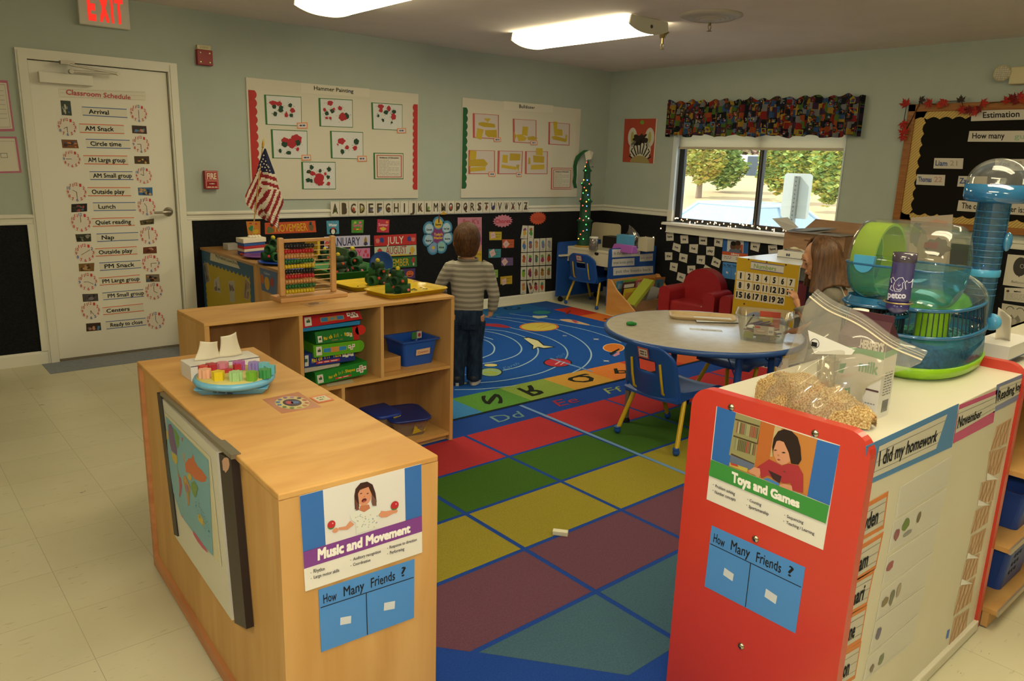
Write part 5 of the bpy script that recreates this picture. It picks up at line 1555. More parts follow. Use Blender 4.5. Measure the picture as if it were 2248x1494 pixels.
land([(312,745),(335,735),(370,790),(360,850),(345,875),(325,830),(310,790)],'6a8f3c',4)
land([(245,690),(262,690),(285,740),(305,790),(300,850),(298,935),(285,940),(275,850),(255,780),(242,730)],'b5803c',4)
land([(262,760),(285,770),(290,810),(275,830)],'8a6a9a',5);land([(280,820),(296,830),(290,870)],'7a9a44',5);land([(250,720),(268,725),(266,750)],'c2a838',5)
land([(238,500),(250,510),(252,580),(243,570)],'c98a4a');land([(225,370),(236,375),(234,410),(224,400)],'a8506c')
land([(372,1020),(390,1010),(415,1050),(435,1090),(428,1125),(405,1090),(378,1065)],'c2a838')
land([(328,1145),(360,1180),(420,1260),(465,1325),(470,1345),(420,1300),(370,1235),(335,1180)],'b8466c')
land([(222,1010),(240,1025),(238,1035),(224,1022)],'b8466c')
random.seed(9)
for _ in range(60):
 x=random.uniform(350,490);y=random.uniform(max(820,2.2*x+60),1000+(x-350)*1.6)
 blob(s,'e2',x,y,2.5,3,M('3f6f88'),4,.4,6)
s.thing('world_map','laminated world map taped on the white board at the shelf back','map')
# -- WHITE CABINET WITH RED ENDS
MEL=noisy('cream_melamine','cdc7b2','d2ccb8',(2,2,2),2,2,rough=.3,spec=.4)
REDP=M('c23a2c',.33,.4,coat=.2)
WX0,WX1,WY0_,WY1_,WZT=-4.868,-3.808,-5.262,-4.792,.884
wc=root('storage_cabinet',((WX0+WX1)/2,(WY0_+WY1_)/2,0),'cream cabinet with rounded red end panels and homework charts on its side','cabinet')
def endpanel(x0,x1):
 pts=[];r=.055
 for cy,a0 in((WY1_-r,0),(WY0_+r,90)):
  for i in range(9):
   a=math.radians(a0+90*i/8)
   pts.append(V((x0,cy+r*math.cos(a),.912-r+r*math.sin(a))))
 pts+=[V((x0,WY0_,.0072)),V((x0,WY1_,.0072))]
 return B().ext(pts,(x1-x0,0,0),REDP).build('end_panel',wc,bevel=.004,seg=3)
endpanel(WX0,WX0+.03);endpanel(WX1-.03,WX1)
B().box((WX0+.03,WY0_+.008,WZT-.028),(WX1-.03,WY1_,WZT),MEL).build('top_board',wc,bevel=.002)
B().box((WX0+.03,WY0_+.009,.04),(WX1-.03,WY0_+.023,WZT-.028),MEL).build('side_panel',wc)
B().box((WX0+.03,WY1_-.016,.04),(WX1-.03,WY1_-.002,WZT-.028),MEL).build('side_panel',wc)
B().box((WX0+.03,WY0_-.004,.0072),(WX1-.024,WY0_+.036,.042),MEL).build('base_board',wc,bevel=.003)
for x,y in((322,163),(730,290),(440,803),(370,1325)):
 p=at('c1',x,y,'x',WX0-.0005)
 B().lathe([(.0,.006),(.006,.005),(.009,.002),(.0095,0)][::-1],p,M('c2b9a4',.15,.6,metal=1),16,(-1,0,0)).cbox(p+V((-.006,0,0)),(.001,.007,.0016),BLK).build('screw',wc)
 # ---- Toys and Games poster
s=Sheet(quad('c1',[(252,158),(852,348),(770,857),(203,610)],'x',WX0-.0003),M('d9d5ca',.4),.001)
ppoly(s,'e7',[(163,5),(355,70),(285,620),(105,548)],BLP,2)
ppoly(s,'e7',[(1188,345),(1420,412),(1322,1018),(1090,925)],BLP,2)
ppoly(s,'e7',[(355,70),(1188,345),(1090,925),(285,620)],M('b9793a',.4),2)
ppoly(s,'e7',[(355,70),(612,155),(545,640),(285,500)],M('8f8a5e',.4),3)
ppoly(s,'e7',[(612,155),(755,205),(690,620),(545,640),(545,560)],M('b0642f',.4),3);ppoly(s,'e7',[(755,205),(825,225),(730,520),(700,520)],M('b9a578',.4),3)
for(x0,y0,x1,y1)in((350,130,600,205),(332,300,572,380),(308,485,548,590)):
 ppoly(s,'e7',[(x0,y0),(x1,y1),(x1-4,y1+14),(x0-3,y0+14)],M('4a3a24',.4),4)
random.seed(8)
for rowy,x0,n in((160,372,13),(330,350,13)):
 for i in range(n):
  x=x0+17*i;y=rowy+5.2*i
  ppoly(s,'e7',[(x,y),(x+13,y+4),(x-3,y+118),(x-16,y+112)],M(random.choice(['a09a70','8a5a44','b0a888','5f5a3c','9a4438','7a8468']),.4),5)
ppoly(s,'e7',[(302,500),(545,600),(540,650),(430,660),(292,575)],M('5f6a80',.4),4)
ppoly(s,'e7',[(292,578),(480,640),(470,680),(290,612)],M('b8a44a',.4),5);ppoly(s,'e7',[(300,582),(370,600),(385,625),(310,605)],M('b33a34',.4),6)
ppoly(s,'e7',[(730,420),(745,330),(790,260),(850,238),(930,260),(990,320),(1020,420),(1032,550),(1000,600),(925,590),(900,480),(850,370),(780,345),(740,460),(738,520)],M('2a1d1a',.4),6)
ppoly(s,'e7',[(740,420),(760,350),(820,335),(880,360),(930,450),(935,550),(880,590),(830,605),(780,575),(745,500)],M('c98e6c',.45),5)
ppoly(s,'e7',[(740,400),(770,330),(830,318),(900,350),(935,440),(890,370),(820,350),(775,360)],M('2a1d1a',.4),7)
ppoly(s,'e7',[(745,452),(762,446),(785,452),(765,460)],M('2a1d1a'),7);ppoly(s,'e7',[(825,475),(850,470),(872,478),(848,486)],M('2a1d1a'),7)
ppoly(s,'e7',[(778,545),(800,542),(820,552),(798,560)],M('8a3a34'),7);blob(s,'e7',795,505,12,9,M('b07654'),7,0,12)
ppoly(s,'e7',[(570,630),(700,545),(770,580),(830,612),(900,590),(1000,610),(1050,700),(1050,890),(940,860),(920,790),(850,790),(740,740),(690,710),(620,740),(600,660)],M('a03238',.5),6)
ppoly(s,'e7',[(690,655),(830,720),(810,790),(740,745)],M('3a2426',.5),7);blob(s,'e7',858,672,14,6,M('4a3a2a'),7,0,10)
ppoly(s,'e7',[(490,665),(545,625),(605,640),(612,690),(590,745),(555,705),(510,690)],M('c98e6c',.45),7)
ppoly(s,'e7',[(808,802),(860,795),(935,815),(945,870),(900,860),(870,850),(820,825)],M('c98e6c',.45),8)
ppoly(s,'e7',[(640,745),(690,735),(810,795),(800,815)],M('3f78b8',.4),8)
ppoly(s,'e7',[(105,548),(1322,1018),(1288,1200),(80,710)],M('3c8a3e',.4),9)
qtext(s,'Toys and Games','e7',[(322,672),(1022,960),(1018,1040),(318,768)],WH,11,.03)
for t,c in(('Problem solving',[(148,805),(350,885),(345,917),(143,832)]),('Number concepts',[(142,865),(357,945),(353,977),(137,895)]),('Counting',[(500,952),(622,998),(617,1028),(497,980)]),('Sportsmanship',[(493,1012),(698,1090),(693,1122),(488,1042)]),('Sequencing',[(887,1112),(1057,1178),(1052,1208),(883,1142)]),('Teaching / Learning',[(880,1175),(1170,1290),(1165,1320),(876,1205)])):
 qtext(s,t,'e7',c,M('3a3632'),3,.008)
for x,y in((125,808),(120,865),(478,958),(470,1015),(860,1117),(850,1178)):
 blob(s,'e7',x,y,4,4,M('3a3632'),3,0)
s.thing('activity_poster','Toys and Games poster of a child in red on the red cabinet end','poster')
friends(quad('c1',[(228,738),(683,942),(635,1262),(193,1033)],'x',WX0-.0003),'blue How Many Friends chart on the red cabinet end')
# ---- papers along the cabinet's side
YS=WY0_+.0085
LP=M('c6c0ae',.5)
def lined(s,n=3,col='8a8680'):
 for i in range(n):
  s.line([(.02,.2+.6*i/(n-1)),(.98,.2+.6*i/(n-1))],.0012,M(col),1)
def hw(qd,inner,tape,t,c,label,name='chart_title'):
 s=Sheet(quad('c2',qd,'y',YS),tape,.0008)
 ppoly(s,'c2',inner,M('c9c4b4',.5),2)
 s.lay*=1
 for f in(.18,.5,.82):
  a=[inner[0][0]*(1-f)+inner[3][0]*f,inner[0][1]*(1-f)+inner[3][1]*f];d=[inner[1][0]*(1-f)+inner[2][0]*f,inner[1][1]*(1-f)+inner[2][1]*f]
  s.line([spx(s,'c2',*a),spx(s,'c2',*d)],.0014,M('7d7a76'),3)
 qtext(s,t,'c2',c,INK,4,.012)
 s.thing(name,label,'sign','lettered strips on the cabinet side')
hw([(215,385),(655,183),(622,388),(232,565)],[(280,385),(605,228),(572,362),(250,532)],M('4f82b4',.6),'I did my homework',[(282,408),(572,290),(565,335),(276,475)],'blue taped title strip reading I did my homework on the cabinet side')
hw([(658,190),(838,118),(818,272),(628,372)],[(655,212),(830,142),(820,225),(638,325)],M('c2527e',.5),'November',[(655,245),(762,213),(755,250),(645,300)],'pink taped title strip reading November on the cabinet side')
hw([(835,95),(1010,22),(1005,130),(815,228)],[(848,105),(1010,42),(1003,108),(826,198)],M('7a82a8',.5),'Reading log',[(842,125),(948,82),(944,118),(836,172)],'periwinkle taped title strip reading Reading log on the cabinet side')
ORT=M('cf7a3c',.5)
NS=[('yden',[(60,745),(323,597),(300,772),(20,930)],[(140,772),(248,730),(242,776),(136,832)],'top name strip in orange tape'),('iam',[(0,970),(300,788),(262,962),(-30,1150)],[(122,962),(182,935),(176,972),(114,1010)],'name strip second from the top in orange tape'),('nari',[(-30,1130),(258,962),(220,1135),(-60,1300)],[(85,1140),(158,1110),(152,1148),(75,1190)],'name strip third from the top in orange tape'),('ane',[(-60,1290),(222,1132),(192,1305),(-90,1480)],[(66,1306),(130,1275),(123,1315),(56,1358)],'name strip fourth from the top in orange tape'),('son',[(-80,1470),(195,1305),(165,1480),(-110,1660)],[(50,1464),(105,1440),(98,1480),(42,1512)],'lowest name strip in view in orange tape')]
for t,qd,c,l in NS:
 q=quad('c2',qd,'y',YS)
 for i_,j_ in((0,1),(3,2)):
  q[i_]=q[j_]+(q[i_]-q[j_])*((q[j_].x-(WX0+.031))/(q[j_].x-q[i_].x))
 s=Sheet(q,ORT,.0008)
 s.rect(.0,.12,.93,.88,M('c4beb0',.5),1)
 for f in(.25,.5,.75):
  s.line([(.02,f),(.92,f)],.0014,M('6f6c66'),2)
 s.text(t,.04,.30,.04+.15*len(t),.72,INK,4,.014)
 s.thing('name_strip',l+' beside the red panel','name strip','name strips on the cabinet side')
STK=[[],[('8f4a5a',362,800,11,24),('5f7a34',407,748,15,26),('6a5a3a',468,717,8,22),('8a8a84',415,790,18,10)],[('9a4a58',330,950,13,20)],[('7a6a4a',307,1118,13,18),('6a6a58',340,1095,9,28),('a0907a',373,1060,9,28)],[('5f5a7a',275,1270,11,26)],[('7a6a5a',245,1430,8,15),('6f7a5a',290,1383,10,18)]]
PS=[[(378,580),(622,430),(597,570),(357,722)],[(347,742),(597,585),(560,740),(320,890)],[(318,912),(560,745),(530,880),(290,1050)],[(290,1070),(530,885),(495,1040),(262,1210)],[(262,1215),(495,1045),(468,1170),(230,1365)],[(225,1385),(465,1175),(440,1310),(200,1500)]]
PL_=['empty clear pocket strip, highest under the homework title','pocket strip with four stickers','pocket strip with one round pink sticker','pocket strip with three small stickers','pocket strip with one purple arch sticker','lowest pocket strip in view with two small stickers']
for i,qd in enumerate(PS):
 s=Sheet(quad('c2',qd,'y',YS),M('d2cec4',.3),.0008)
 for j in range(1,38):
  s.line([(j/38,.03),(min(.99,j/38+.02),.97)],.0008,M('b4b0aa',.4),1)
 s.line([(.02,.95),(.98,.95)],.002,M('d8d6d0',.3),2)
 for c,x,y,rx,ry in STK[i]:
  blob(s,'c2',x,y,rx,ry,M(c,.4),3,.35,12)
 s.thing('sticker_strip',PL_[i]+' on the cabinet side','sticker strip','clear sticker strips on the cabinet side')
TAN,TANL=M('b98c66',.4),M('c8a888',.4)
PLQ=[[(835,290),(905,250),(880,370),(805,405)],[(800,410),(880,385),(845,510),(785,545)],[(765,555),(838,530),(815,640),(742,665)],[(735,690),(812,645),(790,745),(712,800)],[(715,810),(785,770),(760,880),(692,915)],[(690,925),(755,890),(738,985),(662,1040)],[(660,1050),(735,1000),(712,1120),(630,1185)],[(635,1195),(705,1150),(690,1240),(608,1325)]]
for i,qd in enumerate(PLQ):
 s=Sheet(quad('c2',qd,'y',YS),TANL,.0008)
 for j in range(4):
  s.line([(.05+.25*j,.02),(min(.98,.3+.25*j),.98)],.006,TAN,1);s.line([(.95-.25*j,.02),(max(.02,.7-.25*j),.98)],.006,TAN,2)
 if i in(1,2,4,5):
  a=s.p(0,.75);c_=s.p(0,1.0);e=s.p(.28,1.0)
  s.b.add([a,c_,e+V((0,-.022,.004)),a+V((.012,-.02,-.006))],[(0,1,2,3)],M('d8d4ca',.5))
 s.thing('plaid_strip','tan plaid paper piece, %s in the column'%['first from the top','second from the top, curled','third from the top, curled','fourth from the top','fifth from the top, curled','sixth from the top, curled','seventh from the top','lowest'][i],'paper strip','plaid paper strips on the cabinet side')
s=Sheet(quad('c2',[(603,1255),(613,1248),(605,1288),(595,1295)],'y',YS),M('3f6fc0',.5),.0008)
s.thing('tape_scrap','tiny scrap of blue tape beside the lowest plaid piece','tape')
# ---- another open shelf past the cabinet, at the right edge
os_=root('open_shelf',(-3.2,-5.1,0),'open shelf with metal edged boards beyond the far red panel','shelf')
for z in(.075,.30,.56):
 B().box((-3.79,-5.30,z-.016),(-2.62,-4.95,z),PLY).build('shelf_board',os_)
 B().box((-3.79,-5.306,z-.018),(-2.62,-5.30,z+.002),M('b5a48e',.3,.5,metal=.5)).build('metal_edge',os_)
B().box((-3.79,-4.95,.0072),(-2.62,-4.935,.86),PLYV).build('back_panel',os_)
B().box((-2.62,-5.30,.0072),(-2.6,-4.935,.86),REDP).build('end_panel',os_)
B().box((-3.79,-5.30,.845),(-2.62,-4.935,.86),MEL).build('top_board',os_)
B().box((-3.79,-5.28,.0072),(-2.62,-5.26,.06),PLYV).build('kick_board',os_)
def tub(x0,y0,z0,w,d,h,mat,name,label,cat,grp=None,flare=.02,lip=.008,T=None,holes=False,parts=None,wall=.004):
 """open-topped bin with flared walls and a rolled lip"""
 rt=root(name,(x0,y0,z0)if T is None else(T@V((x0,y0,z0))).to_tuple(),label,cat,grp)
 def ring(ww,dd,z,r=.018,n=4):
  pts=[]
  for cx,cy,a0 in((ww/2-r,dd/2-r,0),(-ww/2+r,dd/2-r,90),(-ww/2+r,-dd/2+r,180),(ww/2-r,-dd/2+r,270)):
   for i in range(n+1):
    a=math.radians(a0+90*i/n)
    pts.append(V((x0+cx+r*math.cos(a),y0+cy+r*math.sin(a),z0+z)))
  return pts
 b=B(T)
 f=flare
 rings=[ring(w,d,0),ring(w+2*f,d+2*f,h-.006),ring(w+2*f+2*lip,d+2*f+2*lip,h-.006),ring(w+2*f+2*lip,d+2*f+2*lip,h),ring(w+2*f-2*wall,d+2*f-2*wall,h),ring(w-2*wall,d-2*wall,wall)]
 b.loft(rings,mat,True,False)
 b.build('bin_body',rt)
 if holes:
  for i in(-1,0,1):
   for j in(0,1,2):
    zz=h*(.35+.2*j);off=f*zz/h
    B(T).cbox((x0+i*.028-w*.2,y0-d/2-off-.001,z0+zz),(.014,.002,.012),M('101828')).build('slot_hole',rt)
 return rt
BLUEP=M('1f4fa8',.35,.45)
p=at('d8',400,600,'y',-5.24)
tub(-3.52,-5.13,.0755,.24,.26,.17,M('26458f',.4),'storage_bin','blue slotted bin on the lower shelf at the right edge','bin','blue bins at the right edge',holes=True)
tub(-3.50,-5.14,.3005,.25,.26,.14,M('26458f',.4),'storage_bin','blue slotted bin on the middle shelf at the right edge','bin','blue bins at the right edge',holes=True)
# -- FURNITURE AT THE BACK
BLU=M('1d4a94',.35,.4)
DBLU=M('1b3f80',.32,.45)
YLW=M('c2a01c',.35,.45)
# ---- school chair
def make_chair(label,dark=False):
 """blue moulded seat and back on bent yellow tube legs; faces local +x"""
 r=root('school_chair',(0,0,0),label,'chair','blue school chairs with yellow legs')
 sh=BLU
 # back shell with a hand slot
 nu,nv=18,18
 def hw(z):
  t=(z-.262)/.298
  w=.182-.012*t
  if t>.72:
   u=(t-.72)/.28
   w*=math.sqrt(max(0.0,1-.72*u*u))
  return w
 def pt(i,j):
  z=.262+.298*j/nv;y=(2*i/nu-1)*hw(z)
  x=-.205-.075*(z-.262)/.298+.035*(y/.18)**2
  return V((x,y,z))
 b=B();vs=[pt(i,j)for j in range(nv+1)for i in range(nu+1)];fs=[]
 for j in range(nv):
  for i in range(nu):
   z=.262+.298*(j+.5)/nv
   if .405<z<.472 and 6<=i<12:
    continue
   fs.append((j*19+i,j*19+i+1,(j+1)*19+i+1,(j+1)*19+i))
 b.add(vs,fs,sh,True)
 o=b.build('backrest',r)
 md=o.modifiers.new('thick','SOLIDIFY');md.thickness=.012;md.offset=0
 # seat
 def sf(u,v):
  x=-.215+.40*u;y=(2*v-1)*(.175+.012*u)
  z=.318-.02*math.sin(math.pi*u)*.6-.03*max(0,u-.85)/.15*.8-.012*(1-(2*v-1)**2)+.01
  if u<.12:
   z-=(0.12-u)*.35
  return(x,y,z)
 b=B().surf(sf,16,12,sh,thick=(0,0,-.013))
 b.build('seat',r)
 for s in(-1,1):
  b=B().surf(lambda u,v,s=s:(-.205+.2*u,s*(.172+.008*u),.31-.045*v*(1-u*.6)),6,3,sh,thick=(0,-s*.008,0))
  b.build('seat_skirt',r)
 for s in(-1,1):
  for front in(0,1):
   if front:
    path=[(.03,s*.02,.288),(.03,s*.11,.288),(.045,s*.150,.282),(.075,s*.165,.262),(.225,s*.205,.022)]
   else:
    path=[(-.10,s*.02,.288),(-.10,s*.11,.288),(-.112,s*.150,.282),(-.128,s*.165,.262),(-.212,s*.205,.022)]
   lg=B().tube(path,.0125,YLW,12).build('leg',r)
   e=V(path[-1])
   B().ell(e+V((0,0,-.002)),(.0195,.0195,.02),BLU,14).cyl(e,e+V((-.004 if not front else-.006,-s*.001,.02)),.017,BLU).build('foot_cap',lg)
 for s in(-1,1):
  B().tube([(-.283+.02,s*.095,.47),(-.245,s*.098,.38),(-.226,s*.098,.31),(-.195,s*.09,.292),(-.12,s*.08,.289)],.007,YLW,8).build('back_support',r)
 if not dark:
  s_=Sheet([V((-.294,.035,.545)),V((-.294,-.035,.545)),V((-.277,-.035,.488)),V((-.277,.035,.488))],M('b9503e',.5),.001)
  s_.rect(.1,.13,.9,.87,M('cfc8b8',.5),1).scribble(.2,.3,.8,.45,M('6a5a4a'),k=2,word=.3).scribble(.2,.55,.8,.7,M('6a5a4a'),k=2,word=.3)
  s_.part('name_label',r)
 return r
ch=make_chair('blue chair with yellow legs drawn up to the near side of the round table')
ch.location=(-3.185,-3.505,.0062);ch.rotation_euler=(0,0,math.radians(-1))
c2_=copy_tree(ch);c2_['label']='blue chair with yellow legs pushed up to the blue writing desk in the corner'
c2_.location=(-.60,-.475,0);c2_.rotation_euler=(0,0,math.radians(6))
c3_=copy_tree(ch);c3_['label']='dark blue chair pushed under the far side of the round table'
c3_.location=(-2.40,-3.40,.0062);c3_.rotation_euler=(0,0,math.radians(180))
# ---- round table
TC,TR,TZ=V((-2.85,-3.42,0)),.56,.56
TOPM=noisy('grey_laminate','b2a99a','b9b1a4',(6,6,6),3,3,rough=.22,spec=.5)
tb_=root('round_table',(TC.x,TC.y,0),'round grey laminate table with blue edge in the middle of the room','table')
B().lathe([(.0,TZ-.026),(TR-.012,TZ-.026),(TR-.006,TZ-.02),(TR-.006,TZ-.001),(TR-.012,TZ),(.0,TZ)],TC,TOPM,72).build('tabletop',tb_)
B().lathe([(TR-.007,TZ-.030),(TR+.002,TZ-.030),(TR+.004,TZ-.015),(TR+.002,TZ-.0015),(TR-.007,TZ-.0005)],TC,M('2c5190',.35,.45),72).build('edge_band',tb_)
for a in(-117,-40,57,148):
 c=TC+V((.42*math.cos(math.radians(a)),.42*math.sin(math.radians(a)),0))
 l=B().cyl(c+V((0,0,.20)),c+V((0,0,TZ-.027)),.0195,M('2a4f96',.4),n=18).cyl(c+V((0,0,.03)),c+V((0,0,.22)),.015,M('9a978e',.3,.5,metal=.8),n=14).build('leg',tb_)
 B().lathe([(.022,.0068),(.022,.02),(.015,.034)],c,BLK,16).build('foot',l)
 d=(TC-c).normalized()
 B().tube([c+V((0,0,.36)),c+d*.18+V((0,0,TZ-.028))],.004,M('2a4f96',.4),6).build('brace',l)
B().box((TC.x-.3,TC.y-.02,TZ-.055),(TC.x+.3,TC.y+.02,TZ-.0265),M('2c3c66',.5)).build('apron',tb_)
# ---- blue writing desk in the corner
dk=root('writing_desk',(-.45,-.49,0),'blue sided white writing desk in the corner by the back wall','desk')
BPAN=M('1e4a92',.45,.3)
def rpanel(y0,y1,x0,x1,z0,z1,r=.025):
 pts=[]
 for cx,a0 in((x1-r,0),(x0+r,90)):
  for i in range(6):
   a=math.radians(a0+18*i)
   pts.append(V((cx+r*math.cos(a),y0,z1-r+r*math.sin(a))))
 pts+=[V((x0,y0,z0)),V((x1,y0,z0))]
 return B().ext(pts,(0,y1-y0,0),BPAN).build('end_panel',dk,bevel=.003)
rpanel(-.17,-.145,-.85,-.12,.06,.645)
rpanel(-.838,-.815,-.785,-.06,.06,.642)
WD=M('cfc6ad',.4,.35)
B().box((-.72,-.815,.575),(-.10,-.17,.60),WD).build('desk_top',dk,bevel=.003)
d_=B().box((-.715,-.80,.44),(-.70,-.17,.575),WD);dr=d_.build('drawer_front',dk,bevel=.002)
pz=at('b1',430,935,'x',-.717)
B().ell((-.716,pz.y,.562),(.004,.03,.018),BLK,14).build('finger_notch',dr)
B().box((-.70,-.815,.44),(-.12,-.17,.45),M('8a8478',.5)).build('under_shelf',dk)
B().box((-.12,-.815,.30),(-.10,-.17,.60),WD).build('back_panel',dk)
pts=[V((-.84,-.15,0))]
B().box((-.85,-.20,.495),(-.72,-.17,.512),WD).build('side_ledge',dk)
for x,y in((-.78,-.157),(-.22,-.157),(-.70,-.826),(-.16,-.826)):
 B().cyl((x,y-.014,.027),(x,y+.014,.027),.027,BLK,n=18).cyl((x,y,.03),(x,y,.062),.009,BLK).build('caster',dk)
for t,qd,l in(('In the book area we',[(566,893),(808,883),(806,950),(565,963)],'topmost'),('are quiet',[(805,935),(918,927),(915,990),(803,998)],'small right hand'),('treat books gently',[(566,978),(758,966),(757,1030),(563,1040)],'middle'),('put the books back',[(575,1052),(918,1035),(918,1095),(575,1118)],'lowest')):
 s=Sheet(quad('b1',qd,'y',-.8385),M('c9c6be',.5),.0008)
 s.text(t,.06,.3,.94,.68,M('6a7680' if l!='small right hand' else '9a7a88'),bold=.004)
 s.thing('rule_strip','%s white paper strip on the blue desk panel, reading %s'%(l,t),'sign','book area rules on the desk')
 # things on the desk
tz=.60
tree=root('christmas_tree',(-.60,-.30,tz),'tall thin dark green christmas tree decoration with coloured lights in the corner','christmas tree')
GRN=noisy('glitter_green','173c26','1f5032',(30,30,30),2,4,rough=.6,bump=.4)
zs=[(.075,0),(.078,.012),(.066,.05),(.070,.26),(.086,.275),(.074,.285),(.058,.30),(.056,.46),(.074,.475),(.062,.487),(.048,.50),(.046,.63),(.063,.645),(.052,.656),(.036,.67),(.034,.775),(.050,.79),(.038,.80),(.026,.82),(.002,.905)]
TB=V((-.615,-.30,0))
B().lathe([(r,tz+z*1.0)for r,z in zs],TB,GRN,28).build('cone_body',tree)
B().lathe([(.09,tz),(.092,tz+.012),(.07,tz+.02)],TB,M('a8843a',.5),24).build('base',tree)
LC={'r':glow('ff4a3c',5),'o':glow('ffa63a',6),'g':glow('4ae06a',4),'b':glow('5a8aff',4),'w':glow('fff0d0',4)}
def onsurf(zx,zy):
 p=onpl('g4',zx,zy,TB+V((0,0,1)),V((-.75,-.66,0)))
 h=p.z-tz
 rr=.03
 for(r0,z0),(r1,z1)in zip(zs,zs[1:]):
  if z0<=h<=z1+1e-9:
   rr=r0+(r1-r0)*(h-z0)/max(z1-z0,1e-6)
 side=V((.66,-.75,0)).normalized()
 lat=(p-TB).dot(side)
 lat=max(-rr,min(rr,lat))
 fw=math.sqrt(max(0,rr*rr-lat*lat))
 return V((TB.x,TB.y,p.z))+side*lat+V((-.75,-.66,0)).normalized()*fw
for x,y,c in((432,170,'r'),(422,230,'o'),(428,285,'g'),(402,420,'o'),(452,422,'b'),(370,470,'g'),(480,477,'r'),(411,527,'r'),(437,568,'o'),(393,605,'g'),(460,632,'b'),(357,695,'r'),(473,700,'g'),(441,727,'o'),(388,782,'r'),(445,790,'b'),(433,860,'r'),(437,937,'g'),(345,967,'r'),(470,965,'w'),(398,988,'r'),(436,1050,'g'),(397,1140,'r'),(447,1125,'b'),(356,1188,'r'),(328,1252,'o'),(397,1253,'g')):
 B().ell(onsurf(x,y),.0062,LC[c],8).build('bulb',tree)
p=onpl('g4',520,238,TB,V((-.75,-.66,0)))
B().tube([TB+V((0,0,p.z)),p,p+V((.01,0,.004))],[.002,.002,.007],M('3a3a30',.6),6).build('loose_wire',tree)
q=quad('g4',[(525,1020),(915,1055),(905,1400),(490,1345)],'x',-.20)
def rrect3(q,r=.12,n=5):
 """rounded outline inside four corner points"""
 a,b,c,d=q;out=[]
 for p,u,v in((a,d,b),(b,a,c),(c,b,d),(d,c,a)):
  for i in range(n+1):
   t=i/n
   p0=p+(u-p)*r;p1=p+(v-p)*r
   out.append((p0*(1-t)+p*t)*(1-t)+(p*(1-t)+p1*t)*t)
 return out
q[2].z=q[3].z=tz+.001
tag(B().ext(rrect3(q),(.02,0,0),M('c2b696',.45)).build('tray',bevel=.004),'cream rounded tray standing upright at the back of the desk','tray')
pj=at('g4',535,1415,'z',tz)
jr=root('pencil_jar',(pj.x,pj.y,tz),'clear jar with white lid full of coloured pencils on the desk','jar')
B().lathe([(.045,tz),(.048,tz+.01),(.048,tz+.10),(.040,tz+.112),(.040,tz+.12),(.037,tz+.12),(.037,tz+.112),(.044,tz+.1),(.044,tz+.012),(.0,tz+.006)],(pj.x,pj.y,0),clear('d8d4cc',.12,.05,.1),24).build('glass',jr)
B().lathe([(.044,tz+.118),(.044,tz+.134),(.0,tz+.135)],(pj.x,pj.y,0),M('cfcabc',.4),24).build('lid',jr)
random.seed(2)
for i in range(14):
 a=random.random()*6.28;r=random.uniform(.008,.034)
 c=random.choice(['b0562a','a0427a','6a3a7a','b04a6a','c07a3a','8a4a8a','7a5a2a'])
 B().tube([(pj.x+r*math.cos(a),pj.y+r*math.sin(a),tz+.009),(pj.x+(r+.004)*math.cos(a+.4),pj.y+(r+.004)*math.sin(a+.4),tz+.10)],.0038,M(c,.5),6).build('pencil',jr)
def deskbox(qd,depth,mat,name,label,cat,y=None,x=-.5,bev=.004):
 q=quad('g4',qd,'x',x)
 z1=max(q[0].z,q[1].z);ys=[p.y for p in q]
 return(min(ys),max(ys),z1,B().box((x,min(ys),tz+.0005),(x+depth,max(ys),z1),mat).build(name,bevel=bev))
for qd,dep,mt,nm,lb,ct,x in(([(668,1222),(862,1240),(862,1420),(668,1410)],.14,M('221d1a',.5),'storage_bin','small black box on the desk in front of the upright tray','box',-.47),([(868,1212),(1038,1215),(1035,1330),(865,1330)],.10,M('4f94b8',.45),'tissue_cube','light blue box on the desk','box',-.53),([(1175,1238),(1303,1250),(1300,1370),(1170,1365)],.12,M('c2b696',.5),'pencil_sharpener','cream upright box at the right end of the desk','box',-.36)):
 q=quad('g4',qd,'x',x);ys=[p.y for p in q]
 tag(B().box((x,min(ys),tz+.0008),(x+dep,max(ys),max(q[0].z,q[1].z)),mt).build(nm,bevel=.006),lb,ct)
q=quad('g4',[(845,1330),(1110,1330),(1110,1390),(825,1390)],'x',-.62);ys=[p.y for p in q]
b=B();y0,y1=min(ys),max(ys);z1=q[0].z
b.hexa([(-.64,y0,tz+.0008),(-.54,y0,tz+.0008),(-.54,y1+.02,tz+.0008),(-.64,y1+.02,tz+.0008),(-.62,y0+.01,z1),(-.56,y0+.01,z1),(-.56,y1,z1),(-.62,y1,z1)],M('9a55a8',.5))
tag(b.build('pencil_case',bevel=.008),'purple case on the desk below the light blue box','case')
pb=at('g4',1050,1150,'x',-.18)
b=B();random.seed(6)
def bag(u,v):
 a=2*math.pi*u
 r=(.09*math.sin(math.pi*min(1,.15+v*.85))**.7)*(1+.22*math.sin(5*a+v*4)+.12*math.sin(9*a))
 return(pb.x+.6*r*math.cos(a),pb.y-.03+1.25*r*math.sin(a)+.04*v,tz+.004+.185*v-.05*v*math.sin(a))
b.surf(bag,26,10,clear('7a726c',.45,.12,.2))
tag(b.build('plastic_bag'),'crumpled grey plastic bag on the desk behind the black box','bag')
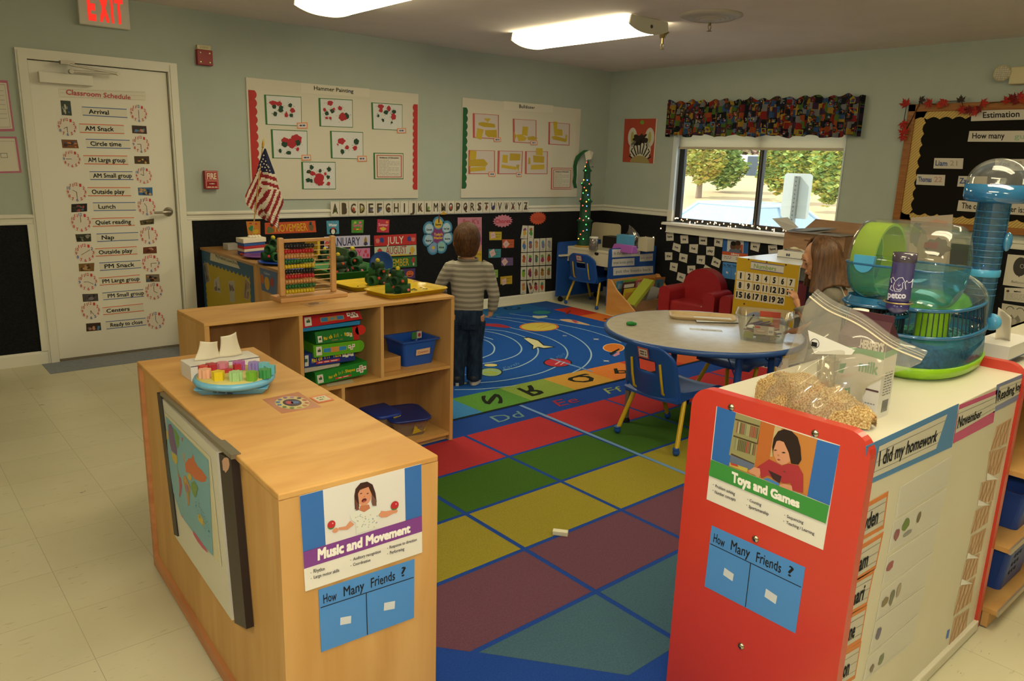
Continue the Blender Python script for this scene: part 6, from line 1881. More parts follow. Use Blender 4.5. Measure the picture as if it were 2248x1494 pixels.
# ---- book bin
KX0,KX1,KY=-.858,-.09,-.89
bn=root('book_bin',((KX0+KX1)/2,-1.1,0),'sloping wooden book bin in front of the blue desk','book bin')
BIRCH=noisy('bin_birch','bd8644','cb9654',(2,2,9),1.5,5,rough=.45)
prof=[(KY,.352),(KY,0),(-1.32,0),(-1.31,.055),(-1.256,.089),(-1.141,.172),(-1.016,.256),(-.945,.335),(-.925,.352)]
for x in(KX0,KX1-.018):
 B().ext([V((x,y,z))for y,z in prof],(.018,0,0),BIRCH).build('side_panel',bn,bevel=.002)
B().box((KX0+.018,KY-.014,0),(KX1-.018,KY,.345),BIRCH).build('back_panel',bn)
B().box((KX0+.018,-1.31,.02),(KX1-.018,KY-.014,.034),BIRCH).build('floor_panel',bn)
B().box((KX0+.018,-1.31,.034),(KX1-.018,-1.296,.075),BIRCH).build('front_lip',bn)
B().hexa([(KX0+.018,-1.10,.034),(KX1-.018,-1.10,.034),(KX1-.018,-1.09,.034),(KX0+.018,-1.09,.034),(KX0+.018,-1.07,.12),(KX1-.018,-1.07,.12),(KX1-.018,-1.06,.125),(KX0+.018,-1.06,.125)],M('a8825c',.6)).build('inner_divider',bn)
def book(x,y,w,h,z,lean,tilt,col,label,deco=None,th=.008):
 """picture book leaning back in the bin: x, y of its foot"""
 T=Matrix.Translation((x,y,z))@Matrix.Rotation(math.radians(tilt),4,'Y')@Matrix.Rotation(math.radians(-lean),4,'X')
 r=root('book',(T@V((w/2,0,0))).to_tuple(),label,'book','picture books in the bin')
 B(T).box((0,-th/2,0),(w,-th/2+.001,h),M(col,.4)).box((0,th/2-.001,0),(w,th/2,h),M(col,.4)).box((-.001,-th/2,0),(.0005,th/2,h),M(col,.4)).build('cover',r)
 B(T).box((.001,-th/2+.001,.002),(w-.002,th/2-.001,h-.002),M('d0c8b4',.7)).build('pages',r)
 q=[T@V(p)for p in((0,-th/2-.0003,h),(w,-th/2-.0003,h),(w,-th/2-.0003,0),(0,-th/2-.0003,0))]
 s=Sheet(q,WHITE,.0004,base=False)
 for d in(deco or[]):
  s.rect(d[0],d[1],d[2],d[3],M(d[4],.45),2)
 if s.b.v:s.part('cover_picture',r)
 return r
yb=-.925
book(-.80,yb,.20,.275,.062,-8,0,'3f82a8','blue picture book at the back left of the bin',[(.1,.1,.9,.3,'8aa8b0')])
book(-.72,yb-.022,.20,.285,.062,-8,0,'6f9a3a','green edged picture book in the back row of the bin',[(.0,.08,1,.16,'c2b03a'),(.1,.2,.9,.6,'b8b090')])
book(-.76,yb-.048,.19,.265,.062,-8,0,'43202a','dark maroon picture book with white lettering in the bin',[(.1,.08,.9,.22,'c8c0b4'),(.15,.3,.55,.4,'c8c0b4'),(.6,.28,.9,.5,'a8404a')])
book(-.75,yb-.072,.20,.20,.062,-8,0,'c2a82e','yellow picture book in front of the maroon one',[(.1,.2,.9,.8,'b8843a')])
book(-.545,yb-.03,.19,.27,.062,-8,0,'b05a5a','pinkish picture book in the back row of the bin',[(.1,.1,.9,.5,'c8a09a')])
book(-.53,yb-.06,.19,.25,.062,-8,0,'b8ae8e','pale cream picture book in the middle of the bin',[(.1,.12,.9,.2,'8a8268'),(.15,.3,.85,.7,'a8a084')])
book(-.35,yb-.02,.18,.27,.062,-8,4,'b4452a','orange red picture book in the back row of the bin',[(.2,.2,.8,.6,'8a3a2a')])
book(-.28,yb-.05,.17,.28,.062,-8,2,'b0703c','orange picture book with blue cover picture at the right of the bin',[(.1,.08,.9,.6,'4a7890'),(.3,.2,.6,.5,'8a9a8a')])
book(-.42,yb-.085,.15,.24,.036,-10,14,'c4c4c0','white picture book leaning behind the green one',[])
book(-.40,-1.16,.20,.19,.036,-20,2,'56707e','grey blue board book lying at the front of the bin',[(.1,.1,.9,.5,'7a8a90'),(.3,.2,.6,.4,'a8a070')])
book(-.30,-1.20,.20,.13,.036,-24,0,'7a7468','dark picture book under the grey blue board book',[(.1,.1,.5,.8,'a8a49a'),(.6,.3,.9,.7,'4a4640')])
T=Matrix.Translation((-.735,-1.135,.105))@Matrix.Rotation(math.radians(-40),4,'Y')
gb=root('book',(-.6,-1.13,.1),'large lime green big book lying diagonally across the bin','book','picture books in the bin')
B(T).box((0,-.02,-.018),(.36,.10,-.014),M('8f962c',.4)).box((0,-.02,.014),(.36,.10,.018),M('98a034',.4)).box((0,-.024,-.018),(.36,-.02,.018),M('9aa23c',.4)).build('cover',gb)
B(T).box((.004,-.018,-.014),(.356,.096,.014),M('c8c4a4',.6)).build('pages',gb)
# ---- red armchairs
RV_=noisy('red_vinyl','8f1f22','982428',(5,5,5),2,3,rough=.32,spec=.45)
def armchair(label):
 r=root('armchair',(0,0,0),label,'armchair','small red vinyl armchairs')
 # faces -x; y across
 pts=[]
 for i in range(17):
  a=math.pi*i/16
  pts.append(V((.0,.215*math.cos(a),.30+.205*math.sin(a))))
 pts=[V((0,.215,.04))]+pts+[V((0,-.215,.04))]
 B().ext(pts,(.12,0,0),RV_,True).build('backrest',r,bevel=.03,seg=4)
 B().box((-.26,-.19,.04),(.02,.19,.20),RV_).build('seat',r,bevel=.03,seg=4)
 for s in(-1,1):
  prof=[]
  for i in range(13):
   a=math.pi*i/12
   prof.append(V((-.27,s*.245+.062*math.cos(a),.275+.055*math.sin(a))))
  prof=[V((-.27,s*.245+.062,.02))]+prof+[V((-.27,s*.245-.062,.02))]
  B().ext(prof,(.33,0,0),RV_,True).build('armrest',r,bevel=.022,seg=4)
 for x in(-.22,.08):
  for y in(-.24,.24):
   B().cyl((x,y,0),(x,y,.04),.02,BLK).build('foot',r)
 return r
a1=armchair('red vinyl armchair with a round back under the word cards')
a1.location=(-.28,-1.60,0);a1.rotation_euler=(0,0,math.radians(4))
a2_=copy_tree(a1);a2_['label']='second red vinyl armchair, mostly hidden behind the yellow Numbers panel'
a2_.location=(-.27,-2.30,0);a2_.rotation_euler=(0,0,math.radians(-3))
# ---- white cabinet with the Numbers panel
NX0,NX1,NY0,NY1,NZ=-1.40,-.42,-3.185,-2.683,.807
nc=root('storage_cabinet',((NX0+NX1)/2,(NY0+NY1)/2,0),'low white open cabinet with yellow Numbers panel on its end','cabinet')
CW=M('cfcdc6',.28,.45)
B().box((NX0,NY0,NZ-.022),(NX1,NY1,NZ),CW).build('top_board',nc,bevel=.002)
B().box((NX0+.0,NY0,.0072),(NX0+.018,NY1,NZ-.022),CW).build('end_panel',nc)
B().box((NX1-.018,NY0,.0072),(NX1,NY1,NZ-.022),CW).build('end_panel',nc)
B().box((NX0+.018,NY1-.012,.0072),(NX1-.018,NY1,NZ-.022),CW).build('back_panel',nc)
for z in(.06,.42):
 B().box((NX0+.018,NY0+.004,z),(NX1-.018,NY1-.012,z+.018),CW).build('shelf_board',nc)
YPN=M('b8951c',.5,.3)
q=quad('b4',[(707,330),(1240,402),(1197,830),(655,815)],'x',NX0-.0006)
B().hexa([V((NX0-.0046,NY0-.004,.12)),V((NX0,NY0-.004,.12)),V((NX0,NY1+.004,.12)),V((NX0-.0046,NY1+.004,.12)),V((NX0-.0046,NY0-.004,NZ-.002)),V((NX0,NY0-.004,NZ-.002)),V((NX0,NY1+.004,NZ-.002)),V((NX0-.0046,NY1+.004,NZ-.002))],YPN).build('yellow_panel',nc)
XN=NX0-.0048
for x,y in((800,350),(957,373),(1122,397),(762,733)):
 B().ell(at('b4',x,y,'x',XN),(.003,.007,.007),M('3a3226',.4),10).build('screw',nc)
s=Sheet(quad('b4',[(822,365),(1107,405),(1100,475),(818,433)],'x',XN),M('c6c2b6',.5),.0008)
s.rect(0,0,1,.1,M('5a5a8a')).rect(0,.9,1,1,M('5a5a8a')).text('Numbers',.1,.25,.78,.78,M('7a9a4a'),2,.008)
s.thing('title_strip','white strip reading Numbers in green on the yellow panel','sign')
XC=[692,761,832,905,978,1055,1130,1205]
def ncell(i,j,kx,ky):
 """photo corner of the number grid: column i, row j"""
 tl,tr,bl,br=(700,443),(1207,515),(680,690),(1178,762)
 u,v=i/7,j/3
 return((tl[0]*(1-u)+tr[0]*u)*(1-v)+(bl[0]*(1-u)+br[0]*u)*v,(tl[1]*(1-u)+tr[1]*u)*(1-v)+(bl[1]*(1-u)+br[1]*u)*v)
NCM=M('cdc4ac',.5)
for k in range(20):
 i,j=k%7,k//7
 c=[ncell(i+.04,j+.05,0,0),ncell(i+.97,j+.05,0,0),ncell(i+.97,j+.96,0,0),ncell(i+.04,j+.96,0,0)]
 s=Sheet(quad('b4',c,'x',XN),NCM,.0006)
 t=str(k+1)
 w=.2 if k==0 else .36 if k<9 else .80
 if k==10:w=.6
 s.text(t,.5-w/2,.18,.5+w/2,.80,INK,1,.028)
 s.thing('number_card','cream card with the number %s on the yellow panel'%t,'number card','number cards on the yellow panel')
tbx=at('b4',1165,350,'z',NZ)
q=[at('b4',x,y,'z',NZ)for x,y in((1060,318),(1275,355))]
tx=root('tissue_box',(-.92,-2.95,NZ),'flat white tissue box on the white cabinet in front of the cardboard box','tissue box')
tq0,tq1=at('b4',1060,325,'z',NZ),at('b4',1270,355,'z',NZ)
TX=min(tq0.x,tq1.x)
B().box((TX,tq1.y-.0,NZ),(TX+.12,tq0.y,NZ+.052),M('cfccc2',.5)).build('carton',tx,bevel=.002)
s=Sheet([V((TX-.0004,tq0.y,NZ+.052)),V((TX-.0004,tq1.y,NZ+.052)),V((TX-.0004,tq1.y,NZ)),V((TX-.0004,tq0.y,NZ))],WHITE,.0004,base=False)
s.disc(.38,.55,.035,.22,M('3a4454'),1,14).disc(.46,.55,.035,.22,M('3a4454'),1,14).rect(0,.93,1,1,M('2a3a5a'),1);s.part('printing',tx)
yc=(tq0.y+tq1.y)/2
B().surf(lambda u,v:(TX+.04+.05*v,yc+.09-.17*u,NZ+.052+.028*math.sin(math.pi*u)*(1-.6*abs(v-.4))+.006*math.sin(9*u+7*v)),14,6,M('c9bfa8',.8)).build('tissue',tx)
# cardboard box behind
CB=noisy('cardboard','8f6e52','9a785a',(4,4,30),2,4,rough=.8)
cbq=quad('e8',[(215,240),(560,255),(530,540),(180,540)],'x',-.70)
cbr=root('cardboard_box',(-.55,-2.85,NZ),'open brown cardboard box with papers on the white cabinet','box')
y0,y1,z1=-3.165,at('e8',190,450,'x',-.72).y,at('e8',215,245,'x',-.72).z
CX0,CX1=-.72,-.44
for a,b_ in(((CX0,y0,NZ),(CX0+.005,y1,z1)),((CX1-.005,y0,NZ),(CX1,y1,z1)),((CX0+.005,y0,NZ),(CX1-.005,y0+.005,z1)),((CX0+.005,y1-.005,NZ),(CX1-.005,y1,z1)),((CX0+.005,y0+.005,NZ),(CX1-.005,y1-.005,NZ+.005))):
 B().box(a,b_,CB).build('side_panel',cbr)
B().add([(CX1,y0,z1),(CX1,y1-.0,z1),(CX1+.05,y1-.08,z1+.10),(CX1+.05,y0+.0,z1+.09)],[(0,1,2,3)],CB).build('flap',cbr)
B().hexa([(CX0-.03,y0+.02,z1+.002),(CX1,y0+.02,z1+.002),(CX1,y1-.03,z1+.002),(CX0-.03,y1-.03,z1+.002),(CX0-.03,y0+.02,z1+.006),(CX1,y0+.02,z1+.006),(CX1,y1-.03,z1+.006),(CX0-.03,y1-.03,z1+.006)],M('8a7f6e',.7)).build('flap',cbr)
s=Sheet([V((CX0-.0004,y1,z1)),V((CX0-.0004,y0,z1)),V((CX0-.0004,y0,NZ)),V((CX0-.0004,y1,NZ))],WHITE,.0004,base=False)
s.scribble(.35,.28,.8,.36,M('6a4c38'),k=1,word=.3).scribble(.5,.42,.68,.50,M('6a4c38'),k=1,word=.2);s.part('printing',cbr)
for i,(a,b_,c_,d_,cl2)in enumerate((((62,60),(230,45),(410,190),(215,240),'b9b6b0'),((250,215),(560,205),(780,215),(430,250),'8f8a80'),((230,235),(500,228),(770,235),(600,285),'a09a8c'))):
 xx=-.735+.02*i
 q=[at('e8',*p,'x',xx)for p in(a,b_,c_,d_)]
 if i:
  q[1]+=V((.2,0,0));q[2]+=V((.2,0,0))
 else:
  q[0]+=V((-.03,0,0));q[1]+=V((.03,0,0))
 n=(q[3]-q[0]).cross(q[1]-q[0]).normalized()
 b=B();b.hexa([q[3],q[2],q[1],q[0]]+[p+n*.004 for p in(q[3],q[2],q[1],q[0])],M(cl2,.7))
 tag(b.build('folder'),['pale sheaf of papers sticking up out of the cardboard box','grey folder lying on the cardboard box','lower folder lying on the cardboard box'][i],'folder','papers on the cardboard box')
 # things inside the cabinet, seen past the yellow panel
tub(-1.28,-3.05,.079,.16,.20,.12,M('b8951c',.5),'storage_bin','yellow bin on the low shelf of the white cabinet','bin')
b=B().box((-1.33,-3.16,.4385),(-1.20,-2.86,.66),M('6a2436',.6));tag(b.build('storage_box',bevel=.01),'dark red fabric box on the upper shelf of the white cabinet','box')
b=B().box((-1.15,-3.16,.4385),(-1.0,-2.86,.64),M('2a2a36',.6));tag(b.build('storage_box',bevel=.01),'dark box next to the dark red one in the white cabinet','box')
# ---- far right wall: cabinet with boxes behind the cage
B_=root('low_cabinet',(-.25,-3.85,0),'low white cabinet along the window wall behind the cage','cabinet')
B().box((-.42,-4.02,.02),(-.02,-3.50,.66),CW).build('carcass',B_,bevel=.003)
B().box((-.44,-4.03,.66),(-.02,-3.49,.68),CW).build('top_board',B_,bevel=.003)
B().box((-.40,-4.00,.0),(-.04,-3.52,.02),BLK).build('plinth',B_)
q=quad('d7',[(385,70),(505,52),(490,205),(345,200)],'x',-.25)
for(xa_,xb_),col,l in(((345,440),'c09a24','yellow box on the low cabinet seen past the clear lid'),((440,500),'b08a58','tan box beside the yellow one on the low cabinet'),((505,570),'c2b48e','cream box beside the tan one on the low cabinet')):
 a,b2=at('d7',xa_+20,130,'x',-.25).y,at('d7',xb_+20,130,'x',-.25).y
 tag(B().box((-.25,b2+.003,.6805),(-.08,a,.80+.0*a),M(col,.6)).build('storage_box',bevel=.004),l,'box','small boxes on the low cabinet')
q=quad('b5',[(1035,395),(1300,375),(1300,600),(1030,600)],'x',-.21)
q[2].z=q[3].z=.681
s=Sheet(q,M('c8b8a4',.5),.003)
s.disc(.2,.3,.18,.2,M('8a8a80'),1,20,.3).disc(.6,.2,.35,.15,M('d0a890'),2,20,.3).disc(.7,.5,.28,.14,M('7a6a5a'),3,20,.4).disc(.55,.46,.2,.06,M('9a4a44'),4,16,.6).disc(.35,.5,.12,.3,M('a89c88'),3,16,.4)
o=s.thing('picture_board','pastel picture board seen through the clear wheel housing','picture')
pk=at('e8',1165,690,'x',-.6)
s=Sheet(quad('e8',[(1105,560),(1210,560),(1210,810),(1105,810)],'x',-.006),WHITE,.001,base=False)
s.disc(.5,.5,.5,.5,M('b8606c',.6),1,24,.2).disc(.35,.55,.06,.05,BLK,2,8).disc(.9,.15,.1,.08,M('3a2a4a'),2,8)
s.thing('paper_cutout','pink paper cutout on the felt between the child and the cage','paper')
# -- THINGS ON AND IN THE BIRCH SHELVES
# ---- abacus
ab=root('abacus',(-4.855,-2.53,BZ),'wooden bead abacus with ten coloured rows on the birch shelf','abacus')
BCH=noisy('beech','c2905a','cc9c66',(3,3,14),1.5,4,rough=.45)
B().box((-5.015,-2.592,BZ),(-4.668,-2.468,BZ+.021),BCH).build('base',ab,bevel=.003)
for x in(-4.980,-4.714):
 B().cbox((x,-2.53,BZ+.021+.138),(.027,.027,.276),BCH).build('upright',ab,bevel=.007,seg=3)
B().box((-4.968,-2.538,1.058),(-4.727,-2.522,1.074),BCH).build('top_rail',ab,bevel=.003)
BC=['1f2026','b02227','c08a52','1f5f2e','c8ab1e']*2
zr=[1.039-.0239*i for i in range(10)]
for i in range(10):
 z=zr[i]
 rd=B().cyl((-4.97,-2.53,z),(-4.725,-2.53,z),.0024,M('c9a878',.5),n=6).build('rod',ab)
 x0=-4.957;st=.0148
 b0=None
 for k in range(10):
  x=x0+st*k+(.004 if k==9 and i%4==0 else 0)
  if b0 is None:
   b0=B().lathe([(.003,-.0066),(.009,-.0062),(.0112,-.002),(.0112,.002),(.009,.0062),(.003,.0066)],(x,-2.53,z),M(BC[i],.3,.5),14,(1,0,0)).build('bead',rd)
   xb0=x
  else:
   c=b0.copy();COL.objects.link(c);c.parent=rd;c.location=V(b0.location)+V((x-xb0,0,0))
   # ---- yellow trays with paper trees
YT=M('cfae14',.28,.5)
def rrpts(cx,cy,w,d,z,r,n=6,rot=0):
 out=[]
 for px,py,a0 in((w/2-r,d/2-r,0),(-w/2+r,d/2-r,90),(-w/2+r,-d/2+r,180),(w/2-r,-d/2+r,270)):
  for i in range(n+1):
   a=math.radians(a0+90*i/n)
   x,y=px+r*math.cos(a),py+r*math.sin(a)
   out.append(V((cx+x*math.cos(rot)-y*math.sin(rot),cy+x*math.sin(rot)+y*math.cos(rot),z)))
 return out
def tray(cx,cy,w,d,z,mat,name,label,cat,grp=None,rot=0,h=.022,r=.05):
 rt=root(name,(cx,cy,z),label,cat,grp)
 b=B()
 b.loft([rrpts(cx,cy,w-.05,d-.05,z,r*.7,rot=rot),rrpts(cx,cy,w-.03,d-.03,z+.003,r*.8,rot=rot),rrpts(cx,cy,w-.008,d-.008,z+h,r,rot=rot),rrpts(cx,cy,w,d,z+h+.001,r,rot=rot),rrpts(cx,cy,w-.002,d-.002,z+h+.004,r,rot=rot),rrpts(cx,cy,w-.016,d-.016,z+h+.003,r,rot=rot),rrpts(cx,cy,w-.04,d-.04,z+.006,r*.8,rot=rot),rrpts(cx,cy,w-.055,d-.055,z+.004,r*.7,rot=rot)],mat,True,True)
 b.build('tray_body',rt)
 return rt
GP=[M('1e4a22',.65),M('245628',.65),M('173a1c',.65)]
POM=['c43a2e','d06a7a','c8502e','b83a5a']
def paper_tree(c,s,label,top=True,seed=0,dark=False):
 """craft tree: tiers of rolled green paper with pompoms"""
 rd_=random.Random(seed)
 r=root('paper_tree',c,label,'paper tree','rolled paper trees')
 c=V(c)
 cols=GP if not dark else[M('2a3a24',.65),M('1e2e1c',.65)]
 zz=0
 k=0
 for tier,(n,rr,ln)in enumerate(((4,.022,.048),(3,.020,.036),(2,.017,.022))):
  b=B()
  for i in range(n):
   a=2*math.pi*i/n+tier*.6+seed
   d=V((math.cos(a),math.sin(a),0))
   ctr=c+V((0,0,(zz+rr)*s))+d*ln*s*.55
   x,y,_=basis(d)
   ring=[]
   L_=ln*s*1.15
   pr=[]
   for q in(-.5,.5):
    pr.append([ctr+d*L_*q+rr*s*(x*math.cos(2*math.pi*j/16)+y*math.sin(2*math.pi*j/16))for j in range(16)])
   inn=[[ctr+(p-ctr-d*L_*q)*.72+d*L_*q for p in ring_]for q,ring_ in((.5,pr[1]),(-.5,pr[0]))]
   b.loft([pr[0],pr[1],inn[0],inn[1]],cols[(i+tier)%len(cols)],True,True)
  b.build('paper_tier',r)
  for i in range((2,1,0)[tier]):
   a=math.radians(-130+60*i+40*tier)+rd_.uniform(-.3,.3)
   p=c+V((math.cos(a)*ln*1.05*s,math.sin(a)*ln*1.05*s,(zz+rr*rd_.uniform(.6,1.7))*s))
   B().ell(p,.0066*s,M(POM[k%4],.85),10).build('pompom',r);k+=1
  zz+=rr*1.62
 if top:
  B().ell(c+V((0,0,(zz+.012)*s)),.010*s,M('c2b02a',.85),12).build('top_pompom',r)
 return r
def bits(c,w,d,n,seed,parent):
 rd_=random.Random(seed);b=B()
 for _ in range(n):
  p=V((c[0]+rd_.uniform(-w,w),c[1]+rd_.uniform(-d,d),c[2]))
  b.ell(p,(rd_.uniform(.003,.012),rd_.uniform(.003,.008),.0015),GP[0],8)
 o=b.build('paper_scraps',parent);o['kind']='stuff'
 return o
t1=tray(-4.36,-2.645,.40,.25,BZ,YT,'tray','yellow plastic tray at the right end of the birch shelf','tray','yellow trays',rot=.10)
bits((-4.26,-2.60,BZ+.007),.05,.03,7,4,t1)
paper_tree((-4.425,-2.665,BZ+.0065),1.18,'rolled green paper tree on the front yellow tray with one yellow pompom on top',seed=1)
BK=.752
t2=tray(-4.29,-2.20,.42,.27,BK,YT,'tray','yellow plastic tray with paper scraps behind the first one','tray','yellow trays',rot=.06)
bits((-4.34,-2.24,BK+.007),.12,.06,14,9,t2)
paper_tree((-4.27,-2.21,BK+.0065),1.28,'rolled green paper tree on the rear yellow tray',seed=2)
# ---- low cabinets behind the birch shelf
fc=root('storage_cabinet',(-4.2,-.55,0),'brown wooden cabinet with a yellow family photo board on its end','cabinet')
BRW=noisy('brown_laminate','9c7443','a67e4c',(8,2,8),1.6,5,rough=.4)
B().box((-4.50,-1.02,.012),(-3.98,-.03,BK-.02),PLYV).build('carcass',fc,bevel=.002)
B().box((-4.51,-1.03,BK-.02),(-3.97,-.022,BK),BRW).build('top_board',fc,bevel=.003)
B().box((-4.502,-1.055,.01),(-4.47,-1.03,BK-.001),PLYV).build('corner_post',fc)
gc=root('storage_cabinet',(-4.2,-1.75,0),'wooden cabinet with a blue colour chart, right behind the birch shelf','cabinet')
B().box((-4.49,-2.42,.012),(-3.98,-1.06,BK-.02),PLYV).build('carcass',gc,bevel=.002)
B().box((-4.50,-2.43,BK-.02),(-3.97,-1.057,BK),BRW).build('top_board',gc,bevel=.003)
# family board
YB_=M('b39a1c',.6)
XF=-4.501
s=Sheet([V((XF,-.03,.735)),V((XF,-1.005,.735)),V((XF,-1.005,.10)),V((XF,-.03,.10))],M('2f5a78',.6),.0015)
pts=[(.06,.99)]
n=12
for i in range(n*4+1):
 v=1-.87*i/(n*4);pts.append((.05+.012*abs(math.sin(math.pi*i/4)),v))
for i in range(n*4+1):
 u=.06+.88*i/(n*4);pts.append((u,.13+.03*abs(math.sin(math.pi*i/4))))
for i in range(n*4+1):
 v=.13+.86*i/(n*4);pts.append((.945-.012*abs(math.sin(math.pi*i/4)),v))
pts.append((.94,.99))
s.poly(pts,YB_,1)
s.thing('bulletin_board','yellow scalloped photo board with blue edge on the end of the brown cabinet','bulletin board')
s=Sheet(quad('a5',[(245,690),(548,775),(615,920),(238,810)],'x',XF-.0022),M('c4bda4',.6),.001)
qtext(s,'My Family Loves Me','a5',[(300,735),(520,815),(545,862),(305,775)],M('5a5448'),2,.006)
s.thing('title_strip','cream strip reading My Family Loves Me on the yellow photo board','sign')
for i,(qd,cols)in enumerate((([(150,850),(200,838),(238,1075),(190,1100)],['8a8078','3a3038','6a5a50','b0a090']),([(290,1060),(350,1010),(372,1225),(292,1195)],['a8a090','6a5a48','4a4038']),([(468,1075),(545,1070),(550,1335),(492,1335)],['a09a88','4a4a44','6a4a3a']),([(680,1030),(742,1100),(730,1310),(665,1290)],['8a6a54','b09a80','5a4a3a']))):
 s=Sheet(quad('a5',qd,'x',XF-.0022),M('c2b8a4',.4),.001)
 photo(s,cols,6,1,40+i)
 s.thing('family_photo',['curved snapshot, leftmost on the yellow photo board','snapshot of a seated person, second from the left on the yellow photo board','narrow snapshot in the middle of the yellow photo board','brown snapshot, rightmost on the yellow photo board'][i],'photo','family photos on the yellow board')
s=Sheet(quad('a5',[(860,880),(1085,955),(1080,1260),(890,1185)],'x',-4.4915),M('4a6690',.5),.001)
qtext(s,'Colors','a5',[(918,950),(995,975),(995,1005),(920,980)],M('b8c0c8'),2,.006)
blob(s,'a5',898,1045,24,62,M('b8602c'),2,0,20);blob(s,'a5',965,1105,34,82,M('c2962c'),2,0,20);blob(s,'a5',1030,1090,24,62,M('a8403a'),2,.3,20)
s.thing('color_chart','blue chart with orange, yellow and red shapes on the rear cabinet','chart')
# ---- striped cake and flag
ck=root('toy_cake',(-4.33,-.60,BK),'toy cake of white, blue and red layers holding a small flag','cake')
a0,a1,a2_,a3_=V((-4.425,-.55,0)),V((-4.42,-.66,0)),V((-4.24,-.60,0)),V((-4.24,-.52,0))
for z0,z1,c,nm in((BK,.778,'3a3a8a','blue_layer'),(.778,.798,'c8c0aa','white_layer'),(.798,.818,'a8282c','red_layer'),(.818,.840,'2f5498','blue_layer'),(.840,.872,'d6cdb8','frosting')):
 o_=.006 if nm=='frosting' else 0
 B().hexa([a1+V((-o_,-o_,z0)),a2_+V((o_,-o_,z0)),a3_+V((o_,0,z0)),a0+V((-o_,o_,z0)),a1+V((-o_,-o_,z1)),a2_+V((o_,-o_,z1)),a3_+V((o_,0,z1)),a0+V((-o_,o_,z1))],M(c,.6)).build(nm,ck,bevel=.003)
tb=B()
for i in range(4):
 tb.ell((-4.345+.022*i,-.585,.878),(.016,.018,.012),M('d6cdb8',.6),10)
tb.build('cream_swirl',ck)
fg=root('flag',(-4.31,-.585,.872),'small stars and stripes flag on a stick standing in the toy cake','flag')
YFL=-.56
f0,f1,f2=at('a5',768,495,'y',-.585),at('a3',675,757,'y',-.585),at('a3',686,680,'y',-.585)
f0.z=.874
B().cyl(f0,f1,.0045,M('b08a4a',.5),n=8).build('pole',fg)
B().lathe([(.0,0),(.008,.004),(.006,.012),(.009,.028),(.006,.045),(.0,.075)],f1,M('b8902e',.3,.5,metal=.7),12,(f2-f1).normalized()).build('finial',fg)
LE=[(672,760),(650,815),(625,890),(600,990),(570,1060),(535,1130),(503,1205),(505,1270),(530,1310),(560,1335),(600,1372)]
RE=[(680,760),(705,815),(735,890),(770,975),(795,1050),(818,1130),(862,1230),(868,1290),(842,1345),(828,1390),(830,1545)]
NU,NVf=44,60
def lerp_path(P,v):
 t=v*(len(P)-1);i=min(int(t),len(P)-2);f=t-i
 return(P[i][0]*(1-f)+P[i+1][0]*f,P[i][1]*(1-f)+P[i+1][1]*f)
fb=B();RS,WS,BS=M('8a1f26',.8),M('cfc4b0',.8),M('1d2140',.8)
gv=[]
for j in range(NVf+1):
 v=j/NVf
 l,r=lerp_path(LE,v),lerp_path(RE,v)
 if v>.88:
  r=(r[0],r[1]);
 row=[]
 for i in range(NU+1):
  u=i/NU
  x,y=l[0]*(1-u)+r[0]*u,l[1]*(1-u)+r[1]*u
  p=at('a3',x,y,'y',YFL)
  fold=.030*math.sin(u*math.pi*2.2+.6)*min(1,v*2)+.012*math.sin(u*17+v*3)*v
  row.append(p+V((0,-.035+fold-.02*(abs(u-.42)),0)))
 gv.append(row)
def fcol(u,v,x,y):
 if v<.44 and(u>.36 or v<.36)and y<975+(x-640)*.22 and not(u<.36 and y>1010):
  return BS
 if u<.36+.1*(v-.5):
  k=(x*.80+y*.36-870)/21.0
 elif y<1128+(x-625)*.16:
  k=(y-(x-640)*.28-962)/33.0
  return WS if int(math.floor(k))%2==0 else RS
 else:
  k=(x*.86+y*.42-1010)/30.0
 return RS if int(math.floor(k))%2==0 else WS
for j in range(NVf):
 for i in range(NU):
  u,v=(i+.5)/NU,(j+.5)/NVf
  l,r=lerp_path(LE,v),lerp_path(RE,v)
  x,y=l[0]*(1-u)+r[0]*u,l[1]*(1-u)+r[1]*u
  fb.add([gv[j][i],gv[j+1][i],gv[j+1][i+1],gv[j][i+1]],[(0,1,2,3)],fcol(u,v,x,y),True)
random.seed(12)
for x,y in((688,825),(682,860),(705,880),(668,885),(690,905),(715,915),(735,940),(672,935),(700,940),(650,950),(715,965),(745,970),(655,915),(632,990),(640,962),(728,930),(620,1005)):
 p=at('a3',x,y,'y',YFL-.075);r=.0065
 fb.add([p+V((r*(1 if i%2==0 else .42)*math.sin(math.pi*i/5),0,r*(1 if i%2==0 else .42)*math.cos(math.pi*i/5)))for i in range(10)],[tuple(range(10))[::-1]],WS)
o=fb.build('cloth',fg)
md=o.modifiers.new('thick','SOLIDIFY');md.thickness=.0012
q=at('a5',545,640,'z',BK)
tag(B().box((-4.40,-.30,BK),(-4.31,-.20,BK+.045),M('b8b4aa',.6)).build('small_box',bevel=.003),'small white box on the brown cabinet behind the toy cake','box')
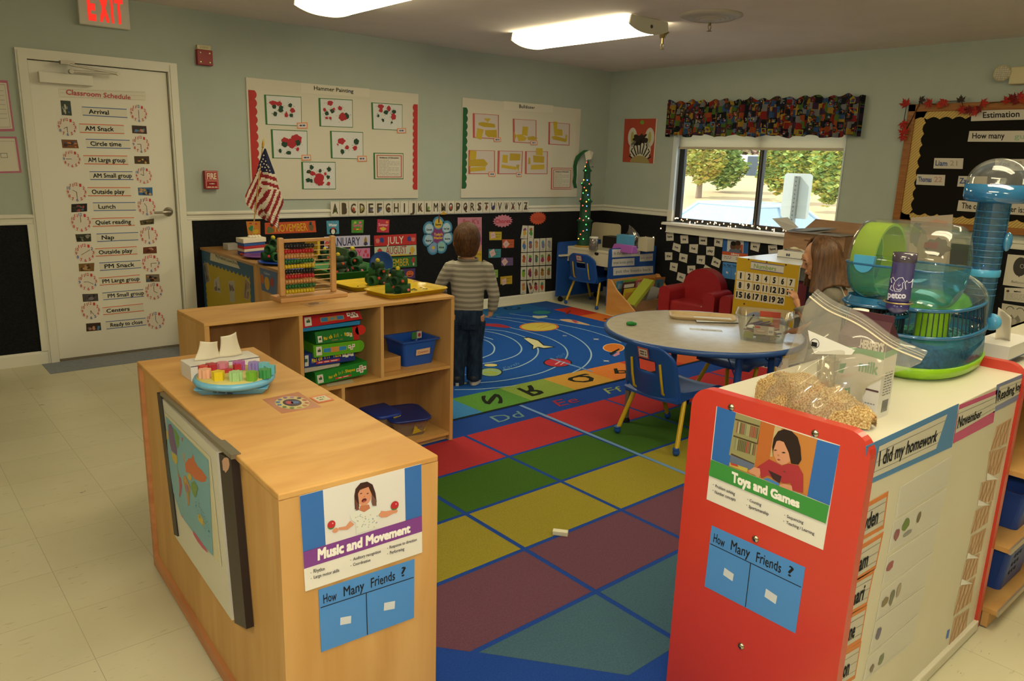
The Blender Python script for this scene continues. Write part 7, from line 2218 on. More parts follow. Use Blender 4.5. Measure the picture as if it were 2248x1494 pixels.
# plates and trays along the rear cabinets
def plate(c,r,mat,label,name='plate',tilt=None,grp='plastic plates on the rear cabinets',sy=1.0):
 b=B()
 b.lathe([(.0,.003),(r*.7,.003),(r*.86,.012),(r,.016),(r,.019),(r*.85,.016),(r*.68,.007),(.0,.007)],(0,0,0),mat,32,sy=sy)
 o=b.build(name,origin=(0,0,0));o.location=c
 if tilt:o.rotation_euler=tilt
 return tag(o,label,'plate',grp)
plate((-4.36,-.80,BK),.12,M('5a2f7a',.35),'purple plate on the rear cabinet in front of the toy cake')
plate((-4.42,-.66,BK-.0),.03,M('b8402c',.4),'small red plate edge beside the toy cake')
plate((-4.36,-1.13,BK),.15,M('1f3f9a',.35),'deep blue plate under the small paper tree with red pompoms')
plate((-4.36,-1.48,BK),.12,M('34509a',.35),'second blue plate behind the abacus post')
paper_tree((-4.37,-1.04,BK+.008),1.45,'rolled paper tree with red and pink pompoms on the deep blue plate',seed=3)
gt=tray(-4.23,-1.78,.40,.44,BK,M('1f6a2a',.3,.5),'tray','large green tray behind the abacus','tray',h=.05)
paper_tree((-4.33,-1.86,BK+.0065),1.25,'dark brownish rolled paper tree at the right of the green tray',seed=5,dark=True)
paper_tree((-4.20,-1.80,BK+.0065),1.45,'rolled paper tree with a yellow top standing far on the green tray',seed=6)
paper_tree((-4.16,-1.36,BK+.001),1.05,'small rolled paper tree with yellow top seen just right of the abacus post',seed=7)
b=B();b.lathe([(.0,0),(.075,0),(.08,.02),(.06,.06),(.0,.075)],(-4.10,-1.52,BK),M('2c1a14',.7),24,sx=1.1)
tag(b.build('brown_bowl'),'dark brown upturned bowl behind the green tray','bowl')
pl=B();pl.lathe([(.0,0),(.068,0),(.076,.008),(.076,.011),(.066,.004),(.0,.003)],(0,0,0),M('24478a',.45),30)
o=pl.build('plate',origin=(0,0,0));pc=at('g6',1110,385,'x',-4.06);o.location=(pc.x,pc.y,BK+.074);o.rotation_euler=(math.radians(75),0,math.radians(-52))
tag(o,'blue plate standing upright behind the paper trees','plate','plastic plates on the rear cabinets')
bk=B().box((-4.02,-.98,BK),(-4.0,-.78,BK+.12),M('bfa52a',.5)).box((-4.0205,-.96,BK+.03),(-4.02,-.8,BK+.05),M('6a5a20'))
tag(bk.build('folder'),'yellow folder standing on the brown cabinet behind the abacus','folder')
bk=B().box((-3.99,-1.35,BK),(-3.975,-1.08,BK+.10),M('3f6a4a',.5))
tag(bk.build('folder'),'green folder standing on the rear cabinet behind the abacus','folder')
# ---- game boxes in the middle compartment
def lerp(a,b,t):
 return a*(1-t)+b*t
def gamebox(qd,depth,mat,label,fn=None,y=-2.80,ext=None,cap=None):
 q=quad('e4',qd,'y',y)
 r=root('game_box',(sum(q,V())/4).to_tuple(),label,'game box','game boxes on the birch shelf')
 b=B();dv=V((.0,depth,0))
 b.hexa([q[3],q[2],q[2]+dv,q[3]+dv,q[0],q[1],q[1]+dv,q[0]+dv],mat)
 if ext:ext(b,q,dv)
 b.build('carton',r)
 s=Sheet(q,mat,.0006,base=False)
 if fn:fn(s)
 s.part('printing',r)
 return r
YT_=M('c9b020',.5)
def logo(s,x0,y0,x1,y1):
 s.rect(x0,y0,x1,y1,M('c8c8bc',.5),2)
 w=x1-x0;h=y1-y0
 s.rect(x0+w*.25,y0+h*.35,x1-w*.2,y0+h*.62,M('2f5a34',.5),3);s.disc(x0+w*.6,y0+h*.28,w*.14,h*.1,M('b0603a'),3,10)
def tiles(s,pts,w,h):
 for x,y in pts:
  s.rect(x,y,x+w,y+h,M('cfc8bc',.5),2);s.rect(x+w*.25,y+h*.3,x+w*.7,y+h*.6,M('8a3a3a',.5),3)
def arc_text(s,t,x0,x1,y0,y1,h,mat):
 n=len(t)
 for i,ch in enumerate(t):
  if ch==' ':continue
  a=x0+(x1-x0)*i/n;b=x0+(x1-x0)*(i+.82)/n
  c=(i+.5)/n
  yy=y0+(y1-y0)*c-.12*math.sin(math.pi*c)*.8
  wch=(b-a)*(.4 if ch in "It!-" else 1)
  s.text(ch,a,yy,a+wch,yy+h,mat,4,.03)
def g1(s):
 logo(s,.04,.12,.15,.88);s.rect(.30,.28,.70,.72,M('a09048'),2);s.rect(.31,.32,.69,.68,M('2a6a9a'),3);s.rect(.42,.3,.58,.7,M('9a6a3a'),4);s.rect(.46,.42,.54,.58,M('4a7a8a'),5)
 tiles(s,[(.76,.1),(.81,.3),(.85,.1),(.88,.3)],.07,.4)
gamebox([(95,190),(1085,92),(1145,232),(112,395)],.20,M('a81c22',.4),'red game box on top of the stack of games',g1)
gamebox([(112,397),(1105,262),(1098,328),(116,456)],.20,M('1f72a6',.4),'flat blue game box tray directly under the red game box')
def g2(s):
 logo(s,.05,.35,.16,.88);arc_text(s,'Match It! - Math',.2,.95,.48,.36,.26,YT_);s.scribble(.4,.78,.7,.84,M('8a7a4a'),k=2,word=.2)
 tiles(s,[(.82,.35),(.90,.42)],.07,.28)
def e2(b,q,dv):
 a,c=q[1],q[2]
 d=V((.030,0,0))
 b.hexa([c,c+d,c+d+dv,c+dv,a,a+d,a+d+dv,a+dv],M('a8201e',.4))
 m=lerp(a,c,.3)+d+V((.012,0,0))
 ring=[m+V((.028*math.cos(2*math.pi*i/20),0,.024*math.sin(2*math.pi*i/20)))for i in range(20)]
 b.ext(ring,V((0,.02,0)),M('b8281f',.4))
gamebox([(325,465),(965,377),(1000,600),(350,672)],.20,M('1f6a2c',.4),'green game box reading Match It Math with a red round tab',g2,ext=e2)
def g3(s):
 logo(s,.05,.12,.17,.85);s.rect(.20,.3,.71,.7,M('8aa03a'),2);s.rect(.21,.34,.70,.66,M('2878b0'),3);s.rect(.36,.28,.54,.72,M('b8803a'),4);tiles(s,[(.74,.3),(.79,.45),(.83,.25)],.06,.28)
def e3(b,q,dv):
 a,c=q[1],q[2]
 m=lerp(a,c,.5)
 pts=[c]+[m+V((.026*math.cos(t),0,(a-c).z*.5*math.sin(t)))for t in[math.radians(-80+16*i)for i in range(11)]]+[a]
 b.ext(pts[::-1],dv,M('55941c',.4))
gamebox([(297,697),(1100,600),(1090,800),(312,905)],.21,M('559a1c',.4),'lime green game box with a pointed end',g3,ext=e3)
def g4(s):
 s.rect(.0,.1,.07,.9,M('c4c4b8'),2);s.rect(.0,.35,.05,.6,M('2f5a34'),3);arc_text(s,'Match It! Time',.13,.72,.42,.2,.3,YT_);s.rect(.22,.66,.68,.86,M('b0303a'),2);s.scribble(.26,.72,.64,.80,M('d0b0a8'),k=3,word=.12);tiles(s,[(.74,.08),(.80,.15),(.86,.05),(.91,.1)],.06,.5)
gamebox([(150,842),(1000,745),(1028,942),(150,1078)],.20,M('1f2f78',.4),'navy game box squeezed under the lime green one',g4,y=-2.785)
gamebox([(145,1085),(760,1000),(740,1045),(148,1165)],.19,M('a8a294',.5),'thin grey white game tray under the navy box',y=-2.785)
def g5(s):
 logo(s,.03,.22,.14,.90);arc_text(s,'Match It!-Shapes',.24,.76,.52,.30,.22,YT_);s.rect(.36,.74,.68,.88,M('b8322a'),2);s.scribble(.42,.78,.62,.84,M('d8b0a0'),k=3,word=.12);tiles(s,[(.78,.38),(.84,.20),(.85,.52),(.91,.32)],.07,.28)
gamebox([(322,1168),(1222,962),(1228,1182),(352,1376)],.20,M('1f7a2a',.4),'green game box reading Match It Shapes at the bottom of the stack',g5)
tag(Sheet([at('e4',*p,'z',.4205)for p in((520,1350),(960,1270),(1000,1330),(540,1400))],M('b9ae94',.5),.0008).b.build('paper_sheet'),'pale sheet under the lowest game box','paper')
# ---- counters bin etc.
bn_=tub(-4.345,-2.665,.4205,.175,.15,.135,BLUEP,'storage_bin','blue bin labelled Counters on the birch shelf','bin',flare=.018,lip=.012)
lb_q=[at('c4',*p,'y',-2.757)for p in((1628,847),(1720,829),(1718,868),(1625,886))]
s=Sheet(lb_q,M('c99a6a',.5),.001);s.rect(.04,.08,.96,.92,M('c8a888'),1);s.text('Counters',.12,.3,.88,.7,M('a8503a'),2,.012);s.part('label',bn_)
for x,y,c in((-4.33,-2.65,'3f7a3a'),(-4.295,-2.645,'b8b0a8')):
 b=B().box((x,y,.535),(x+.03,y+.003,.572),M(c,.5))
 if c[0]=='b':b.ell((x+.015,y-.001,.553),(.009,.001,.011),M('a82a3a'),12)
 tag(b.build('counting_card'),'small %s card sticking up out of the Counters bin'%('green' if c[0]=='3' else 'white and red'),'card','cards in the Counters bin')
tag(B().box((-4.585,-2.77,.4205),(-4.475,-2.60,.492),noisy('pine_block','a3763e','b3864c',(4,20,20),1,3)).build('wooden_box',bevel=.002),'small wooden box left of the Counters bin','box')
lt=root('lidded_tub',(-4.39,-2.67,.0535),'clear plastic tub with a blue lid on the bottom shelf','tub')
TT=Matrix.Translation((-4.39,-2.675,.0535))@Matrix.Rotation(math.radians(-14),4,'Z')
def rr_(w,d,z,r):
 return rrpts(0,0,w,d,z,r)
B(TT).loft([rr_(.16,.20,0,.03),rr_(.20,.245,.085,.04)],clear('c8b4a0',.25,.08,.1),True,True).build('tub_body',lt)
B(TT).loft([rr_(.145,.185,.003,.03),rr_(.165,.21,.045,.03)],M('6a3030',.6),True,True).build('contents',lt)
B(TT).loft([rr_(.215,.26,.084,.05),rr_(.23,.275,.088,.055),rr_(.23,.275,.096,.055),rr_(.215,.26,.099,.05),rr_(.19,.235,.096,.045)],M('1b2f78',.35,.45),True,True).build('lid',lt)
s=Sheet([at('g7',*p,'y',-2.79)for p in((1135,965),(1335,915),(1290,1075),(1085,1140))],M('b09424',.5),.001);s.rect(.3,.35,.65,.6,M('5a4a7a'),1);s.part('label',lt)
for i,qd in enumerate(([(495,798),(620,780),(680,830),(590,850)],[(618,745),(775,735),(803,775),(650,790)],[(685,830),(790,800),(897,838),(785,880)])):
 b=B();q=[at('g7',*p,'z',.1502)for p in qd]
 b.ext(q[::-1],(0,0,.005),M('b8a024',.5))
 tag(b.build('yellow_tile'),['yellow square tile at the left on the blue lid','yellow square tile at the back on the blue lid','yellow square tile at the front on the blue lid'][i],'tile','yellow tiles on the blue lid')
b=B();q=[at('g7',*p,'z',.165)for p in((60,640),(110,625),(565,865),(500,890))]
p0,p1=at('g7',85,640,'z',.165),at('g7',540,880,'z',.165)
d=(p1-p0).normalized();e=V((-d.y,d.x,0))
lt2=root('lidded_tub',((p0+p1)/2+e*.07).to_tuple()[:2]+(.0535,),'second lidded tub, only its blue lid edge showing beside the plywood corner','tub')
c0=(p0+p1)/2+e*.075;c0.z=0
T2=Matrix.Translation((c0.x,c0.y,.0535))@Matrix.Rotation(math.atan2(d.y,d.x),4,'Z')
L2=(p1-p0).length
B(T2).loft([rr_(L2-.05,.11,0,.03),rr_(L2-.02,.14,.095,.04)],clear('c8b4a0',.25,.08,.1),True,True).build('tub_body',lt2)
B(T2).loft([rr_(L2-.01,.145,.096,.04),rr_(L2,.155,.100,.045),rr_(L2,.155,.112,.045),rr_(L2-.015,.14,.115,.04)],M('1f3a94',.35,.45),True,True).build('lid',lt2)
q=[at('c4',*p,'z',.46)for p in((610,865),(710,872),(690,925))]
tub(-5.16,-2.66,.4205,.14,.20,.05,BLUEP,'storage_bin','blue bin deep in the left compartment of the birch shelf','bin',flare=.01)
# prints taped on the tops
s=Sheet([at('a5',*p,'z',BZ)for p in((1380,1360),(1560,1330),(1720,1345),(1500,1400))],M('a8805c',.3),.0006);s.disc(.5,.5,.3,.3,M('7a5a3a',.4),1,18,.4)
s.thing('taped_print','faint laminated print on the birch shelf top beside the abacus base','paper')
AT=AH
s=Sheet([at('e3',*p,'z',AT)for p in((1100,852),(1590,750),(1910,955),(1365,1045))],M('b0765a',.25),.0006)
s.disc(.52,.52,.40,.40,M('c0b078',.3),1,30);s.disc(.52,.52,.22,.22,M('3a2a3a',.3),2,26);s.disc(.46,.5,.09,.1,M('a8404a',.3),3,14);s.disc(.58,.54,.1,.08,M('4a6a9a',.3),3,14)
for i,c in enumerate(('a8483a','3a3030','9a6a9a','7a5a9a','5a5a8a','4a6a9a','5a7aa0','3f6a3a','5a7a2a','9a8a2a','a8602a','a84a3a')):
 a=2*math.pi*i/12;s.disc(.52+.33*math.cos(a),.52-.33*math.sin(a),.055,.055,M(c,.3),3,10,.3)
s.thing('clock_print','laminated print of a colourful clock toy on the front plywood shelf','paper')
s=Sheet([at('e3',*p,'z',AT+.0012)for p in((1745,825),(1950,782),(2085,858),(1872,902))],M('c9603a',.4),.0006);s.rect(.1,.14,.9,.86,M('c8c0a0'),1).scribble(.25,.3,.75,.42,M('5a6a4a'),k=2,word=.2).scribble(.25,.58,.6,.7,M('5a6a4a'),k=2,word=.2)
s.thing('name_tag','orange edged tag taped beside the clock print','tag')
# ---- tissue box and shape boat on the front shelf
tbx=root('tissue_box',(-5.63,-3.515,AH),'white tissue box with two tissues up on the front plywood shelf','tissue box')
def P3(x,y,z):
 return V((x,y,z))
x0,x1,y0,y1,z1=-5.745,-5.525,-3.567,-3.470,AH+.050
B().box((x0,y0,AH),(x1,y1,z1),M('cfccc6',.5)).build('carton',tbx,bevel=.002)
s=Sheet([V((x0,y0-.0003,z1)),V((x1,y0-.0003,z1)),V((x1,y0-.0003,AH)),V((x0,y0-.0003,AH))],WHITE,.0004,base=False)
s.rect(0,0,1,.05,M('4a4458'),1).poly([(.57,.42),(.62,.12),(.66,.3),(.66,.45)],M('2a3a5a'),1).rect(.18,.0,.19,1,M('6a6878'),1);s.part('printing',tbx)
for xa,w,h,sg in((-5.675,.055,.062,1),(-5.60,.052,.078,-1)):
 def tf(u,v,xa=xa,w=w,h=h,sg=sg):
  x=xa+(u-.5)*w*(1.0+.55*(1-v)**2)+sg*.006*v
  y=-3.518-.012*math.cos((u-.5)*3.0)*(1+.3*v)+.006*(1-v)
  z=z1+.002+h*v*(1-.12*(u if sg>0 else 1-u)*v)
  return(x,y,z)
 o=B().surf(tf,14,12,M('d3c9b2',.85)).build('tissue',tbx)
 md=o.modifiers.new('thick','SOLIDIFY');md.thickness=.0015
sb2=root('shape_sorter',(-5.665,-3.715,AH),'light blue round shape sorter toy with coloured wooden blocks','toy')
LB=M('6aa8c8',.3,.5)
BC_=V((-5.665,-3.712,0))
BT=Matrix.Translation(BC_)@Matrix.Rotation(math.radians(-30),4,'Z')
B(BT).hexa([(-.085,-.055,AH),(.085,-.055,AH),(.085,.055,AH),(-.085,.055,AH),(-.105,-.075,AH+.022),(.105,-.075,AH+.022),(.105,.075,AH+.022),(-.105,.075,AH+.022)],LB).build('stand',sb2,bevel=.003)
B(BT).lathe([(.0,AH+.018),(.085,AH+.019),(.112,AH+.026),(.118,AH+.036),(.113,AH+.045),(.0,AH+.046)],(0,0,0),LB,48).build('dish',sb2)
B(BT).lathe([(.107,AH+.0455),(.106,AH+.0475),(.0,AH+.0475)],(0,0,0),noisy('peg_board','b8ac60','c4b870',(9,9,9),2,3,rough=.5),48).build('peg_board',sb2)
s=Sheet([at('e3',*p,'y',-3.80)for p in((420,735),(690,755),(690,775),(420,755))],LB,.0004,base=False);s.scribble(0,.1,1,.9,M('1f2a3a'),k=2,word=.3);s.part('lettering',sb2)
for zx,zy,col,kind,sz in((312,530,'d8a284',6,.017),(497,560,'d2b81c',5,.018),(738,565,'9ac284',8,.018),(955,565,'6aa22c',4,.016),(1138,530,'3a8a4c',6,.017),(1205,480,'5aa8b8',5,.017),(1125,440,'6ab0bc',4,.016),(985,430,'8a7aba',6,.016),(780,420,'a85a9a',8,.017),(555,435,'c4788a',4,.018),(400,455,'a8303a',6,.017),(300,480,'b83a34',5,.016)):
 p=at('e3',zx,zy+10,'z',AH+.05);
 pts=[]
 n=40 if kind in(6,8)else kind*2
 for i in range(n):
  a=2*math.pi*i/n
  r=sz*(1+.14*math.cos(a*kind))if kind in(6,8)else sz*(1.1 if i%2==0 else .80 if kind==5 else 1.0)
  pts.append(V((p.x+r*math.cos(a),p.y+r*math.sin(a),AH+.0476)))
 o=B().ext(pts,(0,0,.026),M(col,.35,.4)).build('peg_block',sb2,bevel=.001)
for zx,zy,w in((600,470,.04),(755,455,.02)):
 p=at('e3',zx,zy,'z',AH+.05)
 B().box((p.x-w/2,p.y-.008,AH+.0476),(p.x+w/2,p.y+.008,AH+.058 if w>.03 else AH+.07),M('a8303a',.35)).build('clock_hand',sb2)
 # -- ON THE ROUND TABLE
TZ_=TZ+.0003
b=B();p=at('b6',328,290,'z',TZ_)
b.ell(p+V((0,0,.012)),(.03,.022,.012),M('1f7a2c',.55),9).ell(p+V((.016,-.012,.010)),(.02,.018,.010),M('1f7a2c',.55),7)
tag(b.build('playdough'),'lump of green playdough on the round table','playdough')
WT=noisy('tray_wood','b99f74','c4aa80',(3,12,3),1.4,4,rough=.5)
tc=V((-2.60,-3.235,TZ_));TW=Matrix.Translation(tc)@Matrix.Rotation(math.radians(-50),4,'Z')
wt=root('wooden_tray',tc,'pale wooden tray with white paper at the back of the round table','tray')
B(TW).loft([rr_(.36,.16,.0,.03),rr_(.40,.20,.018,.04),rr_(.40,.20,.022,.04),rr_(.385,.185,.022,.035),rr_(.35,.15,.006,.03)],WT,True,True).build('tray_body',wt)
q=[at('b6',*p,'z',TZ_+.0065)for p in((872,212),(1290,232),(1290,268),(905,260))]
tag(Sheet(q,M('d0d2d4',.7),.001).b.build('paper_sheet'),'white paper lying on the wooden tray on the round table','paper')
q=[at('b6',*p,'z',TZ_)for p in((850,318),(1110,332),(1120,345),(960,342))]
s=Sheet([at('b6',*p,'z',TZ_)for p in((835,312),(1115,330),(1125,346),(845,326))],M('d4d8da',.6),.0006);s.poly([(.35,.2),(.8,.3),(.82,.8),(.4,.85)],M('b08a94'),1);s.poly([(.4,.3),(.76,.4),(.78,.7),(.44,.75)],M('d4d8da'),2)
s.thing('name_strip','small white name strip lying on the round table before the wooden tray','paper')
# pencil tub
pt=root('plastic_tub',(-2.70,-3.75,TZ_),'clear plastic tub of pencils, crayons and cards on the round table','tub')
PC_=V((-2.775,-3.755,TZ_));TP=Matrix.Translation(PC_)@Matrix.Rotation(math.radians(-60),4,'Z')
CT=clear('f4f4ee',.10,.12,.05)
B(TP).loft([rr_(.22,.20,.0,.03),rr_(.272,.26,.132,.035),rr_(.295,.283,.134,.04),rr_(.30,.288,.144,.04),rr_(.288,.276,.146,.04),rr_(.267,.255,.134,.035),rr_(.212,.192,.003,.03)],CT,True,True).build('tub_body',pt)
b=B(TP)
random.seed(14)
def TPq(x,z,dy=.004):
 w=lerp(.20,.26,z/.132)/2
 return V((x,-w-dy,z))
def tsheet(x0,z0,x1,z1,mat,name,fn=None):
 q=[TP@TPq(x0,z1),TP@TPq(x1,z1),TP@TPq(x1,z0),TP@TPq(x0,z0)]
 s=Sheet(q,mat,.0005)
 if fn:fn(s)
 return s.part(name,pt)
def tl(s):
 s.rect(.05,.1,.3,.28,M('b05a50'),2).disc(.35,.6,.25,.18,M('9a8a78'),2,18).disc(.35,.56,.22,.12,M('b8ac98'),3,18).rect(.7,.05,.95,.95,M('c4c0b4'),2)
 for i in range(5):
  s.rect(.73+.04*i,.45,.745+.04*i,.75,BLK,3)
tsheet(-.045,.045,.06,.095,M('a89e90',.4),'product_label',tl)
for nm,n,zlo,zhi in(('pencil',16,.012,.06),('crayon',10,.01,.03)):
 for i in range(n):
  a=random.uniform(-.5,.5)+(math.pi/2 if random.random()<.15 else 0)
  c=V((random.uniform(-.07,.07),random.uniform(-.04,.045),random.uniform(zlo,zhi)))
  l=random.uniform(.03,.05)
  d=V((math.cos(a),math.sin(a)*.5,random.uniform(-.15,.25)))*l
  B(TP).cyl(c-d,c+d,.0042,M(random.choice(['4a2f6a','2a3a7a','c2a82a','3a6a4a','b06a3a','1f2228','8a3a4a','3a4a5a','a89a7a']),.5),n=6).build(nm,pt)
for c,w,h,col,rz in(((-.07,-.07,.012),.05,.035,'9aa03a',10),((.045,-.065,.01),.05,.04,'a8967a',-20),((.02,-.075,.006),.045,.025,'6a5a6a',0),((-.01,-.072,.008),.04,.03,'6a6a44',5)):
 R=Matrix.Rotation(math.radians(rz),3,'Y')
 B(TP).cbox(V(c)+V((0,0,h/2)),(w,.004,h),M(col,.6),R).build('card',pt)
B(TP).cbox((.03,.07,.095),(.11,.005,.09),M('c2503c',.5)).build('red_card',pt)
B(TP).cbox((.01,.04,.095),(.07,.03,.035),M('c2aa1c',.5)).build('yellow_card',pt)
B(TP).cyl((-.09,.0,.06),(-.055,.02,.125),.0042,BLK,n=6).build('pencil',pt)
for i in range(7):
 B(TP).cyl((-.085+.012*i,-.02+.008*(i%3),.075),(-.03+.012*i,.0+.01*(i%2),.09+.004*(i%3)),.004,M(['4a2f6a','2a2a5a','3a3a7a','5a3a8a'][i%4],.5),n=6).build('pencil',pt)
 # -- PET CAGE, BAG AND CARTON ON THE RED ENDED CABINET
WZ=WZT
def se(c,rx,ry,z,n=44,e=2.5,rot=0.0):
 out=[]
 for i in range(n):
  a=2*math.pi*i/n;ca,sa_=math.cos(a),math.sin(a)
  x=rx*math.copysign(abs(ca)**(2/e),ca);y=ry*math.copysign(abs(sa_)**(2/e),sa_)
  out.append(V((c[0]+x*math.cos(rot)-y*math.sin(rot),c[1]+x*math.sin(rot)+y*math.cos(rot),z)))
 return out
CB_=clear('8accea',.09,.05,.08)
CBD=clear('3a80b4',.62,.08,.10)
CCL=clear('f6f6f2',.04,.04,.07)
CGR=clear('6ad45a',.42,.06,.08)
CLM=clear('b4d820',.55,.06,.12)
LIME=M('86b81c',.28,.5)
SKY=M('4a9cc8',.3,.5)
WIRE=M('16222c',.35,.5)
CC=(-3.985,-5.015);RO=.06
cg=root('hamster_cage',(CC[0],CC[1],WZ),'blue and green plastic hamster cage with tube tower and clear dome on the cream cabinet','cage')
B().loft([se(CC,.225,.125,WZ,rot=RO),se(CC,.25,.145,WZ+.012,rot=RO),se(CC,.262,.152,WZ+.040,rot=RO),se(CC,.255,.146,WZ+.041,rot=RO),se(CC,.235,.13,WZ+.014,rot=RO)],LIME,True,True).build('base_tray',cg)
B().loft([se(CC,.254,.146,WZ+.036,rot=RO),se(CC,.252,.146,WZ+.075,rot=RO),se(CC,.246,.142,WZ+.125,rot=RO),se(CC,.240,.138,WZ+.125,rot=RO),se(CC,.246,.140,WZ+.075,rot=RO),se(CC,.248,.141,WZ+.036,rot=RO)],CB_,False,True).build('lower_wall',cg)
for z,r0 in((WZ+.128,0),(WZ+.205,-.012)):
 P=se(CC,.248+r0,.144+r0,z,rot=RO);B().tube(P+[P[0],P[1]],.0055,CBD,8,False).build('ring_rail',cg)
w0,w1=se(CC,.244,.140,WZ+.128,n=60,rot=RO),se(CC,.234,.131,WZ+.205,n=60,rot=RO)
for i in range(60):
 if 30<i<56 or 5<i<20:
  B().cyl(w0[i],w1[i],.0016,WIRE,n=5).build('cage_bar',cg)
dm=[]
for i in range(10):
 t=i/9;a=t*math.pi/2
 k=math.cos(a)**.7 if i<9 else .05
 dm.append(se(CC,.236*max(k,.05),.133*max(k,.05),WZ+.207+.085*math.sin(a),rot=RO))
B().loft(dm,CCL,False,True).build('clear_lid',cg)
rbp=[V((CC[0]+.09,CC[1]-.128*math.cos(a),WZ+.205+.088*max(0,math.sin(a))))for a in[math.pi*i/20 for i in range(21)]]
B().tube([rbp[0]+V((0,-.004,-.09))]+rbp,.006,CCL,8).build('lid_rib',cg)
B().loft([[V((p.x,p.y,p.z))for p in dm_]for dm_ in[se((CC[0]-.03,CC[1]),.17*q,.112*q,WZ+.200+.05*math.sin(math.acos(min(1,q))),rot=RO)for q in(1,.9,.75,.5,.2,.04)]],CGR,False,True).build('green_platform',cg)
B().cyl((CC[0]-.13,CC[1]-.06,WZ+.10),(CC[0]-.13,CC[1]-.06,WZ+.20),.045,M('7fb01e',.35),n=24).build('lime_hut',cg)
B().cyl((CC[0]-.13,CC[1]-.06,WZ+.06),(CC[0]-.13,CC[1]-.06,WZ+.10),.046,SKY,n=24).build('blue_hut',cg)
bd=B();random.seed(31)
bmat=noisy('teal_bedding','16414c','6aa6b0',(75,75,75),1,5,rough=.95,lo=.4,hi=.62,bump=.6)
rg=[se(CC,.232*k,.128*k,z,rot=RO,n=60)for k,z in((1,WZ+.018),(1.01,WZ+.05),(1.0,WZ+.080),(.85,WZ+.094),(.5,WZ+.098),(.02,WZ+.096))]
rg=[[p+V((0,0,random.uniform(-.005,.006)if i>1 else 0))for p in r]for i,r in enumerate(rg)]
bd.loft(rg,bmat)
o=bd.build('paper_bedding',cg);o['kind']='stuff'
B().ell((CC[0]+.255,CC[1]-.10,WZ+.125),(.014,.030,.028),SKY,16).build('latch',cg)
# wheel pod on its wire basket
WN=V((0,-1.0,0));wc0=V((-4.13,at('b5',722,660,'x',-4.13).y,1.212));RW=.120;PL2=.275
wy,wz=V((1,0,0)),V((0,0,1))
def arcs(r,a0,a1,n=22):
 return[(r*math.cos(math.radians(a0+(a1-a0)*i/n)),r*math.sin(math.radians(a0+(a1-a0)*i/n)))for i in range(n+1)]
def halfpod(a0,a1,mat,name):
 b=B();rg=[]
 for x,k in((.0,.80),(.008,.93),(.035,1.0),(PL2-.03,1.0),(PL2-.008,.96),(PL2,.86)):
  rg.append([wc0+WN*x+wy*p*k+wz*q*k for p,q in arcs(RW,a0,a1)])
 b.loft(rg,mat,False,True,False)
 for g in(rg[0],rg[-1]):
  c=sum((g[0],g[-1]),V())/2
  b.add([c]+g,[(0,i+1,i+2)for i in range(len(g)-1)],mat,True)
 return b.build(name,cg)
halfpod(-4,184,CCL,'pod_cover');halfpod(184,356,clear('86c8e4',.16,.05,.08),'pod_bowl')
for a_ in(-4,184):
 q_=[wc0+WN*x+wy*RW*k*math.cos(math.radians(a_))+wz*RW*k*math.sin(math.radians(a_))for x,k in((0,.82),(.035,1.01),(PL2-.03,1.01),(PL2,.88))]
 B().tube(q_,.0035,CBD,8).build('ring_rail',cg)
wr=RW*.90
B().loft([[wc0+WN*x+wy*wr*math.cos(2*math.pi*i/36)+wz*wr*math.sin(2*math.pi*i/36)for i in range(36)]for x in(.015,.085)],CLM,False,True).build('exercise_wheel',cg)
b=B()
b.loft([[wc0+WN*.085+wy*wr*k*math.cos(2*math.pi*i/36)+wz*wr*k*math.sin(2*math.pi*i/36)for i in range(36)]for k in(1,.93)],LIME,False,True)
b.loft([[wc0+WN*.014+wy*wr*k*math.cos(2*math.pi*i/36)+wz*wr*k*math.sin(2*math.pi*i/36)for i in range(36)]for k in(1,.05)],clear('6ad040',.35,.06,.1),False,True)
b.build('wheel_rim',cg)
lp=at('b5',735,668,'x',-4.252)
LN=V((-1,0,0));ly=V((0,1,0))
b=B();pts=[lp+ly*.030*math.cos(math.radians(a))+wz*(.034*math.sin(math.radians(a))if a>180 else .012)for a in range(180,361,15)]+[lp+ly*.030+wz*.016,lp-ly*.030+wz*.016]
b.ext(pts,LN*-.014,SKY);b.ext([lp+LN*.0005+ly*.012+wz*-.008,lp+LN*.0005-ly*.012+wz*-.008,lp+LN*.0005-ly*.012+wz*-.011,lp+LN*.0005+ly*.012+wz*-.011],LN*.0004,M('2a5f80'));b.build('latch',cg)
pc_=(-4.13,wc0.y-.06)
for z,r0 in((WZ+.195,.092),(WZ+.165,.096)):
 P=se(pc_,r0,r0*.95,z,e=2);B().tube(P+[P[0],P[1]],.006,CBD,8,False).build('ring_rail',cg)
B().loft([se(pc_,.09,.086,WZ+.195,e=2),se(pc_,.07,.08,WZ+.215,e=2)],CBD,False).build('pod_foot',cg)
w0,w1=se(pc_,.09,.086,WZ+.03,n=36,e=2),se(pc_,.09,.086,WZ+.165,n=36,e=2)
for i in range(36):
 B().cyl(w0[i],w1[i],.0016,WIRE,n=5).build('cage_bar',cg)
B().loft([se(pc_,.095,.09,WZ,e=2),se(pc_,.10,.095,WZ+.03,e=2)],LIME,True).build('base_tray',cg)
B().tube([(pc_[0]+.06,pc_[1]-.03,WZ+.22),(CC[0]-.03,CC[1]+.0,WZ+.255),(CC[0],CC[1],WZ+.24)],[.045,.045,.04],CB_,18,False).build('tunnel',cg)
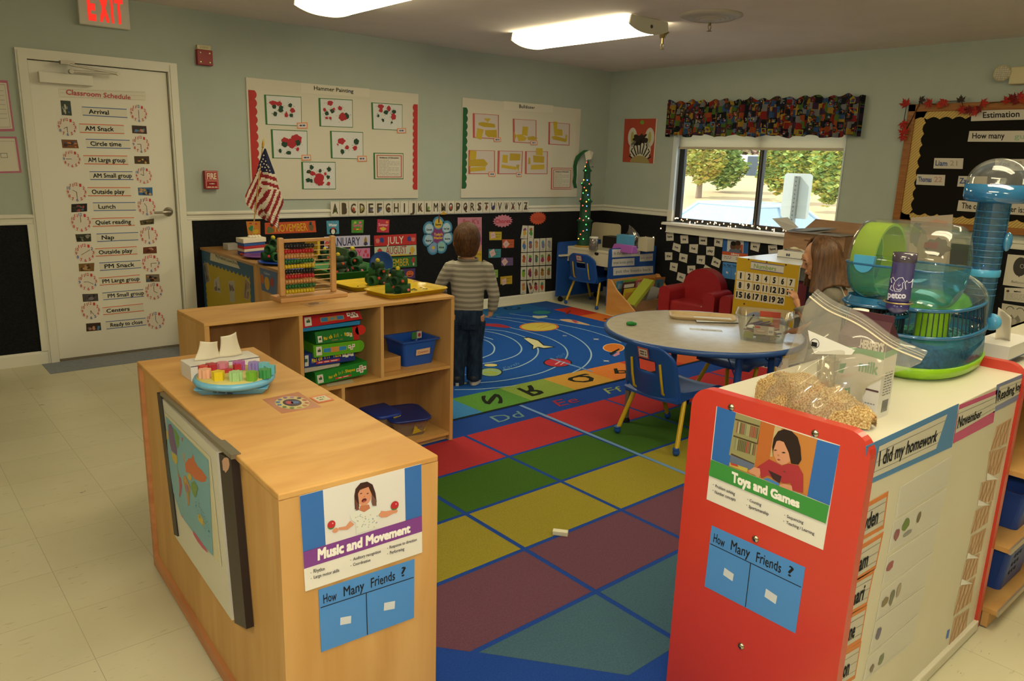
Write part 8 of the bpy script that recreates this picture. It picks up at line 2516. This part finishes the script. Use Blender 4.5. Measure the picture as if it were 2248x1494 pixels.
# tube tower
tx_,ty_=-3.775,-5.078
B().lathe([(.046,1.03),(.046,1.385),(.050,1.392),(.043,1.392),(.042,1.03)],(tx_,ty_,0),CB_,30).build('tower_tube',cg)
for i in range(14):
 P=se((tx_,ty_),.0455,.0455,1.10+.02*i,n=24,e=2);B().tube(P+[P[0],P[1]],.0016,CBD,5,False).build('tube_ridge',cg)
B().lathe([(.049,1.158),(.050,1.160),(.050,1.178),(.049,1.180)],(tx_,ty_,0),SKY,30).build('collar',cg)
B().lathe([(.043,1.385),(.076,1.388),(.086,1.394),(.089,1.405),(.089,1.442),(.084,1.442),(.084,1.402),(.074,1.394),(.043,1.391)],(tx_,ty_,0),clear('2f8cc8',.45,.05,.12),40).build('tower_dish',cg)
B().lathe([(.088,1.442)]+[(.087*math.cos(a),1.445+.077*math.sin(a))for a in[math.pi/2*i/9 for i in range(9)]]+[(.002,1.522)],(tx_,ty_,0),CCL,40).build('clear_dome',cg)
B().ell((tx_,ty_,1.428),(.032,.032,.018),clear('3a7ad8',.5,.05,.12),18).build('dome_plug',cg)
B().ell((tx_+.01,ty_-.052,1.27),(.022,.012,.03),clear('5ab0e0',.4,.05,.12),14).build('side_cap',cg)
# water bottle on the front of the cage
wb0,wb1=onpl('b5',945,975,(-4.30,-5.09,1),V((.94,.33,0))),onpl('b5',1000,622,(-4.30,-5.09,1),V((.94,.33,0)))
bt=root('water_bottle',wb0,'purple tinted water bottle with white dog and cat logo hooked on the cage front','water bottle')
PV=clear('6a62a8',.42,.05,.12)
ax=(wb1-wb0);L_=ax.length;ax=ax.normalized()
B().lathe([(.0,.02),(.026,.022),(.029,.035),(.029,L_-.03),(.029,L_-.008),(.024,L_),(.0,L_+.001)],wb0,PV,26,ax).build('bottle_body',bt)
B().lathe([(.030,L_-.022),(.031,L_-.018),(.031,L_+.002),(.0,L_+.004)],wb0,clear('5a5060',.6,.1,.1),26,ax).build('cap',bt)
B().lathe([(.0,-.012),(.012,-.01),(.030,.004),(.030,.022),(.0,.022)],wb0,clear('4a4290',.6,.1,.12),26,ax).build('neck',bt)
ringp=[wb0+ax*.022+basis(ax)[0]*.036*math.cos(t)+basis(ax)[1]*.036*math.sin(t)for t in[2*math.pi*i/24 for i in range(26)]]
B().tube(ringp,.0022,M('b8a070',.3,.5,metal=.8),6,False).build('wire_hook',bt)
def wrap(k,x,y):
 """a point of the label, bent round the bottle"""
 p=onpl(k,x,y,wb0,V((.94,.33,0)))
 h=(p-wb0).dot(ax);lat=(p-wb0-ax*h);sv=V((.33,-.94,0));l=max(-.028,min(.028,lat.dot(sv)))
 return wb0+ax*h+sv*l+V((-.94,-.33,0))*(math.sqrt(max(0,.0298**2-l*l)))
WL=M('d0cee0',.4)
b=B()
for pl_ in([(915,800),(910,775),(925,765),(940,790),(960,768),(985,765),(998,790),(985,800),(985,830),(970,850),(935,850),(925,820),(935,795)],[(955,808),(962,820),(972,808)],[(945,835),(962,842),(975,832)],[(1005,840),(1000,800),(1012,785),(1022,800),(1040,795),(1048,780),(1055,800),(1050,835)],[(925,850),(905,840),(915,815)]):
 P=[wrap('b5',x,y)for x,y in pl_];b.tube(P,.0011,WL,5)
vs,fs=text_geo('petco',.02);a_,c_=min(v[0]for v in vs),max(v[0]for v in vs);nl=LIFT[('petco',.02)]
b.add([wrap('b5',888+118*(vx-a_)/(c_-a_),892+4*(vx-a_)/(c_-a_)-38*vy/CAP)+V((-.94,-.33,0))*(.0006+.00006*(i//nl))for i,(vx,vy)in enumerate(vs)],fs,WL)
b.build('logo',bt)
# ---- milk carton
mk=root('milk_carton',(-4.628,-5.122,WZ),'white milk carton with brown and green bands behind the zip bag','carton')
mx0,mx1,my0,my1,mz=-4.665,-4.595,-5.178,-5.062,WZ+.192
CW_=M('d6d3ca',.4);MBR=M('4a2630',.4);MGR=M('4a9a52',.4)
B().box((mx0,my0,WZ),(mx1,my1,mz),CW_).build('carton_body',mk)
b=B();gx_=(mx0+mx1)/2;gz=mz+.045
b.add([(mx0,my0,mz),(mx1,my0,mz),(mx1,my1,mz),(mx0,my1,mz),(gx_,my0+.006,gz),(gx_,my1-.006,gz)],[(0,4,5,3),(1,2,5,4),(0,1,4),(2,3,5)],MBR)
b.box((gx_-.002,my0+.004,gz-.002),(gx_+.002,my1-.004,gz+.014),MBR);b.build('gable_top',mk)
s=Sheet([V((mx0,my1,mz)),V((mx0,my0,mz)),V((mx0,my0,WZ)),V((mx0,my1,WZ))],CW_,.0004)
s.rect(0,0,1,.15,MBR,1).poly([(0,.15),(1,.12),(1,.22),(.5,.20),(0,.25)],MGR,2).text("HERSHEY'S",.48,.02,.97,.12,M('d8d0c4',.4),3,.03).text('milk',.52,.28,.92,.42,MGR,3,.02).poly([(.05,.4),(.25,.36),(.2,.5),(.1,.5)],MGR,2).poly([(.1,.75),(.4,.66),(.42,.8),(.1,.85)],M('5f9a5a',.4),2)
s.rect(.72,.62,.99,.645,M('5a4040'),2).scribble(.74,.80,.95,.815,M('8a8a8a'),k=2).disc(.86,.93,.05,.03,M('b8303a'),2,14)
s.part('front_print',mk)
s=Sheet([V((mx0,my0,mz)),V((mx1,my0,mz)),V((mx1,my0,WZ)),V((mx0,my0,WZ))],CW_,.0004)
s.rect(0,0,1,.12,MBR,1).poly([(0,.12),(1,.10),(1,.18),(0,.2)],MGR,2)
for j in range(9):
 s.scribble(.25,.40+.036*j,.85,.412+.036*j,M('6a6a6a'),k=2,word=.2)
for j in range(14):
 s.rect(.35+.035*j,.77,.35+.035*j+(.02 if j%3 else .012),.93,BLK,2)
s.part('side_print',mk)
# ---- white capped clear bottle standing behind the carton's left shoulder
bp=onpl('g3',1215,300,(-4.55,-5.055,1),V((.94,.33,0)))
wb_=root('clear_bottle',(bp.x,bp.y,WZ),'clear bottle with white screw cap beside the milk carton','bottle')
zc=onpl('g3',1225,150,(bp.x,bp.y,1),V((.94,.33,0))).z
B().lathe([(.0,WZ),(.024,WZ+.001),(.027,WZ+.01),(.027,zc-.06),(.022,zc-.035),(.010,zc-.022),(.010,zc-.005),(.0,zc-.004)],(bp.x,bp.y,0),clear('d8d6cc',.35,.08,.1),24).build('bottle_body',wb_)
B().lathe([(.0095,zc-.022),(.0095,zc-.008),(.020,zc-.008),(.020,zc+.014),(.0,zc+.015)],(bp.x,bp.y,0),M('d6d2c6',.4),24).build('cap',wb_)
# ---- zip bag of shavings
bgx=-4.742
BAGM=clear('f8f6f0',.10,.10,.07)
zb=root('zip_bag',(bgx,-5.05,WZ),'clear zip bag of pale wood shavings resting by the red panel edge','bag')
Lp=[(120,1030),(230,900),(330,760),(450,560),(555,330),(600,150),(650,0),(770,-130)]
Rp=[(1378,1385),(1300,1240),(1250,1050),(1330,900),(1560,800),(1740,760),(1890,700),(1970,580)]
bul=[.060,.070,.068,.052,.032,.018,.008,.003]
def edge(P,v,sc=1):
 t=v*(len(P)-1);i=min(int(t),len(P)-2);f=t-i
 return P[i]*(1-f)+P[i+1]*f
LV=[at('g3',x,y,'x',bgx)for x,y in Lp];RV2=[at('g3',x,y,'x',bgx)for x,y in Rp]
for P in(LV,RV2):
 P[0].z=WZ+.0015
def bagsurf(sgn):
 def fn(u,v):
  l,r=edge(LV,v),edge(RV2,v)
  p=l*(1-u)+r*u
  t=v*7;i=min(int(t),6);f=t-i
  bb=bul[i]*(1-f)+bul[i+1]*f
  d=bb*math.sin(math.pi*u)**.6*(1+.12*math.sin(u*13+v*9)+.10*math.sin(u*23-v*17))if 0<u<1 else 0
  p=p+V((sgn*d,0,0))
  p.z=max(p.z+.004*math.sin(u*11+v*3)*(v>.1),WZ+.0012)
  return p
 return fn
B().surf(bagsurf(-1),46,44,BAGM).build('front_film',zb)
B().surf(bagsurf(1),46,44,BAGM).build('back_film',zb)
for v,r_,nm in((.90,.0022,'zip_strip'),(.935,.0010,'zip_ridge'),(.96,.0009,'zip_ridge')):
 fn=bagsurf(-1)
 B().tube([fn(u/30,v)+V((-.001,0,0))for u in range(31)],r_,M('cfc4a8',.4)if v<.92 else clear('d0c8b8',.5,.1,.1),6).build(nm,zb)
lbl=[at('g3',x,y,'x',bgx-.03)for x,y in((665,320),(1180,540),(1140,590),(740,580),(690,470))]
b=B();b.ext(lbl,(.0006,0,0),M('d6d4cc',.5))
c_=at('g3',740,465,'x',bgx-.0312);s_=(at('g3',790,465,'x',bgx-.0312)-c_).length
for i in range(24):
 a0,a1=2*math.pi*i/24,2*math.pi*(i+1)/24
 b.add([c_+V((0,s_*k*math.cos(a),s_*k*math.sin(a)))for k,a in((1,a0),(1,a1),(.88,a1),(.88,a0))],[(0,1,2,3)],BLK)
b.box((c_.x-.0004,c_.y-.006,c_.z-.008),(c_.x,c_.y+.008,c_.z+.003),BLK);b.build('paper_label',zb)
cp=at('g3',865,870,'x',bgx+.01)
B().lathe([(.020,cp.z-.02),(.027,cp.z+.055),(.025,cp.z+.055),(.018,cp.z-.018),(.0,cp.z-.018)],(cp.x,cp.y,0),clear('f2f0e6',.08,.05,.12),26).build('scoop_cup',zb)
random.seed(77)
sv=B();SHV=[M('d2b478',.8),M('c29c5c',.8),M('dcc48c',.8),M('c49860',.8)]
def hump(u,v):
 l,r=edge(LV,v*.36),edge(RV2,v*.36)
 return l,r
def mound(u,w):
 """top of the shavings: u along the bag, w across its thickness"""
 l,r=edge(LV,0),edge(RV2,0)
 y=l.y*(1-u)+r.y*u
 h=(.105-.045*u)*(math.sin(math.pi*(.05+.88*u))**.5)*max(0,1-(2*w-1)**4)**.5+.004*math.sin(u*21+w*9)*math.sin(math.pi*w)
 return V((bgx+(2*w-1)*.058*math.sin(math.pi*(.04+.92*u))**.6,y,WZ+.003+max(.001,h)))
sv.surf(lambda u,w:mound(u,w),60,24,noisy('shavings','a87c40','dcc48c',(260,260,260),1,4,rough=.9,lo=.38,hi=.6,bump=.8))
for _ in range(2600):
 p=mound(random.random(),random.random());p.z-=random.uniform(0,1)**2*.5*(p.z-WZ-.004)-.001
 d=V((random.gauss(0,1),random.gauss(0,1),random.gauss(0,.6))).normalized()*random.uniform(.002,.0042);x,y,_q=basis(d)
 sv.add([p-d-x*.0012,p+d-x*.0012,p+d+x*.0012,p-d+x*.0012],[(0,1,2,3)],random.choice(SHV))
o=sv.build('wood_shavings');tag(o,'pale wood shavings lying in the clear zip bag','wood shavings');o['kind']='stuff'
# ---- tissue box at the far end
tr_=root('tissue_box',(-3.53,-5.12,WZ),'white tissue box with a tall tissue behind the hamster cage','tissue box')
tq=at('g2',1985,905,'z',WZ)
tx0,ty0=-3.70,-5.172
B().box((tx0,ty0,WZ),(-3.44,-5.06,WZ+.048),M('cfccc6',.5)).box((tx0-.0005,ty0-.0005,WZ),(-3.44,-5.06,WZ+.004),M('3a4a7a',.5)).build('carton',tr_)
tqd=[onpl('d7',x,y,(-3.61,-5.11,1),V((.94,.33,0)))for x,y in((845,510),(962,590),(958,810),(820,790))]
tqd[2].z=tqd[3].z=WZ+.0485
o=B().surf(lambda u,v:(tqd[3]*(1-u)+tqd[2]*u)*(1-v)+(tqd[0]*(1-u)+tqd[1]*u)*v+V((.94,.33,0))*.02*math.sin(3*u+1.5*v),12,10,M('d3c9b2',.85)).build('tissue',tr_)
o.modifiers.new('thick','SOLIDIFY').thickness=.0015
# -- THE TWO CHILDREN
def remesh(o,vox,it=6):
 m=o.modifiers.new('one_surface','REMESH');m.mode='VOXEL';m.voxel_size=vox;m.use_smooth_shade=True
 m=o.modifiers.new('soften','SMOOTH');m.iterations=it;m.factor=.5
 return o
SKN=M('c08a66',.5,.35)
def hand(b,wrist,d,palm,thumb,s=1.0,curl=50):
 """palm, four curled fingers of different lengths and a thumb; d: wrist to knuckles, palm: palm normal, thumb: towards the thumb"""
 d,n,t=d.normalized(),palm.normalized(),thumb.normalized()
 pc=wrist+d*.028*s
 b.tube([wrist-d*.012*s,wrist,pc,wrist+d*.050*s],[.0165*s,.017*s,.021*s,.018*s],SKN,12)
 for i,ln in enumerate((.040,.045,.042,.034)):
  base=wrist+d*.050*s+t*(.019-.0125*i)*s
  p=[base-d*.008*s,base];dirn=d.copy();ang=0
  for sg in(.42,.33,.25):
   ang+=math.radians(curl*(.9+.06*i));dirn=d*math.cos(ang)+n*math.sin(ang)
   p.append(p[-1]+dirn*ln*sg*s)
  b.tube(p,[.0072*s,.0070*s,.0066*s,.0060*s,.0052*s],SKN,8)
 tb_=wrist+d*.018*s+t*.017*s
 b.tube([tb_,tb_+(t*.8+d*.6).normalized()*.018*s,tb_+(t*.8+d*.6).normalized()*.018*s+(d*.8+n*.6).normalized()*.017*s],[.0085*s,.0078*s,.006*s],SKN,8)
def rings(b,rows,lat,fwd,mat,n=24,flat=.62):
 R=[]
 for c,w,dep in rows:
  R.append([c+lat*w*math.cos(2*math.pi*i/n)+fwd*dep*math.sin(2*math.pi*i/n)for i in range(n)])
 b.loft(R,mat,True,True)
def stripes(c1,c2,c3,sc):
 m=bpy.data.materials.new('striped_jersey');m.use_nodes=True
 nt=m.node_tree;L=nt.links.new;b=nt.nodes['Principled BSDF'];b.inputs['Roughness'].default_value=.9;b.inputs['Specular IOR Level'].default_value=.1
 tc=nt.nodes.new('ShaderNodeTexCoord');w=nt.nodes.new('ShaderNodeTexWave');w.bands_direction='Z';w.inputs['Scale'].default_value=sc;w.inputs['Distortion'].default_value=.6;w.inputs['Detail'].default_value=1
 r=nt.nodes.new('ShaderNodeValToRGB');e=r.color_ramp.elements;e[0].color=lin(c1);e[1].color=lin(c2);e[0].position=.3;e[1].position=.72
 x=e.new(.86);x.color=lin(c3);x=e.new(.96);x.color=lin(c2)
 L(tc.outputs['Object'],w.inputs[0]);L(w.outputs['Fac'],r.inputs[0]);L(r.outputs[0],b.inputs['Base Color'])
 return m
PB=V((-3.50,-2.06,.5));NB=V((.615,.788,0)).normalized();LB_=V((.788,-.615,0)).normalized()
def JB(x,y,d=0.0):
 return onpl('c5',x,y,PB,NB)+NB*d
px_=(JB(400,500)-JB(300,500)).length/100
boy=root('person',(-3.50,-2.06,.009),'small child in grey striped shirt and jeans standing with back turned by the shelf','person')
b=B();hc=JB(345,205,.0)
b.ell(hc,(.080,.090,.104),SKN,24,Matrix((LB_,NB,V((0,0,1)))).transposed())
b.ell(hc+NB*.045-LB_*.005-V((0,0,.035)),(.062,.052,.062),SKN,18,Matrix((LB_,NB,V((0,0,1)))).transposed())
b.ell(hc+NB*.095-V((0,0,.02)),(.012,.014,.014),SKN,10)
for s_ in(-1,1):
 b.ell(hc+LB_*s_*.080-V((0,0,.022))+NB*.004,(.008,.016,.024),SKN,12,Matrix((LB_,NB,V((0,0,1)))).transposed())
b.tube([JB(350,300),JB(352,345),JB(355,400)],[.044,.043,.055],SKN,16)
b.tube([JB(355,390),JB(352,440),JB(352,560),JB(352,800)],[.045,.062,.074,.078],SKN,16)
RA=[JB(497,415),JB(540,560),JB(566,655,-.005),JB(548,775,.03)]
LA=[JB(215,412),JB(165,505,.01),JB(125,585,.03),JB(150,660,.13)]
for A in(RA,LA):
 b.tube(A,[.036,.030,.027,.020],SKN,12)
hand(b,RA[3],V((-.12,-.05,-1)).normalized()*1+LB_*-.35,-LB_+NB*.3,NB*.9+LB_*.2,.82,48)
hand(b,LA[3],(LA[3]-LA[2]),V((0,0,-1)),LB_,.80,30)
RL=[JB(415,800),JB(408,1030,.0),JB(405,1300,.0)]
LL=[JB(290,800),JB(272,1030,-.02),JB(262,1360,-.02)]
for A in(RL,LL):
 b.tube(A,[.062,.044,.032],SKN,14)
remesh(b.build('body',boy),.0038,4)
SHT=stripes('837e72','9c9789','c2beb0',9.5)
b=B()
rows=[]
for y,x0,x1,dk_ in((352,312,400,.050),(372,268,445,.060),(395,222,492,.068),(440,208,512,.076),(520,212,498,.082),(600,218,488,.086),(680,228,482,.088),(752,232,480,.086),(768,236,476,.083)):
 rows.append((JB((x0+x1)/2,y),(x1-x0)/2*px_,dk_))
rings(b,rows,LB_,NB,SHT)
b.tube([JB(455,412),JB(500,432),JB(540,560),JB(564,650,-.005),JB(552,745,.02),JB(548,772,.03)],[.045,.052,.043,.039,.034,.030],SHT,14)
b.tube([JB(262,412),JB(215,432),JB(165,505,.01),JB(128,580,.03),JB(148,648,.12)],[.045,.050,.042,.038,.031],SHT,14)
o=remesh(b.build('striped_shirt',boy),.006,5)
b=B();pts=[JB(355,356)+LB_*.062*math.cos(2*math.pi*i/24)+NB*.058*math.sin(2*math.pi*i/24)+V((0,0,.006*math.sin(2*math.pi*i/24)))for i in range(26)]
b.tube(pts,.007,M('7d786c',.9),8,False).build('collar',boy)
JN=noisy('denim','1b2638','2a3a50',(18,18,7),2,5,rough=.9,spec=.1)
b=B()
rings(b,[(JB(357,745),118*px_,.088),(JB(355,790),122*px_,.096),(JB(352,850),122*px_,.098),(JB(352,905),116*px_,.088)],LB_,NB,JN)
b.tube([JB(415,850),JB(408,960),JB(406,1060),JB(408,1180),JB(405,1285,.0),JB(405,1318)],[.070,.063,.055,.054,.054,.052],JN,16)
b.tube([JB(288,850),JB(280,960,-.01),JB(272,1060,-.02),JB(268,1200,-.02),JB(264,1340,-.02),JB(262,1372,-.02)],[.070,.063,.055,.053,.053,.050],JN,16)
remesh(b.build('jeans',boy),.006,4)
for x0 in(275,405):
 c=[JB(x0-35,860,-.105),JB(x0+35,855,-.105),JB(x0+33,930,-.10),JB(x0,945,-.10),JB(x0-33,932,-.10)]
 B().tube(c+[c[0]],.0022,M('141c2a',.9),5).build('pocket_seam',boy)
B().tube([JB(352,768,-.092),JB(352,830,-.10),JB(352,900,-.09)],.0022,M('141c2a',.9),5).build('seams',boy)
for A,lr in((RL,1),(LL,-1)):
 f=V((A[2].x,A[2].y,0));fd=(NB+LB_*.15*lr).normalized();sd=V((-fd.y,fd.x,0))
 sh_=B();R3=Matrix((fd,sd,V((0,0,1)))).transposed()
 sh_.ell(f+fd*.035+V((0,0,.042)),(.085,.034,.030),M('2a2c34',.6),18,R3).ell(f-fd*.02+V((0,0,.055)),(.042,.034,.034),M('2a2c34' if lr>0 else '8a8680',.6),14,R3)
 so=remesh(sh_.build('shoe',boy),.004,3)
 sl_=B();sl_.loft([[f+fd*(.035+.090*math.cos(2*math.pi*i/28))+sd*.037*math.sin(2*math.pi*i/28)+V((0,0,z))for i in range(28)]for z in(.0095,.030)],M('c2beb2',.6),True,True);sl_.build('sole',so)
HRB=noisy('brown_hair','3a2210','5c3c1c',(110,110,26),1,4,rough=.55,spec=.3,bump=.5)
b=B();RH=Matrix.Rotation(math.radians(-16),3,LB_)@Matrix((LB_,NB,V((0,0,1)))).transposed()
b.ell(hc+V((0,0,.014))-NB*.010,(.089,.096,.103),HRB,30,RH,-18,90)
R0=Matrix((LB_,NB,V((0,0,1)))).transposed()
b.loft([[hc+R0@V((r1*math.cos(a),-.012+r2*math.sin(a),z))for a in[math.radians(160+220*i/24)for i in range(25)]]+[hc+R0@V(((r1-.012)*math.cos(a),-.012+(r2-.012)*math.sin(a),z))for a in[math.radians(380-220*i/24)for i in range(25)]]for r1,r2,z in((.086,.092,.03),(.086,.092,-.01),(.083,.088,-.035),(.076,.080,-.062),(.066,.070,-.088),(.056,.060,-.102))],HRB,True,True)
remesh(b.build('hair',boy),.004,6)
# ---- girl at the table
GP0=CAMLOC+ray('0',1815,600)*3.98
NG=V((GP0.x-CAMLOC.x,GP0.y-CAMLOC.y,0)).normalized();RG=V((NG.y,-NG.x,0))
def JG(x,y,d=0.0,k='e8'):
 return onpl(k,x,y,GP0,NG)+NG*d
FD=(-RG*.93-NG*.22).normalized();SD=V((-FD.y,FD.x,0))
girl=root('person',(GP0.x,GP0.y,.0062),'long haired child in grey top beside the round table, one hand raised, looking down','person')
pg=(JG(400,500)-JG(300,500)).length/100
b=B();TL=Matrix.Rotation(math.radians(20),3,SD)
HR_=(TL@Matrix((FD,SD,V((0,0,1)))).transposed())
gh=JG(735,610)
def HG(f,s_,u):
 return gh+HR_@V((f,s_,u))
b.ell(gh,(.088,.072,.095),SKN,26,HR_);b.ell(HG(.034,0,-.052),(.052,.050,.052),SKN,20,HR_)
b.ell(HG(.080,0,.008),(.014,.045,.036),SKN,14,HR_)
b.tube([HG(.084,0,.008),HG(.100,0,-.026),HG(.088,0,-.034)],[.007,.0105,.008],SKN,10)
b.ell(HG(.086,0,-.052),(.010,.018,.006),SKN,10,HR_).ell(HG(.083,0,-.064),(.010,.017,.007),SKN,10,HR_);b.ell(HG(.072,0,-.088),(.017,.020,.015),SKN,12,HR_)
for s_ in(-1,1):
 b.ell(HG(.055,s_*.034,-.038),(.026,.022,.026),SKN,12,HR_);b.ell(HG(-.008,s_*.072,-.018),(.018,.008,.024),SKN,10,HR_)
nk=HG(-.02,0,-.09);GB=V((nk.x+RG.x*.03,nk.y+RG.y*.03,0))
zs_=JG(1000,1010).z
b.tube([HG(-.015,0,-.06),nk,GB+V((0,0,zs_-.01))],[.040,.036,.05],SKN,14)
b.tube([GB+V((0,0,zs_-.02)),GB+V((0,0,zs_-.2)),GB+V((0,0,.47))],[.07,.075,.08],SKN,14)
wr_=JG(390,1190,-.10);el_=JG(470,1420,-.12);shl=GB-NG*.10+V((0,0,zs_-.045));shr=GB+NG*.10+V((0,0,zs_-.045))
b.tube([shl,el_,wr_],[.036,.030,.019],SKN,12)
rw_=shr+FD*.16+V((0,0,-.24))
b.tube([shr,shr+V((0,0,-.17))+FD*.03,rw_],[.036,.028,.019],SKN,12)
hand(b,wr_,JG(345,1050,-.10)-wr_,FD,NG*-.5+FD*.5,.84,46)
hand(b,rw_,FD,V((0,0,-1)),-SD,.8,20)
for s_ in(-1,1):
 b.tube([GB+NG*s_*.05+V((0,0,.48)),GB+NG*s_*.055+V((0,0,.27)),GB+NG*s_*.055+V((0,0,.05))],[.062,.046,.03],SKN,12)
remesh(b.build('body',girl),.0038,4)
for s_ in(-1,1):
 B().ell(HG(.0865,s_*.030,-.006),(.004,.012,.004),M('2a1c14',.4),10,HR_).build('eye',girl);B().tube([HG(.087,s_*.044,.012),HG(.092,s_*.03,.016),HG(.0915,s_*.014,.013)],.0022,M('4a3018',.8),6).build('eyebrow',girl)
B().ell(HG(.0955,0,-.058),(.0035,.014,.0045),M('a05a50',.5),10,HR_).build('lips',girl)
GTOP=M('7c7668',.9,.1,bump=(300,.3));b=B()
rings(b,[(GB+V((0,0,zs_+.008)),.05,.05),(GB+V((0,0,zs_-.02)),.105,.062),(GB+V((0,0,zs_-.06)),.125,.075),(GB+V((0,0,zs_-.2)),.115,.085),(GB+V((0,0,zs_-.34)),.12,.09),(GB+V((0,0,zs_-.44)),.14,.105)],NG,FD,GTOP)
b.tube([shl+NG*.02,shl,el_,el_+(wr_-el_)*.62],[.046,.050,.041,.033],GTOP,14);b.tube([shr-NG*.02,shr,shr+V((0,0,-.17))+FD*.03,rw_-FD*.04],[.046,.05,.038,.030],GTOP,14)
remesh(b.build('grey_top',girl),.006,5)
for s_ in(-1,1):
 B().tube([GB+NG*s_*.06+FD*.085+V((0,0,zs_-.16)),GB+NG*s_*.062+FD*.05+V((0,0,zs_+.002)),GB+NG*s_*.066-FD*.03+V((0,0,zs_-.0)),GB+NG*s_*.06-FD*.10+V((0,0,zs_-.13))],.0075,M('b8ae98',.8),8).build('strap',girl)
b=B();PNT=M('23262e',.9)
rings(b,[(GB+V((0,0,.60)),.115,.09),(GB+V((0,0,.45)),.12,.095),(GB+V((0,0,.40)),.11,.085)],NG,FD,PNT)
for s_ in(-1,1):
 b.tube([GB+NG*s_*.052+V((0,0,.45)),GB+NG*s_*.055+V((0,0,.27)),GB+NG*s_*.055+V((0,0,.05))],[.068,.053,.042],PNT,14)
remesh(b.build('leggings',girl),.006,4)
for s_ in(-1,1):
 f=GB+NG*s_*.055;R3=Matrix((FD,SD,V((0,0,1)))).transposed()
 b=B().ell(f+FD*.035+V((0,0,.036)),(.08,.032,.028),M('8a4a5a',.6),16,R3);b.build('shoe',girl)
HRG=noisy('light_brown_hair','4a3220','6b4a2e',(70,70,7),1,4,rough=.45,spec=.35,bump=.5)
def strand(u,v):
 a=math.radians(52+256*u)
 if v<.42:
  t=v/.42;al=math.radians(88-84*t)
  p=HG((.096*math.cos(al))*math.cos(a)-.004,.082*math.cos(al)*math.sin(a),.104*math.sin(al)+.002)
  return p+V((0,0,.003*math.sin(u*60)*t))
 t=(v-.42)/.58
 top=HG(.094*math.cos(a)-.004,.081*math.sin(a),.008)
 k=1+.30*t*t+.06*math.sin(u*31)*t
 back=max(0,-math.cos(a))
 p=top+(FD*math.cos(a)*.094+SD*math.sin(a)*.081)*(k-1)-FD*(.050*t*(.3+back))+V((0,0,-(.165+.012*math.sin(u*23))*t))
 return p-FD*.02*t*back*t*t
b=B().surf(strand,96,30,HRG);o=b.build('hair',girl);o.modifiers.new('thick','SOLIDIFY').thickness=.009
